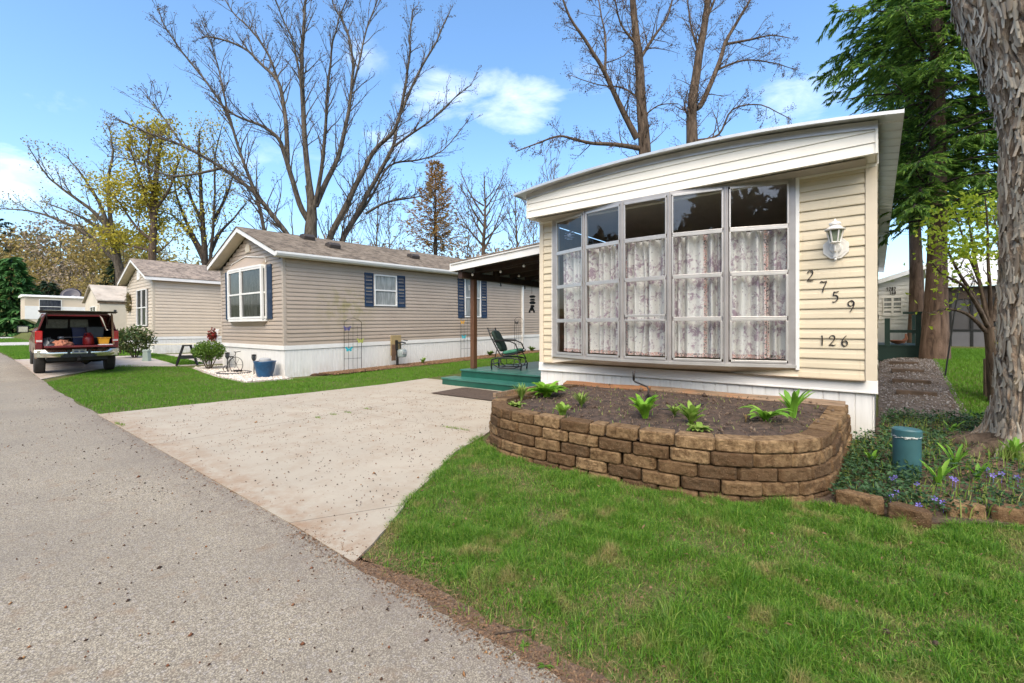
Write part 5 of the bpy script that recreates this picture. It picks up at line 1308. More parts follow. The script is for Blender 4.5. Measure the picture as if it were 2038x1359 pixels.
for k in range(420):
    a = random.uniform(0, 2*math.pi); rr = random.gauss(0.0, 0.045); P_.append((0.27*math.cos(a)+rr*math.cos(a), random.uniform(-0.04, 0.02), 0.36*math.sin(a)+rr*math.sin(a)))
wr = leaf_mesh('wreath', np.array(P_), 0.12, 0.05, M['wreath']); wr.location = (-25.9-W3+0.72, 5.93, H3[2]+2.55); tag(wr, 'brown twig wreath on the beige home front beside the window', 'wreath')
fb = thing('flower_basket', 'white slatted basket of dark red flowers between the two homes', 'flower basket', (0, 0, 0))
fb.location = at(432, 668, 20.5)
mb = MB()
for k in range(7): mb.bx(-0.34+0.11*k, -0.29+0.11*k, -0.1, -0.08, -0.32, 0.30)
mb.bx(-0.40, 0.42, -0.08, -0.06, -0.30, -0.24); mb.bx(-0.40, 0.42, -0.08, -0.06, 0.24, 0.30); mb.bx(-0.36, -0.29, -0.08, 0.0, -1.4, -0.32); mb.bx(0.31, 0.38, -0.08, 0.0, -1.4, -0.32); mb.build('lattice', M['white'], fb)
lf = leaf_mesh('flowers', RNG.normal(0, 1, (200, 3))*np.array([0.12, 0.08, 0.10])+np.array([0.12, -0.2, 0.02]), 0.12, 0.09, M['redflower'], fb)
# ------------------------------------------------------------------ old cream home, far trailer, little annex with dish
zg = hgt(-37.5, 6)
h4 = thing('mobile_home', 'old cream metal home with stained roof, partly hidden beyond the beige home', 'mobile home', (-37.4, 6.0, zg-0.15))
w4, L4 = 4.6, 13.0
mb = MB(); mb.add([(-w4, 0, 0), (0, 0, 0), (0, 0, 2.98), (-w4/2, 0, 3.95), (-w4, 0, 2.98)], [(0,1,2,3,4)]); mb.quad((0, 0, 0), (0, L4, 0), (0, L4, 2.98), (0, 0, 2.98)); mb.quad((-w4, 0, 0), (-w4, L4, 0), (-w4, L4, 2.98), (-w4, 0, 2.98)); mb.add([(-w4, L4, 0), (0, L4, 0), (0, L4, 2.98), (-w4/2, L4, 3.95), (-w4, L4, 2.98)], [(0,1,2,3,4)]); mb.build('wall', M['oldcream'], h4)
mb = MB()
for s in (0, 1):
    a = Vector((0.12 if s else -w4-0.12, -0.15, 2.95)); b = Vector((-w4/2, -0.15, 4.02)); mb.prism([a, b, b+Vector((0, 0, 0.07)), a+Vector((0, 0, 0.07))], (0, L4+0.3, 0))
mb.build('roof', M['oldroof'], h4, fixn=True)
mb = MB(); mb.bx(0.0, 0.05, -0.1, L4, 2.80, 2.95); mb.build('eave_strip', plain('rusty_eave', (0.20,0.13,0.08), 0.8, 0.3), h4)
window(h4, (-2.7, -0.004, 1.25), (1, 0, 0), (0, -1, 0), 1.7, 1.4, M['pane_c'], vert=True)
mb = MB(); mb.prism([(-0.75, -0.02, 0.5), (-0.62, -0.02, 0.5), (-0.35, -0.02, 2.7), (-0.5, -0.02, 2.7)], (0, 0.015, 0)); mb.build('awning_brace', M['soffit'], h4)
zf = hgt(-66, 8)
h5 = thing('trailer_home', 'low cream trailer home with flat white roof on the far street', 'trailer home', (-60.5, 4.6, zf-0.2))
mb = MB(); mb.bx(-3.6, 0, 0, 9.8, 1.0, 3.05); mb.build('wall', plain('cream_trailer_metal', (0.60,0.50,0.38), 0.5, 0.06, 0.5), h5)
mb = MB(); mb.bx(0.0, 0.02, 0.0, 9.8, 1.0, 2.2); mb.build('lower_panel', M['white'], h5)
mb = MB(); mb.prism([(-3.75, -0.15, 3.05), (0.15, -0.15, 3.05), (0.10, -0.15, 3.2), (-1.8, -0.15, 3.32), (-3.7, -0.15, 3.2)], (0, 10.1, 0)); mb.build('roof', M['white'], h5)
mb = MB(); mb.prism([(0, 0.2, 1.0), (0, 1.9, 0.0), (0, 9.8, 0.0), (0, 9.8, 1.0)], (-3.5, 0, 0)); mb.build('undercarriage', M['oldcream'], h5)
window(h5, (0.02, 0.9, 1.5), (0, 1, 0), (1, 0, 0), 1.5, 1.35, M['pane_c'])
zf = hgt(-56, 8)
h6 = thing('garden_shed', 'small white shed with gabled roof and grey windows behind the pickup', 'shed', (-57.5, 10.2, zf+0.1))
mb = MB(); mb.add([(-3, 0, 0), (0, 0, 0), (0, 0, 2.35), (-3, 0, 2.35)], [(0,1,2,3)]); mb.quad((0, 0, 0), (0, 5.2, 0), (0, 5.2, 2.35), (0, 0, 2.35)); mb.add([(0, 0, 2.35), (0, 5.2, 2.35), (0, 1.2, 3.1)], [(0,1,2)]); mb.build('wall', M['white'], h6)
mb = MB(); mb.prism([(0.2, -0.2, 2.33), (0.2, 1.2, 3.15), (0.2, 5.5, 2.75), (0.2, 5.5, 2.6), (0.2, 1.2, 2.98), (0.2, -0.2, 2.2)], (-3.4, 0, 0)); mb.build('roof', M['white'], h6, fixn=True)
for a in (0.3, 1.7, 3.2):
    MB().quad((0.02, a, 1.1), (0.02, a+1.2, 1.1), (0.02, a+1.2, 2.1), (0.02, a, 2.1)).build('window', M['pane_b'], h6)
ds = thing('satellite_dish', 'dark satellite dish standing above the white shed roof', 'satellite dish', at(142, 588, 46))
mb = MB(); 
Mx = Matrix.Rotation(R(62), 3, 'Y') @ Matrix.Rotation(R(20), 3, 'X')
mb.lathe([(0.02, -0.10), (0.35, -0.06), (0.62, 0.02), (0.80, 0.12), (0.81, 0.13), (0.60, 0.05), (0.02, -0.07)], (0, 0, 0), 24, cap=False); mb.v = [tuple(Mx @ Vector(p)) for p in mb.v]; mb.build('reflector', M['dish'], ds, smooth=True)
mb = MB(); mb.tube([(-0.1, 0, -0.05), (-0.15, 0, -0.5), (-0.1, 0, -2.9)], 0.05, 6); mb.build('mast', M['greypot'], ds)
mb = MB(); mb.tube([(0.05, 0.1, -0.6), (0.75, 0.0, -0.15)], 0.03, 5); mb.bx(0.70, 0.85, -0.08, 0.08, -0.20, -0.05); mb.build('feed_arm', M['greypot'], ds)
# ------------------------------------------------------------------ ornaments by the taupe home
pt = thing('flower_pot', 'large blue glazed pot with a grey pot inside at the taupe home corner', 'flower pot', ground(527, 752))
mb = MB(); mb.lathe([(0.17, 0.0), (0.20, 0.05), (0.25, 0.25), (0.285, 0.44), (0.30, 0.47), (0.295, 0.49), (0.27, 0.49), (0.25, 0.40), (0.0, 0.38)], (0, 0, 0), 28); mb.build('pot', M['bluepot'], pt, smooth=True, auto=40)
MB().lathe([(0.15, 0.385), (0.165, 0.50), (0.155, 0.55), (0.10, 0.58), (0.0, 0.585)], (0.02, 0, 0), 18).build('inner_pot', M['greypot'], pt, smooth=True, auto=40)
MB().lathe([(0.0, 0.482), (0.272, 0.482)], (0, 0, 0), 20, cap=False).build('soil', M['soil'], pt)
for px, py, lab in ((505.5, 747, 'black solar torch light standing right beside the blue pot'), (452.5, 741, 'black solar torch light left of the bicycle planter')):
    tl = thing('torch_light', lab, 'garden light', ground(px, py), 0, 'black solar torch lights')
    MB().lathe([(0.016, -0.05), (0.014, 0.42), (0.02, 0.43)], (0, 0, 0), 8).build('stake', M['black'], tl)
    mb = MB()
    for k in range(6):
        a = R(60*k); c, s = math.cos(a), math.sin(a); mb.tube([(0.018*c, 0.018*s, 0.43), (0.055*c, 0.055*s, 0.50), (0.065*c, 0.065*s, 0.56), (0.055*c, 0.055*s, 0.61)], 0.008, 5)
    mb.lathe([(0.066, 0.60), (0.07, 0.63), (0.0, 0.645)], (0, 0, 0), 12); mb.build('cage', M['black'], tl)
    MB().lathe([(0.02, 0.45), (0.045, 0.50), (0.052, 0.58), (0.0, 0.60)], (0, 0, 0), 10).build('lamp', M['greybin'], tl)
er = ground(466, 744); mb = MB(); mb.ring((er.x, er.y, er.z+0.04), 0.46, 0.03, 'z', 36, 6); tag(mb.build('edging_ring', M['black'], smooth=True), 'low black edging ring lying on the pebbles round the bicycle planter', 'edging ring')
bk = thing('bicycle_planter', 'black wrought iron penny farthing bicycle ornament inside the edging ring', 'garden ornament', ground(467, 742), R(30))
mb = MB(); mb.ring((0.05, 0, 0.26), 0.24, 0.010, 'y', 30, 6)
for k in range(6): mb.tube([(0.05, 0, 0.26), (0.05+0.23*math.cos(R(60*k)), 0, 0.26+0.23*math.sin(R(60*k)))], 0.005, 4)
mb.build('front_wheel', M['black'], bk)
mb = MB(); mb.ring((-0.30, 0, 0.12), 0.10, 0.010, 'y', 20, 6); mb.build('rear_wheel', M['black'], bk)
mb = MB(); mb.tube([(-0.30, 0, 0.12), (-0.20, 0, 0.38), (0.02, 0, 0.56), (0.05, 0, 0.26)], 0.011, 6); mb.tube([(0.02, 0, 0.56), (0.04, 0, 0.66)], 0.010, 6); mb.tube([(0.10, -0.14, 0.68), (0.04, -0.06, 0.66), (0.04, 0.06, 0.66), (0.10, 0.14, 0.68)], 0.010, 6); mb.bx(-0.20, -0.06, -0.035, 0.035, 0.50, 0.525)
mb.tube([(-0.16, 0, 0.46), (-0.13, 0, 0.50)], 0.009, 5); mb.build('frame', M['black'], bk)
mb = MB(); mb.bx(0.03, 0.19, -0.09, 0.09, 0.02, 0.10); mb.bx(-0.22, 0.02, -0.05, 0.05, 0.0, 0.03); mb.build('stand', M['black'], bk)
def butterfly(mat, parent, p, s=0.10):
    mb = MB()
    for sg in (-1, 1):
        mb.poly([(0, 0, 0), (0, sg*s*0.9, s*0.75), (0, sg*s*1.15, s*0.35), (0, sg*s*0.75, 0.0)]); mb.poly([(0.002, 0, 0), (0.002, sg*s*0.75, 0.0), (0.002, sg*s*0.8, -s*0.5), (0.002, sg*s*0.35, -s*0.6)])
    mb.tube([(0.01, 0, -s*0.5), (0.01, 0, s*0.5)], 0.008, 5); return mb.build('butterfly', mat, parent, loc=p)
def trellis(y, h, label, bfs, w=0.62):
    t = thing('trellis', label, 'trellis', (-13.15, y, hgt(-13.15, y)+0.02), 0, 'arched wire trellises along the taupe home')
    mb = MB()
    mb.tube([(0, 0, 0), (0, 0, h-0.14), (0, w*0.18, h-0.05), (0, w*0.5, h), (0, w*0.82, h-0.05), (0, w, h-0.14), (0, w, 0)], 0.009, 5)
    for k, e in ((0.25, 0.26), (0.5, 0.12), (0.75, 0.24)): mb.tube([(0, w*k, 0), (0, w*k, h-e)], 0.006, 4)
    for z in (0.42, 0.95, h-0.30): mb.tube([(0, 0, z), (0, w, z)], 0.006, 4)
    mb.build('frame', M['iron'], t)
    for m, yy, z in bfs: butterfly(M[m], t, (0.02, yy*w, z), 0.12)
trellis(7.92, 1.72, 'arched wire trellis with violet, lime and teal butterflies on the long taupe wall', (('violet', 0.15, 1.38), ('lime', 0.92, 0.98), ('teal', 0.25, 0.72)))
trellis(13.1, 1.80, 'arched wire trellis with orange and teal butterflies behind the brown porch post', (('orangeb', 0.1, 1.5), ('teal', 0.2, 0.9)), 0.75)
trellis(16.6, 1.70, 'arched wire trellis with a dark butterfly behind the glider chair', (('iron', 0.2, 1.42),), 0.65)
gm = thing('utility_meter', 'grey gas meter with pipes on a tan board post by the taupe skirting', 'gas meter', (-12.95, 9.8, hgt(-12.95, 9.8)))
mb = MB(); mb.bx(-0.10, -0.05, -0.20, 0.22, 0.42, 1.12); mb.build('board', M['tanpost'], gm, bevel=0.005)
mb = MB(); mb.bx(-0.045, 0.0, -0.20, -0.05, 0.25, 0.80); mb.build('side_board', M['brownpost'], gm)
mb = MB(); mb.tube([(0.02, 0.0, -0.05), (0.02, 0.0, 0.45), (0.04, 0.02, 0.62)], 0.045, 8); mb.tube([(0.0, -0.02, 0.60), (0.0, -0.02, 0.95)], 0.05, 8); mb.tube([(0.05, 0.02, 0.85), (0.08, 0.14, 0.88), (0.08, 0.30, 0.84)], 0.025, 6); mb.tube([(0.08, 0.06, 0.86), (0.10, 0.07, 0.66)], 0.022, 6); mb.tube([(0.06, 0.24, 0.95), (0.06, 0.40, 0.93)], 0.018, 6); mb.build('pipework', M['black'], gm)
mb = MB(); mb.lathe([(0.11, 0.0), (0.15, 0.02), (0.16, 0.10), (0.16, 0.22), (0.12, 0.27), (0.05, 0.28)], (0.12, 0.12, 0.36), 16); mb.build('meter_body', M['meterbody'], gm, smooth=True, auto=40)
mb = MB(); mb.bx(0.24, 0.285, 0.03, 0.21, 0.46, 0.56); mb.build('dial_cover', M['greypot'], gm, bevel=0.01)
for y, z, n, lab in ((10.9, 0.2, 12, 'small green tuft of tulip leaves by the taupe skirting'), (14.6, 0.2, 40, 'round dark green plant behind the brown porch post'), (17.6, 0.2, 46, 'dark leafy plant by the taupe skirting beyond the glider chair')):
    broadleaf('border_plant', (-12.9, y, hgt(-12.9, y)+0.06), n, 0.30, 0.06, M['shrubleaf'] if n > 20 else M['weed'], lab, 'plant', 'plants along the taupe home skirting', 0.9, 0.6)
# shrubs
def shrub(name, base, w, h, n, stems, leaf, lsize, label, zlo=0.25, stemmat=None, group=None):
    t = thing(name, label, 'shrub', base, 0, group)
    mb = MB(); tips = []
    for k in range(stems):
        a = random.uniform(0, 6.28); rr = random.uniform(0.2, 0.95)*w/2; top = Vector((rr*math.cos(a), rr*math.sin(a), h*random.uniform(0.6, 0.95)))
        p0 = Vector((0.05*math.cos(a)*w, 0.05*math.sin(a)*w, 0)); mid = p0.lerp(top, 0.5)+Vector((random.uniform(-.05, .05), random.uniform(-.05, .05), -0.04*h)); mb.tube([p0, mid, top], [0.018, 0.013, 0.006], 5)
        for j in range(3):
            q = p0.lerp(top, random.uniform(0.4, 0.9)); e = q+Vector((random.gauss(0, .15)*w, random.gauss(0, .15)*w, 0.2*h)); mb.tube([q, e], [0.008, 0.004], 4); tips.append(e)
        tips.append(top)
    mb.build('stems', stemmat or M['barkbrown'], t)
    P = []
    while len(P) < n:
        v = Vector((random.uniform(-1, 1), random.uniform(-1, 1), random.uniform(-1, 1)))
        if not 0.35 < v.length < 1: continue
        p = Vector((v.x*w/2, v.y*w/2, h*(zlo+(1-zlo)*(v.z*0.5+0.5))))
        if mnoise.noise(p*4.2/max(w, 0.6)) < -0.18: continue
        P.append(p)
    D = rand_dirs(n); D[:, 2] += 0.25
    leaf_mesh('foliage', np.array(P), RNG.uniform(0.7, 1.2, n)*lsize, RNG.uniform(0.3, 0.5, n)*lsize, leaf, t, D=D, up=1.0); return t
shrub('bush', ground(416, 736), 0.95, 0.95, 2600, 9, M['shrubleaf'], 0.085, 'rounded green bush with bare lower stems on the pebble bed', 0.30)
shrub('rhododendron', ground(268, 712), 1.35, 1.25, 900, 8, M['rhodoleaf'], 0.19, 'large leafed rhododendron shrub in front of the pale beige home', 0.12)
pg = ground(292, 719); mb = MB(); mb.prism([(-0.19, -0.14, 0), (0.19, -0.14, 0), (0.15, -0.12, 0.42), (-0.15, -0.12, 0.42)], (0, 0.26, 0)); mb.bx(-0.17, 0.17, -0.14, 0.15, 0.42, 0.50); o = mb.build('utility_pedestal', M['palegreen'], bevel=0.015, loc=pg); o.scale = (0.62, 0.62, 0.85); o.rotation_euler = (0, 0, R(35)); tag(o, 'pale green sloping utility pedestal beside the rhododendron', 'utility pedestal')
sw = thing('sawhorse', 'dark sawhorse standing on the neighbouring driveway under a pale board', 'sawhorse', ground(372, 726), R(75))
for e in (-0.22, 0.22):
    for s in (-1, 1): MB().bar((s*0.10, e*0.8, 0.70), (s*0.30, e*1.5, 0.0), 0.06, 0.045).build('leg', M['black'], sw)
MB().bx(-0.14, 0.14, -0.5, 0.5, 0.68, 0.72).build('top_rail', M['black'], sw)
for e in (-0.27, 0.27): MB().bar((-0.22, e, 0.28), (0.22, e, 0.28), 0.04, 0.10).build('brace', M['black'], sw)
mb = MB(); mb.box((0, 0, 0), (1.7, 0.32, 0.04)); o = mb.build('board', M['tanfloor'], loc=tuple(sw.location+Vector((-0.04, -0.15, 0.742)))); o.rotation_euler = (0, 0, R(75)); tag(o, 'pale wooden board lying across the sawhorse', 'board')
# ------------------------------------------------------------------ pickup truck with cap, open hatch and lowered tailgate (local +x is its rear)
tl_, tr_ = ground(76, 744), ground(218, 734.5); tc_ = (tl_+tr_)/2
trk = thing('pickup_truck', 'dark red pickup truck with open rear cap, chrome bumper, tan reflection painted on lower sides', 'pickup truck', tc_, R(-3.5)); trk.scale = (0.91, 0.91, 0.91)
HWD = 0.97
def sidepoly(xr, xf, zb, zt, arches, zc=0.39, rad=0.47):
    """side panel outline with wheel arches, x from rear to front"""
    pts = [(xr, zt), (xr, zb)]
    for xc in arches:
        for k in range(13):
            a = math.pi*k/12; x_, z_ = xc+rad*math.cos(a), zc+rad*math.sin(a)
            if z_ >= zb: pts.append((x_, z_))
    pts += [(xf, zb), (xf, zt)]
    return pts
for s in (-1, 1):
    mb = MB(); ps = sidepoly(1.02, -5.0, 0.52, 0.98, [0.0, -3.55]); 
    vs = [(p[0], s*HWD, p[1]) for p in ps]; mb.prism(vs, (0, -s*0.05, 0)); o = mb.build('lower_side', M['tanreflect'], trk, fixn=True)
    mb = MB(); mb.prism([(1.02, s*HWD, 0.98), (-4.95, s*HWD, 0.98), (-4.90, s*(HWD-0.03), 1.12), (-3.3, s*(HWD-0.03), 1.22), (-2.9, s*(HWD-0.02), 1.36), (1.02, s*(HWD-0.02), 1.36)], (0, -s*0.05, 0)); mb.build('upper_side', M['red'], trk, fixn=True)
mb = MB()   # cab and hood
sec = [(-1.35, 0.92, 1.36, 0.72, 1.92), (-1.9, 0.92, 1.36, 0.72, 1.95), (-2.5, 0.93, 1.36, 0.72, 1.93), (-3.15, 0.93, 1.30, 0.82, 1.34)]
vs = []
for x, yb, zb, yt, zt in sec: vs += [(x, -yb, zb), (x, -yt, zt), (x, yt, zt), (x, yb, zb)]
mb.add(vs, [(4*i+k, 4*i+k+1, 4*i+5+k, 4*i+4+k) for i in range(3) for k in range(3)]+[(0,1,2,3), (15,14,13,12)])
mb.prism([(-3.15, -0.90, 1.20), (-3.15, 0.90, 1.20), (-4.95, 0.88, 1.10), (-4.95, -0.88, 1.10)], (0, 0, 0.03)); mb.bx(-5.02, -4.93, -0.92, 0.92, 0.5, 1.12); mb.build('cab', M['red'], trk, fixn=True)
for s in (-1, 1): MB().quad((-1.45, s*0.905, 1.44), (-2.85, s*0.905, 1.44), (-2.5, s*0.755, 1.86), (-1.5, s*0.755, 1.88)).build('cab_window', M['pane_c'], trk)
# cap shell
mb = MB(); T = 0.035
def capsec(x): return [Vector((x, -0.95, 1.36)), Vector((x, -0.90, 1.42)), Vector((x, -0.80, 1.80)), Vector((x, -0.72, 1.90)), Vector((x, 0.72, 1.90)), Vector((x, 0.80, 1.80)), Vector((x, 0.90, 1.42)), Vector((x, 0.95, 1.36))]
X_ = [1.00, 0.93, -1.25]
for i, x in enumerate(X_[:-1]):
    a, b = capsec(x), capsec(X_[i+1]); ai = [p+Vector((0, -math.copysign(T, p.y) if abs(p.y) > 0.75 else 0, -T if p.z > 1.7 else 0)) for p in a]; bi = [p+Vector((0, -math.copysign(T, p.y) if abs(p.y) > 0.75 else 0, -T if p.z > 1.7 else 0)) for p in b]
    for k in range(7):
        mb.quad(a[k], a[k+1], b[k+1], b[k]); 
        if i == 0: mb.quad(a[k], a[k+1], ai[k+1], ai[k])
mb.build('cap_shell', M['red'], trk, fixn=True)
for s in (-1, 1): MB().quad((0.72, s*0.893, 1.47), (-1.1, s*0.893, 1.47), (-1.0, s*0.815, 1.77), (0.52, s*0.815, 1.77)).build('cap_window', M['pane_c'], trk)
mb = MB(); inn = [p*1.0 for p in capsec(0.92)]
mb.quad((0.98, -0.84, 0.90), (-1.22, -0.84, 0.90), (-1.22, -0.84, 1.36), (0.98, -0.84, 1.36)); mb.quad((0.98, 0.84, 0.90), (-1.22, 0.84, 0.90), (-1.22, 0.84, 1.36), (0.98, 0.84, 1.36)); mb.bx(-1.22, 1.0, -0.86, 0.86, 0.86, 0.90); mb.bx(-1.26, -1.22, -0.86, 0.86, 0.90, 1.42)
mb.build('truck_bed', M['cabin'], trk)
mb = MB(); mb.poly([(-1.2, -0.8, 1.42), (-1.2, 0.8, 1.42), (-1.2, 0.72, 1.86), (-1.2, -0.72, 1.86)]); mb.build('cap_front', M['cabin'], trk)
for a, b in ((-0.66, -0.12), (-0.06, 0.42)):
    MB().quad((-1.19, a, 1.44), (-1.19, b, 1.44), (-1.19, b*0.95, 1.74), (-1.19, a*0.95, 1.74)).build('rear_cab_window', plain('greenish_cab_glass', (0.14,0.19,0.165), 0.15, 0.5, 3), trk)
hat = MB(); hat.prism([(0.96, -0.88, 1.925), (1.72, -0.92, 1.955), (1.74, -0.92, 1.972), (0.96, -0.86, 1.95)], (0, 1.78, 0)); hat.bx(0.7, 1.0, -0.70, 0.70, 1.905, 1.93); h_ = hat.build('hatch', M['vent'], trk, fixn=True)
mb = MB(); mb.prism([(0.98, -0.84, 1.952), (1.70, -0.86, 1.975), (1.70, 0.80, 1.975), (0.98, 0.80, 1.952)], (0, 0, 0.006)); mb.build('hatch_glass', M['chrome'], h_)
for s in (-1, 1): MB().tube([(1.0, s*0.70, 1.55), (1.5, s*0.74, 1.93)], 0.012, 5).build('hatch_strut', M['black'], h_)
for s in (-0.84, 0.80): MB().bx(1.63, 1.74, s-0.03, s+0.03, 1.96, 2.03).build('hatch_latch', M['black'], h_)
mb = MB(); mb.bx(1.03, 1.56, -0.78, 0.78, 0.845, 0.905); mb.build('tailgate', M['red'], trk, bevel=0.012)
for s in (-1, 1):
    mb = MB(); mb.bx(0.90, 1.045, min(s*0.80, s*0.965), max(s*0.80, s*0.965), 0.98, 1.36); tlm = mb.build('tail_light', M['taillight'], trk, bevel=0.02)
    MB().bx(1.04, 1.052, min(s*0.815, s*0.945), max(s*0.815, s*0.945), 1.02, 1.08).build('reverse_lens', M['lensclear'], tlm)
    mb = MB(); mb.bx(0.90, 1.03, min(s*0.80, s*0.962), max(s*0.80, s*0.962), 0.80, 0.98); mb.build('corner_panel', M['red'], trk, bevel=0.02)
mb = MB()
def bump_(u, v):
    y = (u-0.5)*1.96; e = abs(u-0.5)*2; x = 1.16-0.14*e**4
    a = (v-0.5)*2; return (x+0.05*(1-a*a)-0.02, y, 0.66+0.115*a)
mb.grid(bump_, 40, 8); mb.bx(1.0, 1.10, -0.93, 0.93, 0.56, 0.765); bm_ = mb.build('bumper', M['chrome'], trk, smooth=True, auto=45)
mb = MB(); mb.bx(1.17, 1.205, -0.36, 0.36, 0.55, 0.64); mb.bx(1.10, 1.22, -0.42, 0.42, 0.53, 0.56); mb.bx(1.15, 1.20, -0.27, -0.20, 0.62, 0.77); mb.bx(1.15, 1.20, 0.20, 0.27, 0.62, 0.77); mb.build('bumper_step', M['black'], bm_)
mb = MB(); mb.bx(1.205, 1.215, -0.165, 0.165, 0.655, 0.785); pl_ = mb.build('licence_plate', M['plate'], trk, bevel=0.004)
mb = MB(); mb.bx(1.2155, 1.217, -0.12, -0.02, 0.685, 0.735); mb.bx(1.2155, 1.217, 0.02, 0.12, 0.685, 0.735); mb.bx(1.2155, 1.217, -0.13, 0.13, 0.757, 0.775); mb.build('plate_print', M['plateblue'], pl_)
mb = MB(); mb.bx(0.9, 1.20, -0.045, 0.045, 0.42, 0.52); mb.lathe([(0.01, 0.0), (0.035, 0.02), (0.035, 0.05), (0.01, 0.07)], (1.24, 0, 0.50), 12); mb.bx(1.18, 1.30, -0.04, 0.04, 0.47, 0.50); mb.bx(0.2, 0.95, -0.7, 0.7, 0.42, 0.55); mb.tube([(0.0, -0.85, 0.38), (0.0, 0.85, 0.38)], 0.06, 8); mb.lathe([(0.02, 0.22), (0.12, 0.30), (0.14, 0.39), (0.12, 0.48), (0.02, 0.56)], (0, 0.25, 0), 14); mb.build('hitch', M['iron'], trk)
for wx in (0.0, -3.55):
    for s in (-1, 1):
        mb = MB(); prof = [(0.22, -0.12), (0.34, -0.13), (0.385, -0.10), (0.395, -0.04), (0.395, 0.04), (0.385, 0.10), (0.34, 0.13), (0.22, 0.12)]
        mb.lathe(prof, (0, 0, 0), 28); mb.v = [(p[0], p[2], p[1]) for p in mb.v]; t_ = mb.build('wheel', M['rubber'], trk, smooth=True, auto=40, loc=(wx, s*0.84, 0.39))
        mb = MB(); mb.lathe([(0.0, 0.05), (0.07, 0.06), (0.10, 0.02), (0.18, 0.03), (0.225, 0.09), (0.225, 0.0)], (0, 0, 0), 20); mb.v = [(p[0], s*p[2], p[1]) for p in mb.v]; mb.build('rim', M['chrome'], t_, smooth=True, auto=40)
mb = MB(); mb.bx(-2.75, -2.62, -1.30, -1.02, 1.28, 1.52); mb.tube([(-2.68, -1.02, 1.34), (-2.68, -0.92, 1.30)], 0.03, 6); m_ = mb.build('side_mirror', M['black'], trk, bevel=0.03); MB().bx(-2.618, -2.61, -1.27, -1.05, 1.31, 1.49).build('mirror_glass', M['chrome'], m_)
def inbed(mb, name, mat, label, cat, bevel=0.01, smooth=False):
    o = mb.build(name, mat, bevel=bevel, smooth=smooth); Mt = trk.matrix_basis if False else (Matrix.Translation(tc_) @ Matrix.Rotation(trk.rotation_euler.z, 4, 'Z') @ Matrix.Diagonal((0.91, 0.91, 0.91, 1))); o.matrix_world = Mt; return tag(o, label, cat)
def tub(x0, x1, y0, y1, z0, z1, tp=0.03, rim=0.02):
    mb = MB(); mb.add([(x0+tp, y0+tp, z0), (x1-tp, y0+tp, z0), (x1-tp, y1-tp, z0), (x0+tp, y1-tp, z0), (x0, y0, z1), (x1, y0, z1), (x1, y1, z1), (x0, y1, z1)], [(3,2,1,0),(4,5,6,7),(0,1,5,4),(1,2,6,5),(2,3,7,6),(3,0,4,7)])
    mb.bx(x0-rim, x1+rim, y0-rim, y1+rim, z1-0.005, z1+0.025); return mb
inbed(tub(-0.5, 0.15, -0.10, 0.28, 0.90, 1.44), 'storage_bin', M['bluebin'], 'dark blue storage bin deep inside the pickup bed', 'storage bin')
inbed(tub(-0.05, 0.52, 0.22, 0.66, 1.10, 1.46), 'storage_tote', M['greybin'], 'grey plastic tote stacked high in the pickup bed', 'storage tote')
inbed(tub(-0.05, 0.50, 0.20, 0.70, 0.90, 1.06), 'tool_box', M['black'], 'low black tool box under the grey tote in the pickup bed', 'tool box')
mb = MB(); mb.lathe([(0.13, 0.90), (0.14, 0.93), (0.14, 1.10), (0.11, 1.18), (0.045, 1.21), (0.045, 1.27), (0.0, 1.28)], (0.75, 0.25, 0), 18); mb.tube([(0.75, 0.14, 1.16), (0.75, 0.17, 1.27), (0.75, 0.30, 1.29), (0.75, 0.36, 1.17)], 0.014, 6); inbed(mb, 'fuel_can', M['redcan'], 'round red fuel can beside the yellow bucket in the pickup', 'fuel can', 0.0, True)
inbed(tub(0.80, 1.10, 0.46, 0.74, 0.905, 1.12), 'bucket', M['yellow'], 'square yellow bucket at the right end of the tailgate', 'bucket')
mb = MB(); mb.tube([(1.02, 0.84, 0.91), (1.05, 0.79, 1.90)], 0.028, 8); inbed(mb, 'wooden_pole', M['polewood'], 'upright wooden pole propping the open cap hatch', 'pole', 0.0)
mb = MB(); mb.bx(1.1, 1.4, 0.44, 0.78, 0.906, 0.925); inbed(mb, 'paper_sheet', M['white'], 'white paper lying on the right of the lowered tailgate', 'paper', 0.0)
mb = MB()
def lump(u, v, c=(0.95, -0.36, 0.90), s=(0.20, 0.22, 0.14)):
    a = 2*math.pi*u; b = v*math.pi*0.5; k = 1+0.75*mnoise.noise(Vector((math.cos(a)*2.8, math.sin(a)*2.8, b*2.5+c[1]*3)))
    return (c[0]+s[0]*math.cos(a)*math.cos(b)*k, c[1]+s[1]*math.sin(a)*math.cos(b)*k, c[2]+s[2]*math.sin(b)*k)
mb.grid(lump, 22, 8); inbed(mb, 'work_gloves', M['cloth'], 'crumpled orange and pink cloth on the left of the tailgate', 'cloth', 0.0, True)
mb = MB(); mb.grid(lambda u, v: lump(u, v, (0.85, -0.66, 0.90), (0.22, 0.17, 0.19)), 22, 8); inbed(mb, 'tarp', M['greybin'], 'folded dark grey tarp in the left corner of the pickup bed', 'tarp', 0.0, True)
mb = MB(); mb.tube([(0.3, -0.32, 1.14), (0.55, 0.30, 1.16)], 0.016, 6); mb.lathe([(0.0, -0.05), (0.07, -0.04), (0.085, 0.0), (0.07, 0.04), (0.0, 0.05)], (0.28, -0.37, 1.13), 12); inbed(mb, 'trimmer', M['alu'], 'silver garden trimmer lying across the pickup bed', 'garden tool', 0.0)
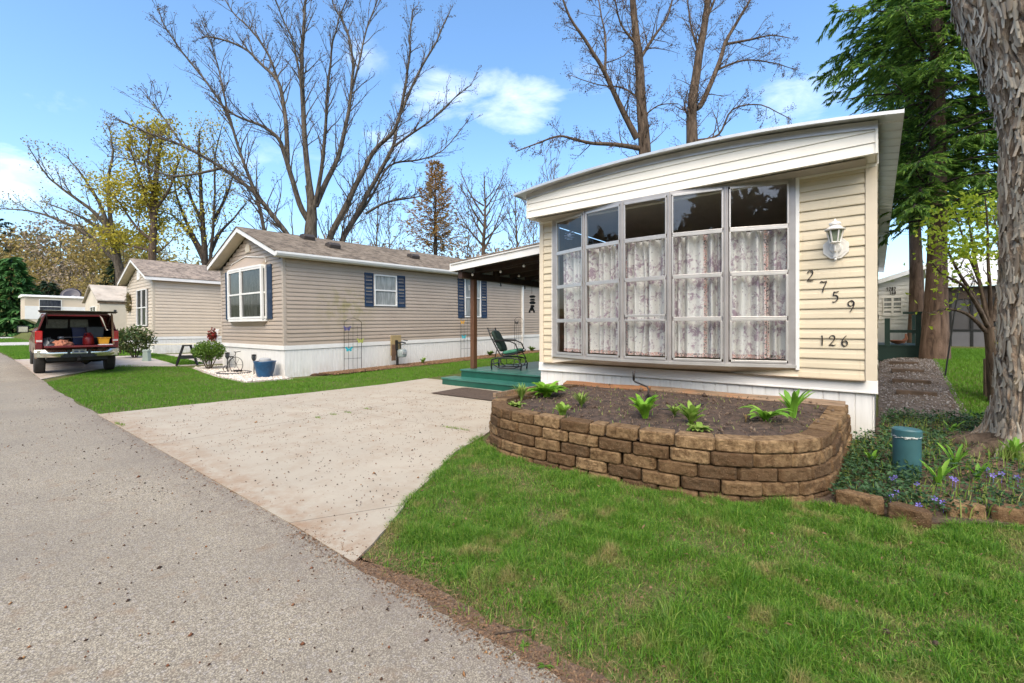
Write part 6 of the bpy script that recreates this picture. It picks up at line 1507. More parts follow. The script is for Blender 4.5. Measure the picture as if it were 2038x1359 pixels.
# ------------------------------------------------------------------ right side: garden bed, pedestal, edging, path, neighbours
pd = thing('utility_pedestal', 'teal green utility pedestal with scraped rim in the ground cover', 'utility pedestal', (0.22, 5.66, 0.03), R(-20))
mb = MB()
def ov(k, r1, r2, n=28): return (r1*math.cos(2*math.pi*k/n), r2*math.sin(2*math.pi*k/n))
for z0, z1, a, b in ((0.0, 0.40, 0.106, 0.094), (0.40, 0.405, 0.113, 0.101), (0.405, 0.462, 0.113, 0.101)):
    vs = [(*ov(k, a, b), z) for z in (z0, z1) for k in range(28)]; mb.add(vs, [(k, (k+1) % 28, 28+(k+1) % 28, 28+k) for k in range(28)])
vs = [(*ov(k, 0.113, 0.101), 0.462) for k in range(28)]+[(*ov(k, 0.102, 0.09), 0.474) for k in range(28)]; mb.add(vs, [(k, (k+1) % 28, 28+(k+1) % 28, 28+k) for k in range(28)]+[tuple(range(28, 56))])
mb.build('cover', M['pedestal'], pd, smooth=True, auto=35)
mb = MB()
for k in range(34):
    a = R(random.uniform(-165, -15)); z = 0.400+random.gauss(0, 0.006); w = random.uniform(0.006, 0.022); c = Vector((0.1145*math.cos(a), 0.1025*math.sin(a), z)); t_ = Vector((-math.sin(a), math.cos(a), 0))
    h = random.uniform(0.003, 0.008); mb.quad(c-t_*w, c+t_*w, c+t_*w*0.8+Vector((0, 0, h)), c-t_*w*0.7+Vector((0, 0, h*0.6)))
mb.build('scrape_marks', M['chip'], pd)
EDG = [((1657, 970), (1757, 997)), ((1762, 1000), (1855, 1021)), ((1885, 999), (1970, 1007)), ((1978, 1007), (2040, 1013))]
elab = ['tan edging block butting the planter corner, tilted towards the lawn', 'tan edging block second from the planter, half hidden by purple flowers', 'tan edging block just right of the purple flowers', 'tan edging block cut by the right edge of the photo']
ends = [(at(a[0], a[1], (0.12-EYE)/((CY-a[1])/FPX)), at(b[0], b[1], (0.12-EYE)/((CY-b[1])/FPX))) for a, b in EDG]
ends[3] = (ends[3][0], ends[3][0]+(ends[3][1]-ends[3][0]).normalized()*0.34)
ends.append((ends[3][1]+Vector((0.01, 0, 0)), ends[3][1]+(ends[3][1]-ends[3][0]))); elab.append('tan edging block outside the right edge')
for i, (a, b) in enumerate(ends[:4]):
    d = b-a; L = d.length; an = math.atan2(d.y, d.x); nin = Vector((-d.y, d.x, 0)).normalized(); m = (a+b)/2+nin*0.075
    o = blockmesh(L-0.008, D=0.15, H=0.12, seed=500+i, taper=0.7).build('edging_block', M['block'], smooth=True, auto=32, loc=(m.x, m.y, 0.046)); o.rotation_euler = (R(-4), R((-3, 2, -2, 1)[i]), an); tag(o, elab[i], 'edging block', 'tan edging blocks along the garden bed')
def vz(x, y): return hgt(x, y)+0.01
VP = [(-0.30, 4.55), (-0.22, 4.72), (0.3, 4.66), (0.95, 5.05), (2.6, 5.2), (2.8, 7.4), (1.6, 8.6), (0.05, 8.3), (0.03, 7.2), (-0.2, 7.0)]
x, y = scatter(VP, 36000); f = fbm(x, y, 1.5, 60); tr = np.hypot(x-1.35, y-6.75)
dn = np.clip(0.55+1.0*f, 0.06, 1)*np.where(y > 7.0, 1.0, 0.8); dn = np.where((x < 0.30) & (y < 5.8), np.maximum(dn, 0.85), dn); dn = np.where(tr < 0.75, dn*0.1, dn); dn = np.where((x > 0.55) & (y < 6.6), dn*0.72, dn)
k = RNG.uniform(0, 1, len(x)) < dn; x, y = x[k], y[k]
P = np.stack([x, y, hnp(x, y)+RNG.uniform(0.01, 0.13, len(x))], 1)
D = rand_dirs(len(x)); D[:, 2] = np.abs(D[:, 2])*0.5
tag(leaf_mesh('vinca_ground_cover', P, RNG.uniform(0.03, 0.055, len(x)), RNG.uniform(0.016, 0.026, len(x)), M['vinca'], D=D, up=1.2), 'dark glossy vinca leaves covering the garden bed right of the cream home', 'ground cover', kind='stuff')
x, y = scatter(VP, 4200); P = np.stack([x, y, hnp(x, y)], 1)
tag(blade_mesh('bed_grass', P, RNG.uniform(0.05, 0.17, len(x)), RNG.uniform(0.005, 0.011, len(x)), M['weed'], lean=0.55), 'thin green grass growing through the garden bed', 'grass', kind='stuff')
x, y = scatter(VP, 1300); P = np.stack([x, y, hnp(x, y)+0.015], 1)
tag(leaf_mesh('bed_leaf_litter', P, RNG.uniform(0.03, 0.07, len(x)), RNG.uniform(0.012, 0.035, len(x)), M['deadleaf'], up=2.0, D=rand_dirs(len(x))*np.array([1, 1, 0.25])), 'dead brown leaves lying in the garden bed', 'litter', kind='stuff')
for k, (px, py, n, L, lab) in enumerate(((1800, 925, 10, 0.24, 'bright green lily shoot right in front of the teal pedestal'), (1868, 965, 9, 0.26, 'bright green lily shoots behind the purple flowers and edging'), (1900, 930, 7, 0.26, 'tall pointed green shoots right of the teal pedestal'), (1893, 865, 5, 0.24, 'lone upright green shoot before the big tree roots'), (2020, 915, 14, 0.26, 'spiky green clump near the right photo edge'), (1735, 925, 9, 0.17, 'long bladed green shoot by the planter corner'), (1945, 955, 6, 0.2, 'thin green shoots in the bed above the third edging block'))):
    g_ = ground(px, py, 0.02); broadleaf('lily_plant', g_, n, L, 0.035, M['lily'], lab, 'plant', 'green shoots in the garden bed', 1.15, 0.45)
FL = [(1782, 950), (1775, 953), (1824, 963), (1785, 980), (1772, 984), (1859, 992), (1877, 1000), (1829, 1006), (1895, 952), (1901, 955), (1963, 933), (1976, 946), (1993, 943), (2025, 950), (2020, 890)]
FW = ['left of the pair before the teal pedestal', 'right of the pair before the teal pedestal', 'on the dark leaves under the lily shoot', 'low over the second edging block', 'lowest left over the second edging block', 'between the second and third edging blocks', 'palest, hanging over the gap in the edging', 'lying on the second edging block', 'left of the pair in the grass', 'right of the pair in the grass', 'alone in the middle of the bed', 'left of the right hand pair', 'right of the right hand pair', 'near the right photo edge', 'highest, by the big tree roots']
for (px, py), w in zip(FL, FW):
    g_ = ground(px, py, 0.09); v = Vector((-g_.x, -g_.y, EYE-g_.z)).normalized(); ax = (v+Vector((random.gauss(0, .35), random.gauss(0, .35), 0.6))).normalized(); q = ax.to_track_quat('Z', 'Y')
    mb = MB()
    for j in range(5):
        a = R(72*j+random.uniform(-6, 6)); da = R(25); r_ = 0.023
        mb.poly([q @ Vector((0.003*math.cos(a), 0.003*math.sin(a), 0)), q @ Vector((r_*0.85*math.cos(a-da), r_*0.85*math.sin(a-da), 0.006)), q @ Vector((r_*1.1*math.cos(a+0.1), r_*1.1*math.sin(a+0.1), 0.008)), q @ Vector((r_*0.7*math.cos(a+da), r_*0.7*math.sin(a+da), 0.006))])
    mb.tube([Vector((0, 0, -0.08)), Vector((0.004, 0, -0.03)), Vector((0, 0, 0))], 0.002, 3)
    tag(mb.build('periwinkle_flower', M['petal'], loc=g_), 'violet periwinkle flower '+w, 'flower', 'violet periwinkle flowers in the garden bed')
for k, (y, w, lab) in enumerate(((9.9, 0.42, 'nearest timber step of the dirt path, darkest and widest'), (10.75, 0.44, 'second timber step from the front of the dirt path, mossy'), (11.7, 0.40, 'third timber step from the front of the dirt path'), (12.6, 0.38, 'farthest timber step, close below the dark green deck'))):
    mb = MB(); xc = 0.50-0.02*k; z = hgt(xc, y); mb.box((xc, y, z+0.015), (w+0.08, 0.15, 0.08), Matrix.Rotation(R(random.uniform(-5, 5)), 3, 'Z')); tag(mb.build('path_step', M['tiewood'], bevel=0.01), lab, 'path step', 'timber steps of the dirt path')
bd = thing('back_deck', 'dark green wooden deck with post railing at the end of the path', 'deck', (0.5, 14.2, 0))
zb = hgt(0.5, 14.2)
ax_ = lambda px, y: (lambda r: r.x/r.y*y)(ray(px, 650))
x0, x1 = 0.02, ax_(1832, 14.2); dzz = at(1800, 688, 14.2/ray(1800, 688).y).z
def rel(mb): return loc(mb, 0.5, 14.2)
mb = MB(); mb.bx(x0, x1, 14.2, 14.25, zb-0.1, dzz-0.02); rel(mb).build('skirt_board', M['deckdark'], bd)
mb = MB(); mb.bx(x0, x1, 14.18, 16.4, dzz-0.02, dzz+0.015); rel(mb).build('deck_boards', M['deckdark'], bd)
rt = at(1800, 623, 14.2/ray(1800, 623).y).z
for xx in (ax_(1766, 14.2), ax_(1828, 14.2)):
    mb = MB(); mb.bx(xx-0.05, xx+0.05, 14.21, 14.31, dzz+0.015, rt-0.02 if xx > 0.6 else rt-0.12); rel(mb).build('post', M['deckdark'], bd)
for xx in (ax_(1820, 16.2),):
    mb = MB(); mb.bx(xx-0.05, xx+0.05, 16.2, 16.3, dzz+0.015, rt); rel(mb).build('post', M['deckdark'], bd)
mb = MB(); zz = (rt+dzz)/2-0.08; mb.bx(ax_(1766, 14.2), x1, 14.23, 14.27, zz, zz+0.07); mb.bx(x1-0.05, x1, 14.3, 16.3, zz, zz+0.07); mb.bx(ax_(1797, 14.2), x1+0.03, 14.17, 14.34, rt-0.02, rt+0.03); rel(mb).build('rail', M['deckdark'], bd)
mb = MB(); mb.lathe([(0.03, 0.0), (0.12, 0.03), (0.17, 0.09), (0.15, 0.10), (0.0, 0.05)], (0, 0, 0), 14); mb.tube([(0.08, 0.0, 0.04), (0.16, 0, 0.14), (0.15, 0, 0.26)], [0.05, 0.035, 0.02], 6); p_ = at(1787, 683, 14.9/ray(1787, 683).y); o = mb.build('clay_ornament', M['ceramic'], smooth=True, auto=40, loc=(p_.x, p_.y, dzz+0.02)); tag(o, 'terracotta swan shaped bowl sitting on the dark green deck', 'ornament')
# white home with number 5287 beyond the path
tW = 22.0
def rp(px, py, y): r = ray(px, py); return Vector((r.x*y/r.y, y, EYE+r.z*y/r.y))
YW = 23.5; a0 = rp(1752, 600, YW); wx0 = a0.x-2.0; wx1 = rp(1838, 600, YW).x; zt0 = rp(1762, 562, YW).z; zt1 = rp(1838, 538, YW).z; zwb = rp(1790, 652, YW).z
slope = (zt1-zt0)/(rp(1838, 538, YW).x-rp(1762, 562, YW).x)
hR = thing('mobile_home', 'white sided home with number 5287 beyond the path, behind the conifer trunks', 'mobile home', (wx1, YW, 0))
mb = MB(); ztop = lambda x: zt1+slope*(x-wx1)
pxw = lambda z: ((max(0.02, (z-ztop(wx0))/slope) if z > ztop(wx0) else 0.02), wx1-wx0-0.02)
laps(mb, (wx0-wx1, 0, 0), (1, 0, 0), (0, -1, 0), zwb, zt1-0.02, 0.165, pxw); mb.build('wall', M['white'], hR)
mb = MB(); mb.bx(wx0-wx1, 0, -0.02, 0.03, hgt(0.8, YW)-0.3, zwb); mb.build('skirting', M['skirt'], hR)
mb = MB(); mb.bx(-0.10, 0.02, -0.03, 0.05, hgt(0.8, YW)-0.3, zt1); mb.build('corner_trim', M['white'], hR)
mb = MB(); q = [Vector((wx0-wx1-0.2, -0.4, ztop(wx0)-slope*0.2)), Vector((0.5, -0.4, zt1+slope*0.5))]; mb.prism([q[0], q[1], q[1]+Vector((0, 0, 0.16)), q[0]+Vector((0, 0, 0.16))], (0, 0.03, 0)); mb.prism([q[0]+Vector((0, 0.03, 0.12)), q[1]+Vector((0, 0.03, 0.12)), q[1]+Vector((0, 0.03, 0.18)), q[0]+Vector((0, 0.03, 0.18))], (0, 10, 0)); mb.build('roof', M['white'], hR, fixn=True)
wl_ = rp(1757, 629, YW); wr_ = rp(1796, 590, YW); window(hR, (wl_.x-wx1, -0.003, wl_.z), (1, 0, 0), (0, -1, 0), wr_.x-wl_.x, wr_.z-wl_.z, M['pane_b'], vert=True)
def hnum(label, txt, px0, px1, py, h):
    t = thing('house_number', label, 'house number', rp(px0, py, YW-0.03), 0, 'numerals on the white home')
    L = rp(px1, py, YW).x-rp(px0, py, YW).x; w = L/len(txt)
    for i, c_ in enumerate(txt): digit(c_, h, w*0.82, 0.02, 0.13).build('digit', M['digit'], t, loc=(i*w, 0, -h/2), fixn=True)
hnum('black numerals 5287 on the distant white home, upper row', '5287', 1764, 1784, 575.5, 0.15)
hnum('black numerals 140 on the distant white home, lower row', '140', 1770, 1784, 583, 0.13)
# screened carport beyond the back lawn
YS = 21.0; s0 = rp(1850, 690, YS); s1 = rp(2075, 690, YS); zs = s0.z
sc = thing('carport', 'carport with dark screened walls and white metal roof beyond the back lawn', 'carport', (s0.x, YS, 0))
wS = s1.x-s0.x; zt = rp(1900, 570, YS).z; zm = rp(1900, 657, YS).z
mb = MB(); n = 5
for i in range(n):
    a, b = wS*i/n, wS*(i+1)/n; mb.bx(a+0.03, b-0.03, 0.0, 0.04, zs, zm-0.03)
mb.build('lower_panel', plain('grey_lower_panel', (0.115,0.115,0.128), 0.6, 0.1, 1.5), sc)
mb = MB(); mb.bx(0.0, wS, 0.02, 0.05, zm+0.03, zt-0.4); mb.build('screen', M['screen'], sc)
mb = MB(); mb.bx(0, wS, -0.01, 0.05, zt-0.42, zt-0.02)
mb.build('header', M['brownpanel'], sc)
mb = MB()
for i in range(n+1): mb.bx(wS*i/n-0.035, wS*i/n+0.035, -0.02, 0.06, zs, zt-0.4)
mb.bx(0, wS, -0.025, 0.055, zm-0.03, zm+0.03); mb.bx(0, wS, -0.03, 0.06, zs-0.35, zs); mb.build('frame', M['black'], sc)
mb = MB(); zq = rp(1900, 518, YS+3.5).z; mb.prism([(-0.1, -0.25, zt-0.02), (wS+0.3, -0.25, zt+0.02), (wS+0.3, 3.5, zq+0.25), (0.1, 3.5, zq-0.1)], (0, 0, 0.08)); mb.build('roof', M['white'], sc, fixn=True)
sh = thing('shepherd_hook', 'thin leaning black garden pole on the back lawn', 'garden pole', ground(1881, 748)); sh.rotation_euler = (0, R(6), 0)
MB().tube([(0, 0, -0.1), (0, 0, 1.2), (0.02, 0, 1.75), (0.10, 0, 1.85), (0.18, 0, 1.78)], 0.014, 6).build('pole', M['black'], sh)
sp_ = thing('stub_post', 'short dark timber post with pale top beside the big tree', 'post', ground(1972, 790)); zz = at(1972, 714, Vector((sp_.location.x, sp_.location.y)).length*0+(sp_.location.y/ray(1972, 714).y)).z-sp_.location.z
MB().bx(-0.075, 0.075, -0.06, 0.06, -0.1, zz).build('post', M['tiewood'], sp_, bevel=0.006); MB().bx(0.03, 0.078, -0.062, -0.058, zz-0.25, zz+0.01).build('pale_strip', M['tanfloor'], sp_)

# ------------------------------------------------------------------ small growth and litter on lawn and drive
px_ = [(-7.02, 4.3), (-7.08, 4.7), (-6.98, 3.75), (-4.7, 4.57), (-4.55, 4.6), (-8.75, 1.66), (-8.9, 1.63), (-7.05, 4.05), (-4.85, 4.56)]
P = np.array([[a+RNG.normal(0, .06), b_+RNG.normal(0, .015), hgt(a, b_)+0.0] for a, b_ in px_ for _ in range(46)])
tag(blade_mesh('joint_weeds', P, RNG.uniform(0.012, 0.05, len(P)), RNG.uniform(0.004, 0.008, len(P)), M['weed'], lean=0.9), 'tiny weeds growing from the driveway joints', 'weeds', kind='stuff')
x, y = scatter(FRONT, 130); C, D = [], []
for a, b_ in zip(x, y):
    if mnoise.noise(Vector((a*1.3, b_*1.3, 77))) < 0.02: continue
    for j in range(random.randint(5, 9)):
        q = random.uniform(0, 6.28); C.append((a, b_, hgt(a, b_)+0.004)); D.append((math.cos(q), math.sin(q), random.uniform(0.15, 0.6)))
n = len(C); tag(leaf_mesh('lawn_weeds', np.array(C), RNG.uniform(0.02, 0.05, n), RNG.uniform(0.008, 0.016, n), M['shrubleaf'], D=np.array(D), up=2.0), 'broad leafed dandelion and clover leaves in the front lawn', 'weeds', kind='stuff')
x, y = scatter(FRONT, 900); P = np.stack([x, y, hnp(x, y)+0.012], 1)
tag(leaf_mesh('lawn_litter', P, RNG.uniform(0.015, 0.05, len(x)), RNG.uniform(0.006, 0.022, len(x)), M['deadleaf'], D=rand_dirs(len(x))*np.array([1, 1, .35]), up=1.5), 'dead leaf bits lying in the front lawn', 'litter', kind='stuff')
for k, (px, py, lab) in enumerate(((1700, 1165, 'brown seed cone lying in the middle of the front lawn'), (1762, 1260, 'brown seed cone lying low in the front lawn'), (1862, 1280, 'brown seed cone nearest the right lower corner of the lawn'), (1527, 1255, 'dark brown seed cone in the lower left of the lawn'), (1617, 1320, 'brown seed cone close to the bottom photo edge'))):
    g_ = ground(px, py); mb = MB(); mb.lathe([(0.002, 0.0), (0.009, 0.005), (0.014, 0.013), (0.012, 0.022), (0.006, 0.030), (0.0, 0.032)], (0, 0, 0), 9)
    o = mb.build('seed_cone', M['barkbrown'], smooth=False, loc=g_+Vector((0, 0, 0.004))); o.rotation_euler = (R(40*k), R(25), 0); tag(o, lab, 'seed cone', 'seed cones in the front lawn')
g_ = ground(985, 1266); g2 = ground(1062, 1258); mb = MB(); mb.tube([g_+Vector((0, 0, .012)), g_.lerp(g2, .5)+Vector((0.004, 0.006, .018)), g2+Vector((0, 0, .012))], [0.004, 0.0045, 0.003], 5); tag(mb.build('twig', M['barkbrown']), 'thin fallen twig at the lawn edge by the road', 'twig')
x, y = scatter([(0.05, 8.3), (0.98, 8.6), (1.0, 13.8), (0.05, 13.8)], 2600); P = np.stack([x, y, hnp(x, y)+0.008], 1)
tag(crumbs('path_gravel', P, RNG.uniform(0.015, 0.05, len(x)), leafmat('path_gravel_stone', [(0.07,0.05,0.035), (0.17,0.15,0.14), (0.30,0.28,0.27), (0.12,0.08,0.05)], trans=0.0)), 'gravel and leaf bits on the dirt path beside the cream home', 'gravel', kind='stuff')
# ------------------------------------------------------------------ trees
def interp(pts, n):
    """smooth resample of a polyline"""
    out = []
    for i in range(len(pts)-1):
        p0, p1, p2, p3 = pts[max(0, i-1)], pts[i], pts[i+1], pts[min(len(pts)-1, i+2)]
        for k in range(n):
            u = k/n; out.append(0.5*((2*p1)+(p2-p0)*u+(2*p0-5*p1+4*p2-p3)*u*u+(3*p1-p0-3*p2+p3)*u**3))
    out.append(pts[-1]); return out
class Tree:
    def __init__(s, base, wig=0.03):
        s.base = Vector(base); s.big = MB(); s.tw = MB(); s.tips = []; s.wig = wig
    def limb(s, pts, r0, r1, n=7, kids=0.0, kl=1.0, depth=2, ang=(25, 55), up=0.25, start=0.2, sub=4, rmin=0.006, big=True):
        P = interp([Vector(p) for p in pts], sub)
        P = [p+Vector((mnoise.noise(p*1.3), mnoise.noise(p*1.3+Vector((9, 2, 4))), 0))*s.wig*(i/len(P)) for i, p in enumerate(P)]
        m = len(P)-1; rr = [r0+(r1-r0)*(i/m)**0.8 for i in range(m+1)]
        (s.big if big else s.tw).tube([p-s.base for p in P], rr, n if big else 4, cap=False)
        L = sum((P[i+1]-P[i]).length for i in range(m))
        if kids: s.spawn(P, rr, L, kids, kl, depth, ang, up, start, rmin)
        s.tips.append(P[-1]-s.base)
        return P
    def spawn(s, P, rr, L, kids, kl, depth, ang, up, start, rmin):
        nk = int(L*kids+random.random()); m = len(P)-1
        for k in range(nk):
            u = start+(1-start)*(k+random.random())/nk; f = u*m; i = min(m-1, int(f)); p = P[i].lerp(P[i+1], f-i); d = (P[i+1]-P[i]).normalized(); r = rr[i]
            a = R(random.uniform(*ang)); ax = d.orthogonal(); ax.rotate(Matrix.Rotation(random.uniform(0, 6.283), 3, d)); nd = d.copy(); nd.rotate(Matrix.Rotation(a, 3, ax))
            nd = (nd+Vector((0, 0, up))).normalized()
            l = kl*(1.15-0.75*u)*random.uniform(0.55, 1.2)
            r_ = max(rmin, min(r*0.5, 0.014*l+rmin)); q = p.copy(); pts = [q.copy()]; sg = 4 if depth > 1 else 3
            for j in range(sg):
                nd = (nd+Vector((random.gauss(0, .13), random.gauss(0, .13), random.gauss(0.03, .10)))).normalized(); q = q+nd*(l/sg); pts.append(q.copy())
            rs = [r_+(rmin*0.6-r_)*(j/sg) for j in range(sg+1)]
            s.tw.tube([v-s.base for v in pts], rs, 4 if r_ > 0.015 else 3, cap=False); s.tips.append(pts[-1]-s.base); 
            if depth <= 1: s.tips.append(pts[-2]-s.base)
            if depth > 1: s.spawn(pts, rs, l, 3.0/max(0.5, l)*1.3, l*0.55, depth-1, ang, up, 0.25, rmin)
    def done(s, name, label, cat='tree', bark='bark', group=None, leaf=None, nleaf=0, lsize=0.08, spread=0.12, twig=None, lw=0.45, hang=0.0):
        t = thing(name, label, cat, s.base, 0, group)
        s.big.build('trunk', M[bark], t, smooth=True)
        if s.tw.v: s.tw.build('branches', M[twig or bark], t)
        if leaf and s.tips:
            T = np.array([tuple(p) for p in s.tips]); k = RNG.integers(0, len(T), nleaf); C = T[k]+RNG.normal(0, spread, (nleaf, 3)); C[:, 2] -= abs(hang)*RNG.uniform(0, 1, nleaf)
            leaf_mesh('foliage', C, RNG.uniform(0.6, 1.3, nleaf)*lsize, RNG.uniform(0.8, 1.2, nleaf)*lsize*lw, M[leaf], t)
        return t
def trace(px, t, dt=0.0):
    n = len(px)-1; return [at(p[0], p[1], t+dt*i/n) for i, p in enumerate(px)]
# the big bare maple behind the taupe home
T0 = 22.0; b = at(632, 600, T0); b.z = hgt(b.x, b.y)-0.1
mp_ = Tree(b, 0.10)
K = dict(kids=3.6, kl=2.0, depth=2, ang=(18, 52), up=0.28, start=0.18, rmin=0.0105)
mp_.limb([b, at(622, 540, T0), at(618, 478, T0), at(621, 420, T0), at(615, 370, T0+.1)], 0.52, 0.15, 12, sub=5)
mp_.limb(trace([(622, 408), (608, 300), (601, 147), (603, 74), (610, -10), (614, -90)], T0, 0.6), 0.163, 0.03, 8, **K)
mp_.limb(trace([(615, 440), (596, 405), (570, 318), (554, 275), (520, 250), (471, 230), (415, 190)], T0, -2.0), 0.163, 0.03, 8, **K)
mp_.limb(trace([(572, 322), (569, 245), (554, 165), (520, 128), (481, 93), (422, 74), (400, 73)], T0, 1.2), 0.121, 0.025, 8, **K)
mp_.limb(trace([(554, 165), (535, 110), (500, 60), (460, 20), (430, -40)], T0+.8, 1.2), 0.072, 0.02, 6, **K)
mp_.limb(trace([(604, 250), (600, 180), (585, 90), (560, 30), (530, -40)], T0+.3, -1.2), 0.079, 0.02, 6, **K)
mp_.limb(trace([(628, 410), (650, 360), (672, 314), (690, 240), (697, 196), (702, 123), (690, 60), (662, 5), (655, -60)], T0, 1.5), 0.151, 0.025, 8, **K)
mp_.limb(trace([(697, 190), (715, 125), (728, 64), (751, 0), (765, -60)], T0+1, 1.2), 0.072, 0.02, 6, **K)
mp_.limb(trace([(624, 420), (640, 340), (648, 250), (655, 150), (668, 60), (700, -30)], T0, -2.0), 0.115, 0.02, 7, **K)
b2 = at(672, 600, T0+.4); b2.z = hgt(b2.x, b2.y)-0.1
mp_.limb([b2, at(656, 540, T0+.4), at(655, 478, T0+.2), at(690, 408, T0), at(711, 363, T0-.2), at(745, 300, T0-.4), at(785, 258, T0-.6), at(806, 180, T0-.8), at(815, 100, T0-1), at(820, 20, T0-1)], 0.214, 0.03, 9, **K)
b3 = at(700, 600, T0+.6); b3.z = hgt(b3.x, b3.y)-0.1
mp_.limb([b3, at(690, 540, T0+.6), at(680, 483, T0+.6), at(708, 430, T0+.8), at(736, 378, T0+1), at(780, 294, T0+1.2), at(792, 240, T0+1.4), at(829, 152, T0+1.6), at(868, 83, T0+1.8), at(892, 30, T0+2)], 0.189, 0.03, 9, **K)
mp_.limb(trace([(780, 294), (820, 265), (859, 238), (900, 200), (938, 166)], T0+1.2, -1.0), 0.072, 0.02, 6, **K)
mp_.limb(trace([(728, 425), (765, 404), (795, 397), (830, 392), (862, 388)], T0+.9, -2.0), 0.072, 0.02, 6, **K)
mp_.limb(trace([(700, 448), (740, 390), (775, 330), (830, 318), (880, 300), (930, 240)], T0+.9, 2.0), 0.079, 0.02, 6, **K)
b4 = at(595, 600, T0-.3); b4.z = hgt(b4.x, b4.y)-0.1
mp_.limb([b4, at(590, 520, T0-.3), at(574, 471, T0-.4), at(540, 425, T0-.6), at(505, 383, T0-.8), at(442, 334, T0-1), at(363, 289, T0-1.2), at(314, 272, T0-1.3), at(231, 235, T0-1.5)], 0.176, 0.025, 8, **K)
mp_.limb(trace([(442, 334), (395, 345), (350, 350), (314, 343), (270, 320), (215, 310)], T0-1, -1.5), 0.066, 0.02, 6, **K)
mp_.limb(trace([(363, 289), (330, 240), (305, 210), (290, 190)], T0-1.2, 1.0), 0.049, 0.015, 6, **K)
b5 = at(540, 600, T0+1.5); b5.z = hgt(b5.x, b5.y)-0.1
mp_.limb([b5, at(535, 540, T0+1.5), at(527, 466, T0+1.5), at(510, 390, T0+1.5), at(481, 314, T0+1.3), at(456, 235, T0+1), at(417, 172, T0+.6), at(363, 103, T0+.3), at(330, 55, T0), at(314, 15, T0)], 0.126, 0.02, 8, **K)
mp_.limb(trace([(456, 235), (440, 160), (425, 100), (400, 40)], T0+1, 1), 0.060, 0.02, 6, **K)
mp_.done('maple_tree', 'huge spreading bare maple with many upright limbs behind the taupe home', bark='bark', leaf='bud', nleaf=8000, lsize=0.085, spread=0.06)
# two bare trees rising behind the cream home
T1 = 20.0; b = at(1283, 640, T1); b.z = hgt(b.x, b.y)-0.1
q = Tree(b, 0.05); K = dict(kids=3.6, kl=1.5, depth=2, ang=(28, 65), up=0.08, start=0.10, rmin=0.010)
q.limb([b, at(1286, 450, T1), at(1283, 293, T1), at(1277, 223, T1), at(1271, 112, T1), at(1263, 45, T1), at(1256, -60, T1), at(1250, -160, T1)], 0.36, 0.08, 10, sub=5, **K)
q.limb(trace([(1268, 276), (1235, 212), (1204, 145), (1174, 95), (1134, 33), (1110, -30)], T1, -1.5), 0.152, 0.03, 7, **K)
q.limb(trace([(1282, 297), (1250, 291), (1215, 287), (1179, 285), (1145, 278), (1112, 271), (1070, 285), (1028, 301)], T1, -1.0), 0.12, 0.02, 6, kids=4.0, kl=1.2, depth=2, ang=(28, 65), up=0.2, start=0.1, rmin=0.011)
q.limb(trace([(1272, 120), (1300, 75), (1330, 30), (1345, -40)], T1, 1.0), 0.096, 0.02, 6, **K)
q.limb(trace([(1276, 200), (1240, 175), (1190, 168), (1135, 150)], T1, 1.5), 0.056, 0.012, 6, **K)
q.limb(trace([(1277, 235), (1310, 210), (1350, 205)], T1, -1.0), 0.048, 0.012, 6, **K)
q.limb(trace([(1204, 145), (1205, 80), (1195, 20), (1185, -50)], T1-.6, 0.5), 0.064, 0.015, 6, **K)
q.limb(trace([(1268, 90), (1235, 45), (1220, -30)], T1, -0.8), 0.072, 0.015, 6, **K)
q.done('bare_tree', 'bare tree with a long low left limb rising behind the cream home roof', bark='barkbrown', leaf='bud', nleaf=7000, lsize=0.075, spread=0.06, group='bare trees behind the cream home')
T2 = 22.0; b = at(1377, 640, T2); b.z = hgt(b.x, b.y)-0.1
q = Tree(b, 0.05)
q.limb([b, at(1377, 450, T2), at(1377, 274, T2), at(1378, 212, T2), at(1391, 112, T2), at(1405, 33, T2), at(1412, -60, T2), at(1420, -150, T2)], 0.37, 0.08, 10, sub=5, **K)
q.limb(trace([(1384, 215), (1397, 205), (1430, 128), (1444, 84), (1466, 45), (1492, 0), (1510, -60)], T2, 1.2), 0.160, 0.04, 7, **K)
q.limb(trace([(1444, 88), (1497, 78), (1535, 70), (1572, 76)], T2+.8, -1.0), 0.072, 0.015, 6, **K)
q.limb(trace([(1384, 280), (1430, 268), (1458, 218), (1514, 209), (1575, 238)], T2, -1.0), 0.072, 0.015, 6, **K)
q.limb(trace([(1425, 140), (1480, 120), (1540, 125), (1590, 140)], T2+.5, 1.2), 0.064, 0.012, 6, **K)
q.limb(trace([(1378, 240), (1362, 215), (1368, 180)], T2, -.5), 0.056, 0.02, 6, **K)
q.limb(trace([(1392, 110), (1375, 50), (1365, -20)], T2, .8), 0.080, 0.02, 6, **K)
q.limb(trace([(1405, 40), (1430, -20), (1450, -80)], T2, .8), 0.080, 0.02, 6, **K)
q.done('bare_tree', 'bare tree with broken forked trunk and right leaning limbs behind the cream home roof', bark='barkbrown', leaf='bud', nleaf=7000, lsize=0.075, spread=0.06, group='bare trees behind the cream home')
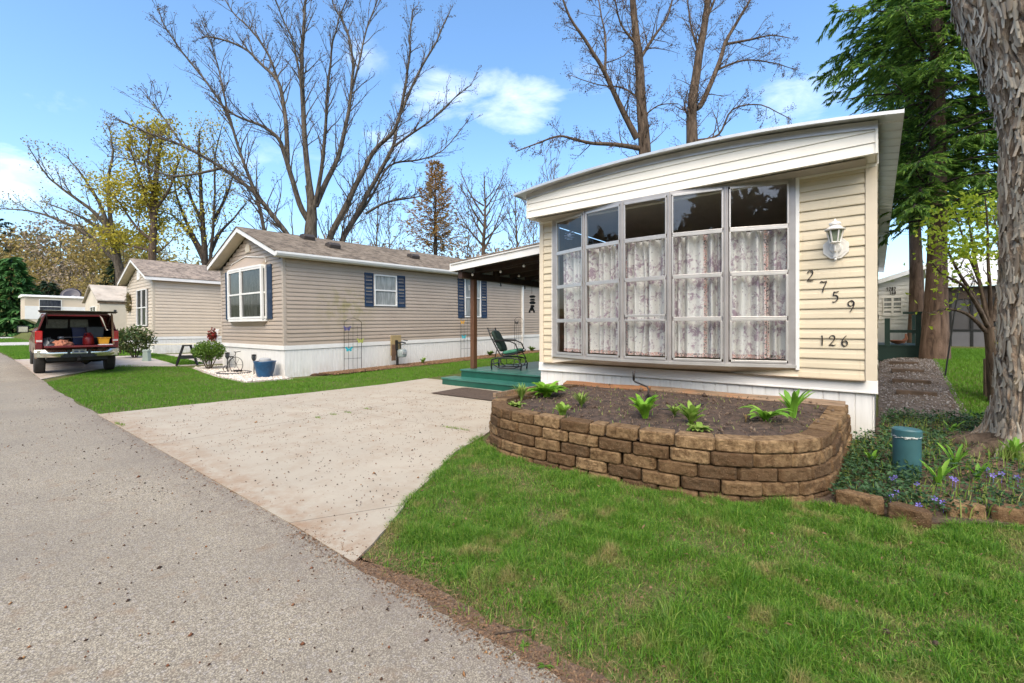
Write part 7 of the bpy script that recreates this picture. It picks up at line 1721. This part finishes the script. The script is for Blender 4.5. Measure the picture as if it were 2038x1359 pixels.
# budding trees at left
K = dict(kids=1.3, kl=2.6, depth=2, ang=(20, 50), up=0.25, start=0.2, rmin=0.017)
T3 = 36.0; b = at(302, 640, T3); b.z = hgt(b.x, b.y)-0.2
q = Tree(b, 0.12); q.limb([b, at(303, 520, T3), at(307, 420, T3), at(312, 340, T3), at(318, 300, T3), at(322, 262, T3)], 0.36, 0.06, 8, **K)
for pts in ([(305, 480), (270, 450), (235, 400), (200, 370)], [(306, 450), (290, 390), (270, 330), (255, 290)], [(308, 420), (340, 370), (360, 310)], [(304, 500), (265, 490), (225, 480)], [(308, 400), (295, 330), (300, 260)]): q.limb(trace(pts, T3, random.uniform(-3, 3)), 0.14, 0.03, 6, **K)
zs_ = sorted(p.z for p in q.tips); q.tips = q.tips+[p for p in q.tips if p.z < zs_[len(zs_)//3]]*3
q.done('maple_tree', 'yellow green budding maple with straight trunk left of the beige home', bark='barkbrown', leaf='yellowleaf', nleaf=6500, lsize=0.24, spread=0.45, lw=0.7, group='yellow budding maples')
T4 = 37.0; b = at(412, 640, T4); b.z = hgt(b.x, b.y)-0.2
q = Tree(b, 0.12); q.limb([b, at(408, 520, T4), at(402, 430, T4), at(398, 340, T4), at(396, 260, T4)], 0.34, 0.05, 8, **K)
for pts in ([(414, 560), (422, 480), (427, 400), (428, 320), (440, 250)], [(406, 520), (380, 470), (345, 430), (315, 420)], [(408, 510), (370, 440), (350, 380), (345, 330)], [(420, 500), (440, 460), (470, 430), (490, 400)], [(402, 440), (375, 380), (365, 310)], [(425, 440), (450, 390), (470, 330)]): q.limb(trace(pts, T4, random.uniform(-2, 3)), 0.17, 0.03, 6, **K)
q.done('maple_tree', 'dark forked maple with sparse yellow leaves between the beige and taupe homes', bark='barkdark', leaf='yellowleaf', nleaf=2600, lsize=0.20, spread=0.5, lw=0.6, group='yellow budding maples')
T5 = 38.0; b = at(240, 640, T5); b.z = hgt(b.x, b.y)-0.2
q = Tree(b, 0.15); q.limb([b, at(240, 560, T5), at(228, 490, T5), at(221, 470, T5)], 0.40, 0.24, 8)
for pts in ([(221, 476), (205, 420), (186, 383), (160, 345), (132, 309)], [(226, 471), (190, 425), (147, 392), (110, 365), (88, 343), (54, 289)], [(235, 525), (190, 480), (147, 451), (88, 427), (45, 418), (2, 415)], [(215, 465), (162, 432), (83, 400)], [(225, 470), (215, 380), (225, 300), (215, 250)]): q.limb(trace(pts, T5, random.uniform(-3, 2)), 0.20, 0.03, 6, **K)
q.done('maple_tree', 'maple with long arching bare limbs sweeping left over the old cream home', bark='bark', leaf='olivebud', nleaf=1500, lsize=0.16, spread=0.3, lw=0.6, group='yellow budding maples')
# thin background trees between the houses
def bare(px, ptop, pbase, t, w, label, bark='bark', leaf=None, nl=0, ls=0.1, nlimb=7, r=0.16, spread=0.2, group=None, kl=None, up=0.3):
    b = at(px, 640, t); b.z = hgt(b.x, b.y)-0.2; q = Tree(b, 0.08); top = at(px+random.uniform(-6, 6), ptop, t); q0 = at(px, pbase, t); H = top.z-b.z
    kk = dict(kids=1.6*8/H, kl=kl or H*0.20, depth=2, ang=(22, 52), up=up, start=0.15, rmin=0.0005*t)
    q.limb([b, q0, q0.lerp(top, 0.5)+Vector((random.uniform(-.2, .2), 0, 0)), top], r, r*0.15, 7, **kk)
    for k in range(nlimb):
        u = 0.0+0.75*k/nlimb; p = q0.lerp(top, u); sx = (-1 if k % 2 else 1)*random.uniform(0.5, 1.0)*w*t/FPX*(1-0.45*u); a = random.uniform(-0.9, 0.9)
        e = p+Vector((CS*sx, SN*sx, 0))+Vector((-SN, CS, 0))*a*abs(sx)+Vector((0, 0, H*(0.12+0.22*random.random())))
        m = p.lerp(e, 0.5)+Vector((0, 0, -0.02*H)); q.limb([p, m, e], r*0.5*(1-0.5*u), r*0.08, 5, big=False, **kk)
    return q.done('bare_tree', label, bark=bark, leaf=leaf, nleaf=nl, lsize=ls, spread=spread, group=group, lw=0.5)
BT = 'thin bare trees beyond the homes'
bare(748, 330, 520, 42, 34, 'slender bare tree just right of the big maple', 'bark', 'bud', 500, 0.12, 6, 0.13, group=BT)
bare(775, 400, 520, 55, 40, 'small faint bare tree at the foot of the big maple limbs', 'bark', 'greybrown', 900, 0.16, 6, 0.12, group=BT)
bare(962, 352, 500, 38, 62, 'round crowned bare tree above the porch roof', 'barkbrown', 'bud', 900, 0.11, 11, 0.24, group=BT)
bare(930, 410, 520, 58, 34, 'small bare tree left of the round crowned tree', 'bark', 'greybrown', 700, 0.16, 6, 0.12, group=BT)
bare(1030, 380, 520, 48, 36, 'bare reddish tree close to the cream home corner', 'barkbrown', 'greybrown', 900, 0.13, 8, 0.16, group=BT)
bare(1062, 400, 520, 60, 30, 'faint bare tree behind the cream home corner', 'bark', 'greybrown', 700, 0.16, 7, 0.14, group=BT)
bare(1098, 318, 480, 46, 30, 'slim twiggy bare tree peeking over the cream home roof edge', 'barkbrown', 'ochreleaf', 500, 0.12, 7, 0.14, group=BT)
bare(700, 420, 540, 60, 40, 'faint bare tree behind the big maple trunk', 'bark', 'greybrown', 700, 0.17, 6, 0.13, group=BT)
# brown larch
def conifer(name, px, ptop, pb, t, w, leaf, label, nbr=60, per=60, ll=0.30, lw=0.05, droop=0.25, bark='barkbrown', r=0.22, zlow=None, group=None, top_dark=None, jag=0.4, zstart=None, base=None):
    b = Vector(base) if base else at(px, 640, t); b.z = hgt(b.x, b.y)-0.2; top = at(px, ptop, t); top.x, top.y = b.x, b.y; H = top.z-b.z
    z0 = zstart if zstart is not None else (at(px, pb, t).z-b.z); W = w*t/FPX
    tr = MB(); tr.tube([(0, 0, 0), (0.05, 0, H*0.5), (0, 0, H)], [r, r*0.6, 0.02], 8); br = MB(); C, D, N = [], [], []
    for k in range(nbr):
        u = (k+random.random())/nbr; z = z0+(H-z0)*u; a = k*2.39996+random.uniform(-0.3, 0.3)
        L = W*(1-u)**0.75*random.uniform(1-jag, 1.12)+0.25; o = Vector((math.cos(a), math.sin(a), 0)); s = Vector((-o.y, o.x, 0))
        pts = []; 
        for j in range(6):
            v = j/5; pts.append(Vector((0, 0, z))+o*L*v+Vector((0, 0, L*(0.18*v-droop*2.0*v*v)))+s*0.08*L*math.sin(v*3+a))
        br.tube(pts, [0.035*(1-u)+0.012, 0.03*(1-u)+0.010, 0.02, 0.015, 0.010, 0.006], 4, cap=False)
        m = max(8, int(per*(0.35+0.65*(1-u))))
        for j in range(m):
            v = random.uniform(0.12, 1.0); f = v*5; i = min(4, int(f)); p = pts[i].lerp(pts[i+1], f-i); d = (pts[i+1]-pts[i]).normalized()
            lat = random.choice((-1, 1)); off = random.uniform(0, 0.30)*L*(1.1-v*0.8); q = p+s*lat*off+d*off*0.5+Vector((0, 0, -off*random.uniform(0.05, 0.5)+random.gauss(0, 0.05)))
            C.append(q); dd = d*random.uniform(0.3, 1.0)+s*lat*random.uniform(0.2, 1.0)+Vector((0, 0, random.uniform(-0.55, 0.1))); D.append(dd); N.append(Vector((random.gauss(0, .35), random.gauss(0, .35), 1)))
    t_ = thing(name, label, 'tree', b, 0, group); tr.build('trunk', M[bark], t_, smooth=True); br.build('branches', M[bark], t_)
    n = len(C); leaf_mesh('foliage', np.array([tuple(c) for c in C]), RNG.uniform(0.6, 1.3, n)*ll, RNG.uniform(0.7, 1.3, n)*lw, M[leaf], t_, D=np.array([tuple(c) for c in D]), N=np.array([tuple(c) for c in N])); return t_
conifer('larch_tree', 866, 322, 500, 40, 80, 'larch', 'tall brown larch tree rising above the taupe home roof', 70, 120, 0.34, 0.10, -0.16, 'barkdark', 0.28, jag=0.85)
# hemlocks at the right
hb = ground(1860, 714)
conifer('hemlock_tree', 0, -420, 520, 11.5, 0, 'hemleaf', '', 1, 8) if False else None
def hemlock(base, r, H, z0, W, label, nbr, per, lean=(0, 0)):
    b = Vector(base); tr = MB(); n = 14; pts = [Vector((lean[0]*u+0.03*math.sin(7*u), lean[1]*u, H*u)) for u in [i/n for i in range(n+1)]]
    tr.tube([Vector((0, 0, -0.2))]+pts, [r*1.7]+[r*(1.35 if i == 0 else 1.12 if i == 1 else 1.0)*(1-0.93*(i/n)) for i in range(n+1)], 14); br = MB(); C, D, N = [], [], []
    for k in range(nbr):
        u = (k+random.random())/nbr; z = z0+(H-z0)*u; a = k*2.39996+random.uniform(-0.4, 0.4); L = (W*(1-u)**0.7+0.3)*random.uniform(0.6, 1.12); cx = Vector((lean[0]*z/H, lean[1]*z/H, z)); o = Vector((math.cos(a), math.sin(a), 0)); s = Vector((-o.y, o.x, 0))
        pts = [cx+o*L*v+Vector((0, 0, L*(0.26*v-0.34*v*v)))+s*0.10*L*math.sin(v*3+a) for v in [j/7 for j in range(8)]]
        br.tube(pts, [0.030*(1-u)+0.014]+[0.022*(1-u)*(1-j/8)+0.007 for j in range(1, 8)], 5, cap=False)
        if k % 5 in (1, 3): L *= random.uniform(0.3, 0.7); pts = [cx+(p_-cx)*0.55 for p_ in pts]
        nsub = int(L*9)
        for j in range(nsub):
            v = 0.15+0.85*(j+random.random())/nsub; f = v*7; i = min(6, int(f)); p = pts[i].lerp(pts[i+1], f-i); d = (pts[i+1]-pts[i]).normalized(); lat = 1 if j % 2 else -1
            l2 = min(1.0, L*0.40)*(1.15-0.75*v)*random.uniform(0.4, 1.25); sd = (s*lat*random.uniform(0.3, 1.2)+d*random.uniform(0.3, 1.1)+Vector((0, 0, random.uniform(-0.65, 0.25)))).normalized(); e = [p, p+sd*l2*0.5+Vector((0, 0, -0.03*l2)), p+sd*l2+Vector((0, 0, -0.22*l2))]
            br.tube(e, [0.008, 0.006, 0.003], 3, cap=False)
            m = max(3, int(per*l2))
            for w in range(m):
                x_ = random.random(); q = e[0].lerp(e[1], x_*2) if x_ < .5 else e[1].lerp(e[2], x_*2-1); lt = random.choice((-1, 1)); sv = sd.cross(Vector((0, 0, 1)))
                C.append(q); D.append(sd*0.9+sv*lt*random.uniform(0.3, 1.0)+Vector((0, 0, random.uniform(-0.7, 0.05)))); N.append(Vector((random.gauss(0, .3), random.gauss(0, .3), 1)))
    for k in range(9000):
        z = random.uniform(z0+0.3, H*0.8); a = random.uniform(0, 6.283); rr = random.uniform(0.15, 1.15)*min(1.0, W*0.36); C.append(Vector((lean[0]*z/H+rr*math.cos(a), lean[1]*z/H+rr*math.sin(a), z+0.25*mnoise.noise(Vector((a*2, z*1.5, 0)))))); D.append(Vector((math.cos(a), math.sin(a), random.uniform(-0.6, 0.3)))+Vector((random.gauss(0, .4), random.gauss(0, .4), 0))); N.append(Vector((random.gauss(0, .4), random.gauss(0, .4), 1)))
    t_ = thing('hemlock_tree', label, 'tree', b, 0, 'dark hemlocks behind the cream home'); tr.build('trunk', M['barkhem'], t_, smooth=True); br.build('branches', M['barkdark'], t_)
    n = len(C); leaf_mesh('foliage', np.array([tuple(c) for c in C]), RNG.uniform(0.08, 0.18, n), RNG.uniform(0.018, 0.038, n), M['hemleaf'], t_, D=np.array([tuple(c) for c in D]), N=np.array([tuple(c) for c in N])); return t_
hemlock(hb, 0.20, 15.0, 3.0, 2.75, 'dark green hemlock with thick hollow scarred trunk behind the back lawn', 190, 130, (0.1, 0.1))
hb2 = at(1826, 690, 14.5); hb2.z = hgt(hb2.x, hb2.y)
hemlock(hb2, 0.20, 14.5, 4.2, 2.3, 'slimmer hemlock with straight trunk close behind the dark green deck', 150, 110, (-0.35, 0))
# yellow green shrub tree by the big trunk
b = ground(1984, 800); t6 = (b.x*-SN+b.y*CS)
q = Tree(b, 0.03); K6 = dict(kids=2.4, kl=0.50, depth=2, ang=(20, 55), up=0.15, start=0.2, rmin=0.0035)
q.limb([b, at(1980, 760, t6), at(1974, 690, t6), at(1968, 650, t6)], 0.10, 0.07, 8)
for pts in ([(1968, 655), (1940, 600), (1915, 565), (1875, 545), (1850, 520)], [(1966, 650), (1935, 585), (1905, 535), (1880, 480), (1870, 430)], [(1970, 650), (1955, 590), (1945, 530), (1930, 460), (1925, 400)], [(1972, 650), (1970, 560), (1965, 470), (1960, 390)], [(1968, 640), (1950, 560), (1925, 500), (1900, 420)], [(1962, 660), (1925, 625), (1885, 615), (1850, 625)], [(1975, 640), (1990, 560), (1985, 470), (1975, 420)]):
    q.limb(trace(pts, t6, random.uniform(-0.9, 0.6)), 0.035, 0.007, 5, **K6)
top_tips = [p for p in q.tips if (p+q.base).z > 2.45]; low_tips = [p for p in q.tips if (p+q.base).z <= 2.45]
q.tips = top_tips*7+low_tips
q.done('spring_shrub', 'multi stemmed shrub with fresh yellow green leaves beside the big tree trunk', 'shrub', 'barkbrown', None, 'lightleaf', 1200, 0.078, 0.10, lw=0.55)
# the big furrowed maple trunk at the right edge
BC = Vector((1.45, 7.06, hgt(1.4, 7.0)-0.05))
def bark_(u, v):
    a = 2*math.pi*u; z = -0.15+v*6.2
    r = 0.415-0.012*z+0.26*math.exp(-max(0, z)/0.22)*(1+0.55*math.sin(5*a+0.6)+0.25*math.sin(3*a))+0.34*sm(3.1, 5.4, z)*(1+0.35*math.cos(2*(a-2.2)))
    c = Vector((math.cos(a), math.sin(a), 0)); cen = Vector((-0.10*sm(3.0, 6, z), 0.05*math.sin(z), 0))
    tw = 0.25*z; ct, st = math.cos(0.12*z), math.sin(0.12*z); k = 12.5
    q = Vector(((c.x*ct-c.y*st)*0.42*k, (c.x*st+c.y*ct)*0.42*k, z*2.1)); w_ = mnoise.noise(q*0.45)*1.1; q1 = q+Vector((w_, -w_, 0.6*w_))
    n1 = abs(mnoise.noise(q1)); n2 = mnoise.noise(Vector((q.x*2.1, q.y*2.1, z*5.5))); n3 = mnoise.noise(Vector((q.x*4.2, q.y*4.2, z*14))); n0 = mnoise.noise(Vector((c.x*1.6, c.y*1.6, z*0.8)))
    ridge = 0.040*min(1.0, n1/0.13)+0.05*min(n1, 0.4)-0.03+n2*0.020+n3*0.013+n0*0.03
    return tuple(BC+cen+c*(r+ridge)+Vector((0, 0, z)))
bt = thing('maple_tree', 'massive maple trunk with shaggy furrowed grey bark at the right photo edge', 'tree', (0, 0, 0))
MB().grid(bark_, 440, 420).build('trunk', M['bigbark'], bt, smooth=True)
V_, F_ = [], []
for k in range(3600):
    u, v = random.random(), random.uniform(0.03, 0.97); p = Vector(bark_(u, v)); pu = (Vector(bark_(u+0.004, v))-Vector(bark_(u-0.004, v))); pv = (Vector(bark_(u, v+0.004))-Vector(bark_(u, v-0.004)))
    a = 2*math.pi*u; nr = Vector((math.cos(a), math.sin(a), -0.15*0)); tv = (pv-nr*pv.dot(nr)*0.6).normalized(); tu = tv.cross(nr).normalized(); tv.rotate(Matrix.Rotation(random.gauss(0, .16), 3, nr)); tu.rotate(Matrix.Rotation(random.gauss(0, .16), 3, nr))
    w, h = random.uniform(0.014, 0.032), random.uniform(0.035, 0.12); lt, lb = random.uniform(-0.004, 0.012), random.uniform(-0.004, 0.016); c0 = p-nr*0.004; i0 = len(V_); rows_ = 4
    for j in range(rows_):
        y_ = (j/(rows_-1)-0.5)*2; ww = w*(1-0.45*abs(y_)**2)*random.uniform(0.75, 1.15); off = (lt*max(0, y_)**2+lb*max(0, -y_)**2)
        for x_ in (-1, 0, 1): V_.append(tuple(c0+tu*(x_*ww)+tv*(y_*h)+nr*(off+0.013-0.011*abs(x_)*random.uniform(0.5, 1.3))))
    for j in range(rows_-1):
        for x_ in (0, 1): b_ = i0+j*3+x_; F_.append((b_, b_+1, b_+4, b_+3))
np_obj('bark_plates', np.array(V_), [np.array(F_)], M['plates'], bt)
q = Tree((0, 0, 0), 0.05)
for a, l in ((2.4, 5), (0.4, 5.5), (4.5, 5)): o = BC+Vector((0, 0, 5.3)); d = Vector((math.cos(a), math.sin(a), 1.8)).normalized(); q.limb([o, o+d*l*0.5, o+d*l+Vector((0, 0, 0.5))], 0.36, 0.14, 10, kids=1.0, kl=2.2, depth=1, rmin=0.01, up=0.5)
q.big.build('limbs', M['bigbark'], bt, smooth=True); q.tw.build('branches', M['bark'], bt)
mb = MB()
for a, L, w in ((3.35, 0.95, 0.10), (3.9, 0.85, 0.11), (4.5, 0.8, 0.10), (2.9, 1.0, 0.09), (5.1, 0.7, 0.09), (2.2, 0.8, 0.09)):
    pts = []; 
    for j in range(8):
        v = j/7; x_ = BC.x+(0.36+L*v)*math.cos(a+0.25*math.sin(v*3+a)); y_ = BC.y+(0.36+L*v)*math.sin(a+0.25*math.sin(v*3+a)); pts.append((x_, y_, hgt(x_, y_)+0.10*(1-v)**1.5-0.06*v))
    mb.tube(pts, [w*1.3*(1-0.75*j/7) for j in range(8)], 8)
mb.build('roots', M['barkbrown'], bt, smooth=True)
tag(blade_mesh('root_tuft', np.array([[BC.x-0.42+RNG.normal(0, .06), BC.y-0.55+RNG.normal(0, .05), hgt(BC.x, BC.y-.5)+0.03] for _ in range(160)]), RNG.uniform(0.10, 0.2, 160), RNG.uniform(0.004, 0.008, 160), M['weed'], lean=0.5), 'dark grass tuft growing at the big maple root', 'grass tuft')
mb = MB(); mb.grid(lambda u, v: (BC.x-0.30+0.09*math.cos(6.283*u)*math.cos(v*1.57), BC.y-0.80+0.07*math.sin(6.283*u)*math.cos(v*1.57), hgt(BC.x, BC.y-.8)+0.05*math.sin(v*1.57)+0.02), 16, 6); tag(mb.build('moss_patch', plain('yellow_green_moss', (0.16,0.17,0.02), 0.95, 0.3, 30, bump=0.8, bscale=120), smooth=True), 'yellow green moss cushion between the big maple roots', 'moss')
# wooded hillside far left
def fuzzy(px, ptop, pbot, t, w, leaf, label, nl, ls, bark='barkbrown', group='trees on the far left hillside', r=0.2, name='woodland_tree'):
    b = at(px, pbot, t); top = at(px, ptop, t); H = top.z-b.z; W = w*t/FPX; q = Tree(b, 0.15); 
    q.limb([b, b+Vector((0.1, 0, H*0.45)), b+Vector((0, 0, H*0.93))], r, 0.04, 6, kids=1.4*10/H, kl=W*0.8, depth=2, ang=(30, 65), up=0.4, start=0.2, rmin=0.018)
    q.done(name, label, bark=bark, group=group); t_ = COL.objects[-1]
    root = [o for o in bpy.data.objects if o.get('label') == label][0]
    P = []; k = 0
    while len(P) < nl and k < nl*12:
        k += 1; v = Vector((random.uniform(-1, 1), random.uniform(-1, 1), random.uniform(-1, 1)))
        if v.length > 1 or v.length < 0.25: continue
        p = Vector((v.x*W, v.y*W, H*(0.58+0.44*v.z)))
        if mnoise.noise((p+b)*(1.5/max(1, W))*1.3) < -0.12: continue
        P.append(tuple(p))
    leaf_mesh('foliage', np.array(P), RNG.uniform(0.6, 1.3, len(P))*ls, RNG.uniform(0.6, 1.2, len(P))*ls*0.6, M[leaf], root)
HG = 'trees on the far left hillside'
fuzzy(20, 455, 640, 92, 62, 'ochreleaf', 'ochre budding tree at the far left edge of the hillside', 1500, 0.75)
fuzzy(75, 440, 645, 96, 55, 'greybrown', 'grey twiggy bare tree on the hillside left of centre', 1500, 0.55, 'bark')
fuzzy(120, 425, 645, 88, 60, 'greybrown', 'tall grey brown twiggy tree on the hillside behind the far trailer', 1700, 0.5, 'barkdark')
fuzzy(165, 450, 640, 84, 52, 'ochreleaf', 'warm ochre tree behind the old cream home', 1900, 0.6)
fuzzy(205, 470, 640, 90, 50, 'ochreleaf', 'ochre tree half hidden by arching maple limbs', 1500, 0.6)
fuzzy(245, 460, 640, 86, 55, 'olivebud', 'olive budding tree behind the beige home gable', 1300, 0.6)
fuzzy(330, 470, 640, 88, 60, 'olivebud', 'pale olive tree seen over the beige home roof', 1100, 0.55)
fuzzy(-40, 440, 640, 90, 65, 'ochreleaf', 'ochre tree just past the left photo edge', 900, 0.7)
fuzzy(50, 500, 655, 80, 46, 'ochreleaf', 'low ochre tree above the bright green pine', 1300, 0.5)
fuzzy(140, 520, 648, 72, 46, 'greybrown', 'low twiggy tree behind the satellite dish', 1200, 0.4, 'barkdark')
fuzzy(185, 540, 648, 70, 44, 'ochreleaf', 'low russet tree behind the old cream home roof', 1200, 0.42)
def pine(px, ptop, pbot, t, w, leaf, label, nbr, per, ll, lw):
    b = at(px, pbot, t); conifer('pine_tree', px, ptop, pbot, t, w, leaf, label, nbr, per, ll, lw, 0.10, 'barkdark', 0.22, zstart=0.4, base=(b.x, b.y, 0), group=HG)
pine(22, 512, 660, 52, 66, 'pineleaf', 'bright green soft pine at the far left above the street', 70, 90, 0.85, 0.26)
pine(95, 560, 655, 68, 46, 'darkpine', 'dark conifer right of the bright green pine', 50, 60, 0.8, 0.26)
pine(128, 575, 655, 72, 36, 'darkpine', 'dark conifer behind the white shed', 45, 50, 0.8, 0.25)
pine(10, 435, 640, 98, 50, 'darkpine', 'dark evergreen on the skyline at the far left', 50, 50, 1.0, 0.32)
pine(228, 520, 655, 72, 34, 'darkpine', 'dark green conifer peeking past the beige home gable', 45, 50, 0.8, 0.26)
# continuous far wood behind them
n = 24000; px = RNG.uniform(-900, 420, n); t = RNG.uniform(96, 128, n); hi = 455+22*np.sin(px/47.0)+14*np.sin(px/19.0+1)+RNG.normal(0, 10, n)+np.clip((px-200)*0.25, 0, 90); py = hi+(665-hi)*RNG.uniform(0, 1, n)**0.8
P = np.array([tuple(at(a, b_, c)) for a, b_, c in zip(px, py, t)])
tag(leaf_mesh('far_wood', P, RNG.uniform(0.9, 2.0, n), RNG.uniform(0.5, 1.1, n), leafmat('far_wood_leaf', [(0.15,0.12,0.06), (0.23,0.175,0.08), (0.09,0.11,0.04), (0.18,0.16,0.065), (0.27,0.20,0.08)])), 'brown and olive wood covering the far left hillside', 'wood', kind='stuff')
n = 5000; px = RNG.uniform(560, 1130, n); t = RNG.uniform(110, 140, n); py = 560-RNG.uniform(0, 1, n)**1.5*75+RNG.normal(0, 6, n)
P = np.array([tuple(at(a, b_, c)) for a, b_, c in zip(px, py, t)])
tag(leaf_mesh('far_treeline', P, RNG.uniform(0.8, 1.8, n), RNG.uniform(0.25, 0.6, n), leafmat('far_treeline_twig', [(0.20,0.16,0.13), (0.26,0.20,0.15), (0.15,0.13,0.09)])), 'faint brown treeline beyond the homes', 'trees', kind='stuff')
# power line beyond the white home
mb = MB(); a, b = at(1700, 455, 30), at(2060, 468, 32); mb.tube([a, a.lerp(b, 0.5)-Vector((0, 0, 0.15)), b], 0.012, 4); mb.tube([at(1700, 462, 30), at(2060, 476, 32)], 0.010, 4); tag(mb.build('power_line', M['black']), 'thin overhead wires crossing behind the hemlock trunks', 'power line')
# trees on the far side of the road, mirrored in the front window panes
for k, (x_, y_, h_, lab) in enumerate(((-9.5, -11, 13, 'bare tree across the road mirrored in the left window panes'), (-3.5, -13, 15, 'bare tree across the road mirrored in the middle window panes'), (3.5, -10, 12, 'bare tree across the road mirrored in the right window panes'), (-13.5, -15, 15, 'bare tree across the road mirrored in the far left window pane'), (0.2, -17, 16, 'tall bare tree farther across the road mirrored right of the middle panes'), (8.5, -14, 14, 'bare tree across the road mirrored beside the cream siding edge'))):
    b = Vector((x_, y_, -0.1)); q = Tree(b, 0.1); kk = dict(kids=1.6, kl=2.4, depth=2, ang=(25, 55), up=0.25, start=0.15, rmin=0.012)
    q.limb([b, b+Vector((0.1, 0, h_*0.4)), b+Vector((-0.1, 0, h_*0.7)), b+Vector((0.2, 0, h_))], 0.32, 0.05, 8, **kk)
    for j in range(6):
        a = j*1.05+k; u = 0.22+0.09*j; o = b+Vector((0, 0, h_*u)); d = Vector((math.cos(a), math.sin(a), 0.9)); q.limb([o, o+d*1.6, o+d*3.4+Vector((0, 0, 0.4))], 0.15, 0.03, 6, **kk)
    q.done('bare_tree', lab, bark='barkdark', leaf='olivebud', nleaf=900, lsize=0.14, spread=0.15, group='bare trees across the road')
n = 34000; x_ = RNG.uniform(-45, 35, n); y_ = RNG.uniform(-34, -26, n); z_ = RNG.uniform(0, 1, n)**0.65*(13.0+2.0*np.sin(x_*0.35)+2.0*np.sin(x_*0.9))
tag(leaf_mesh('pane_reflection_belt', np.stack([x_, y_, z_], 1), RNG.uniform(0.7, 1.4, n), RNG.uniform(0.35, 0.7, n), M['darkpine']), 'unseen dark tree belt added beyond the road to darken the window reflections', 'trees', kind='stuff')  # dense unseen belt, added so the panes mirror dark instead of open sky
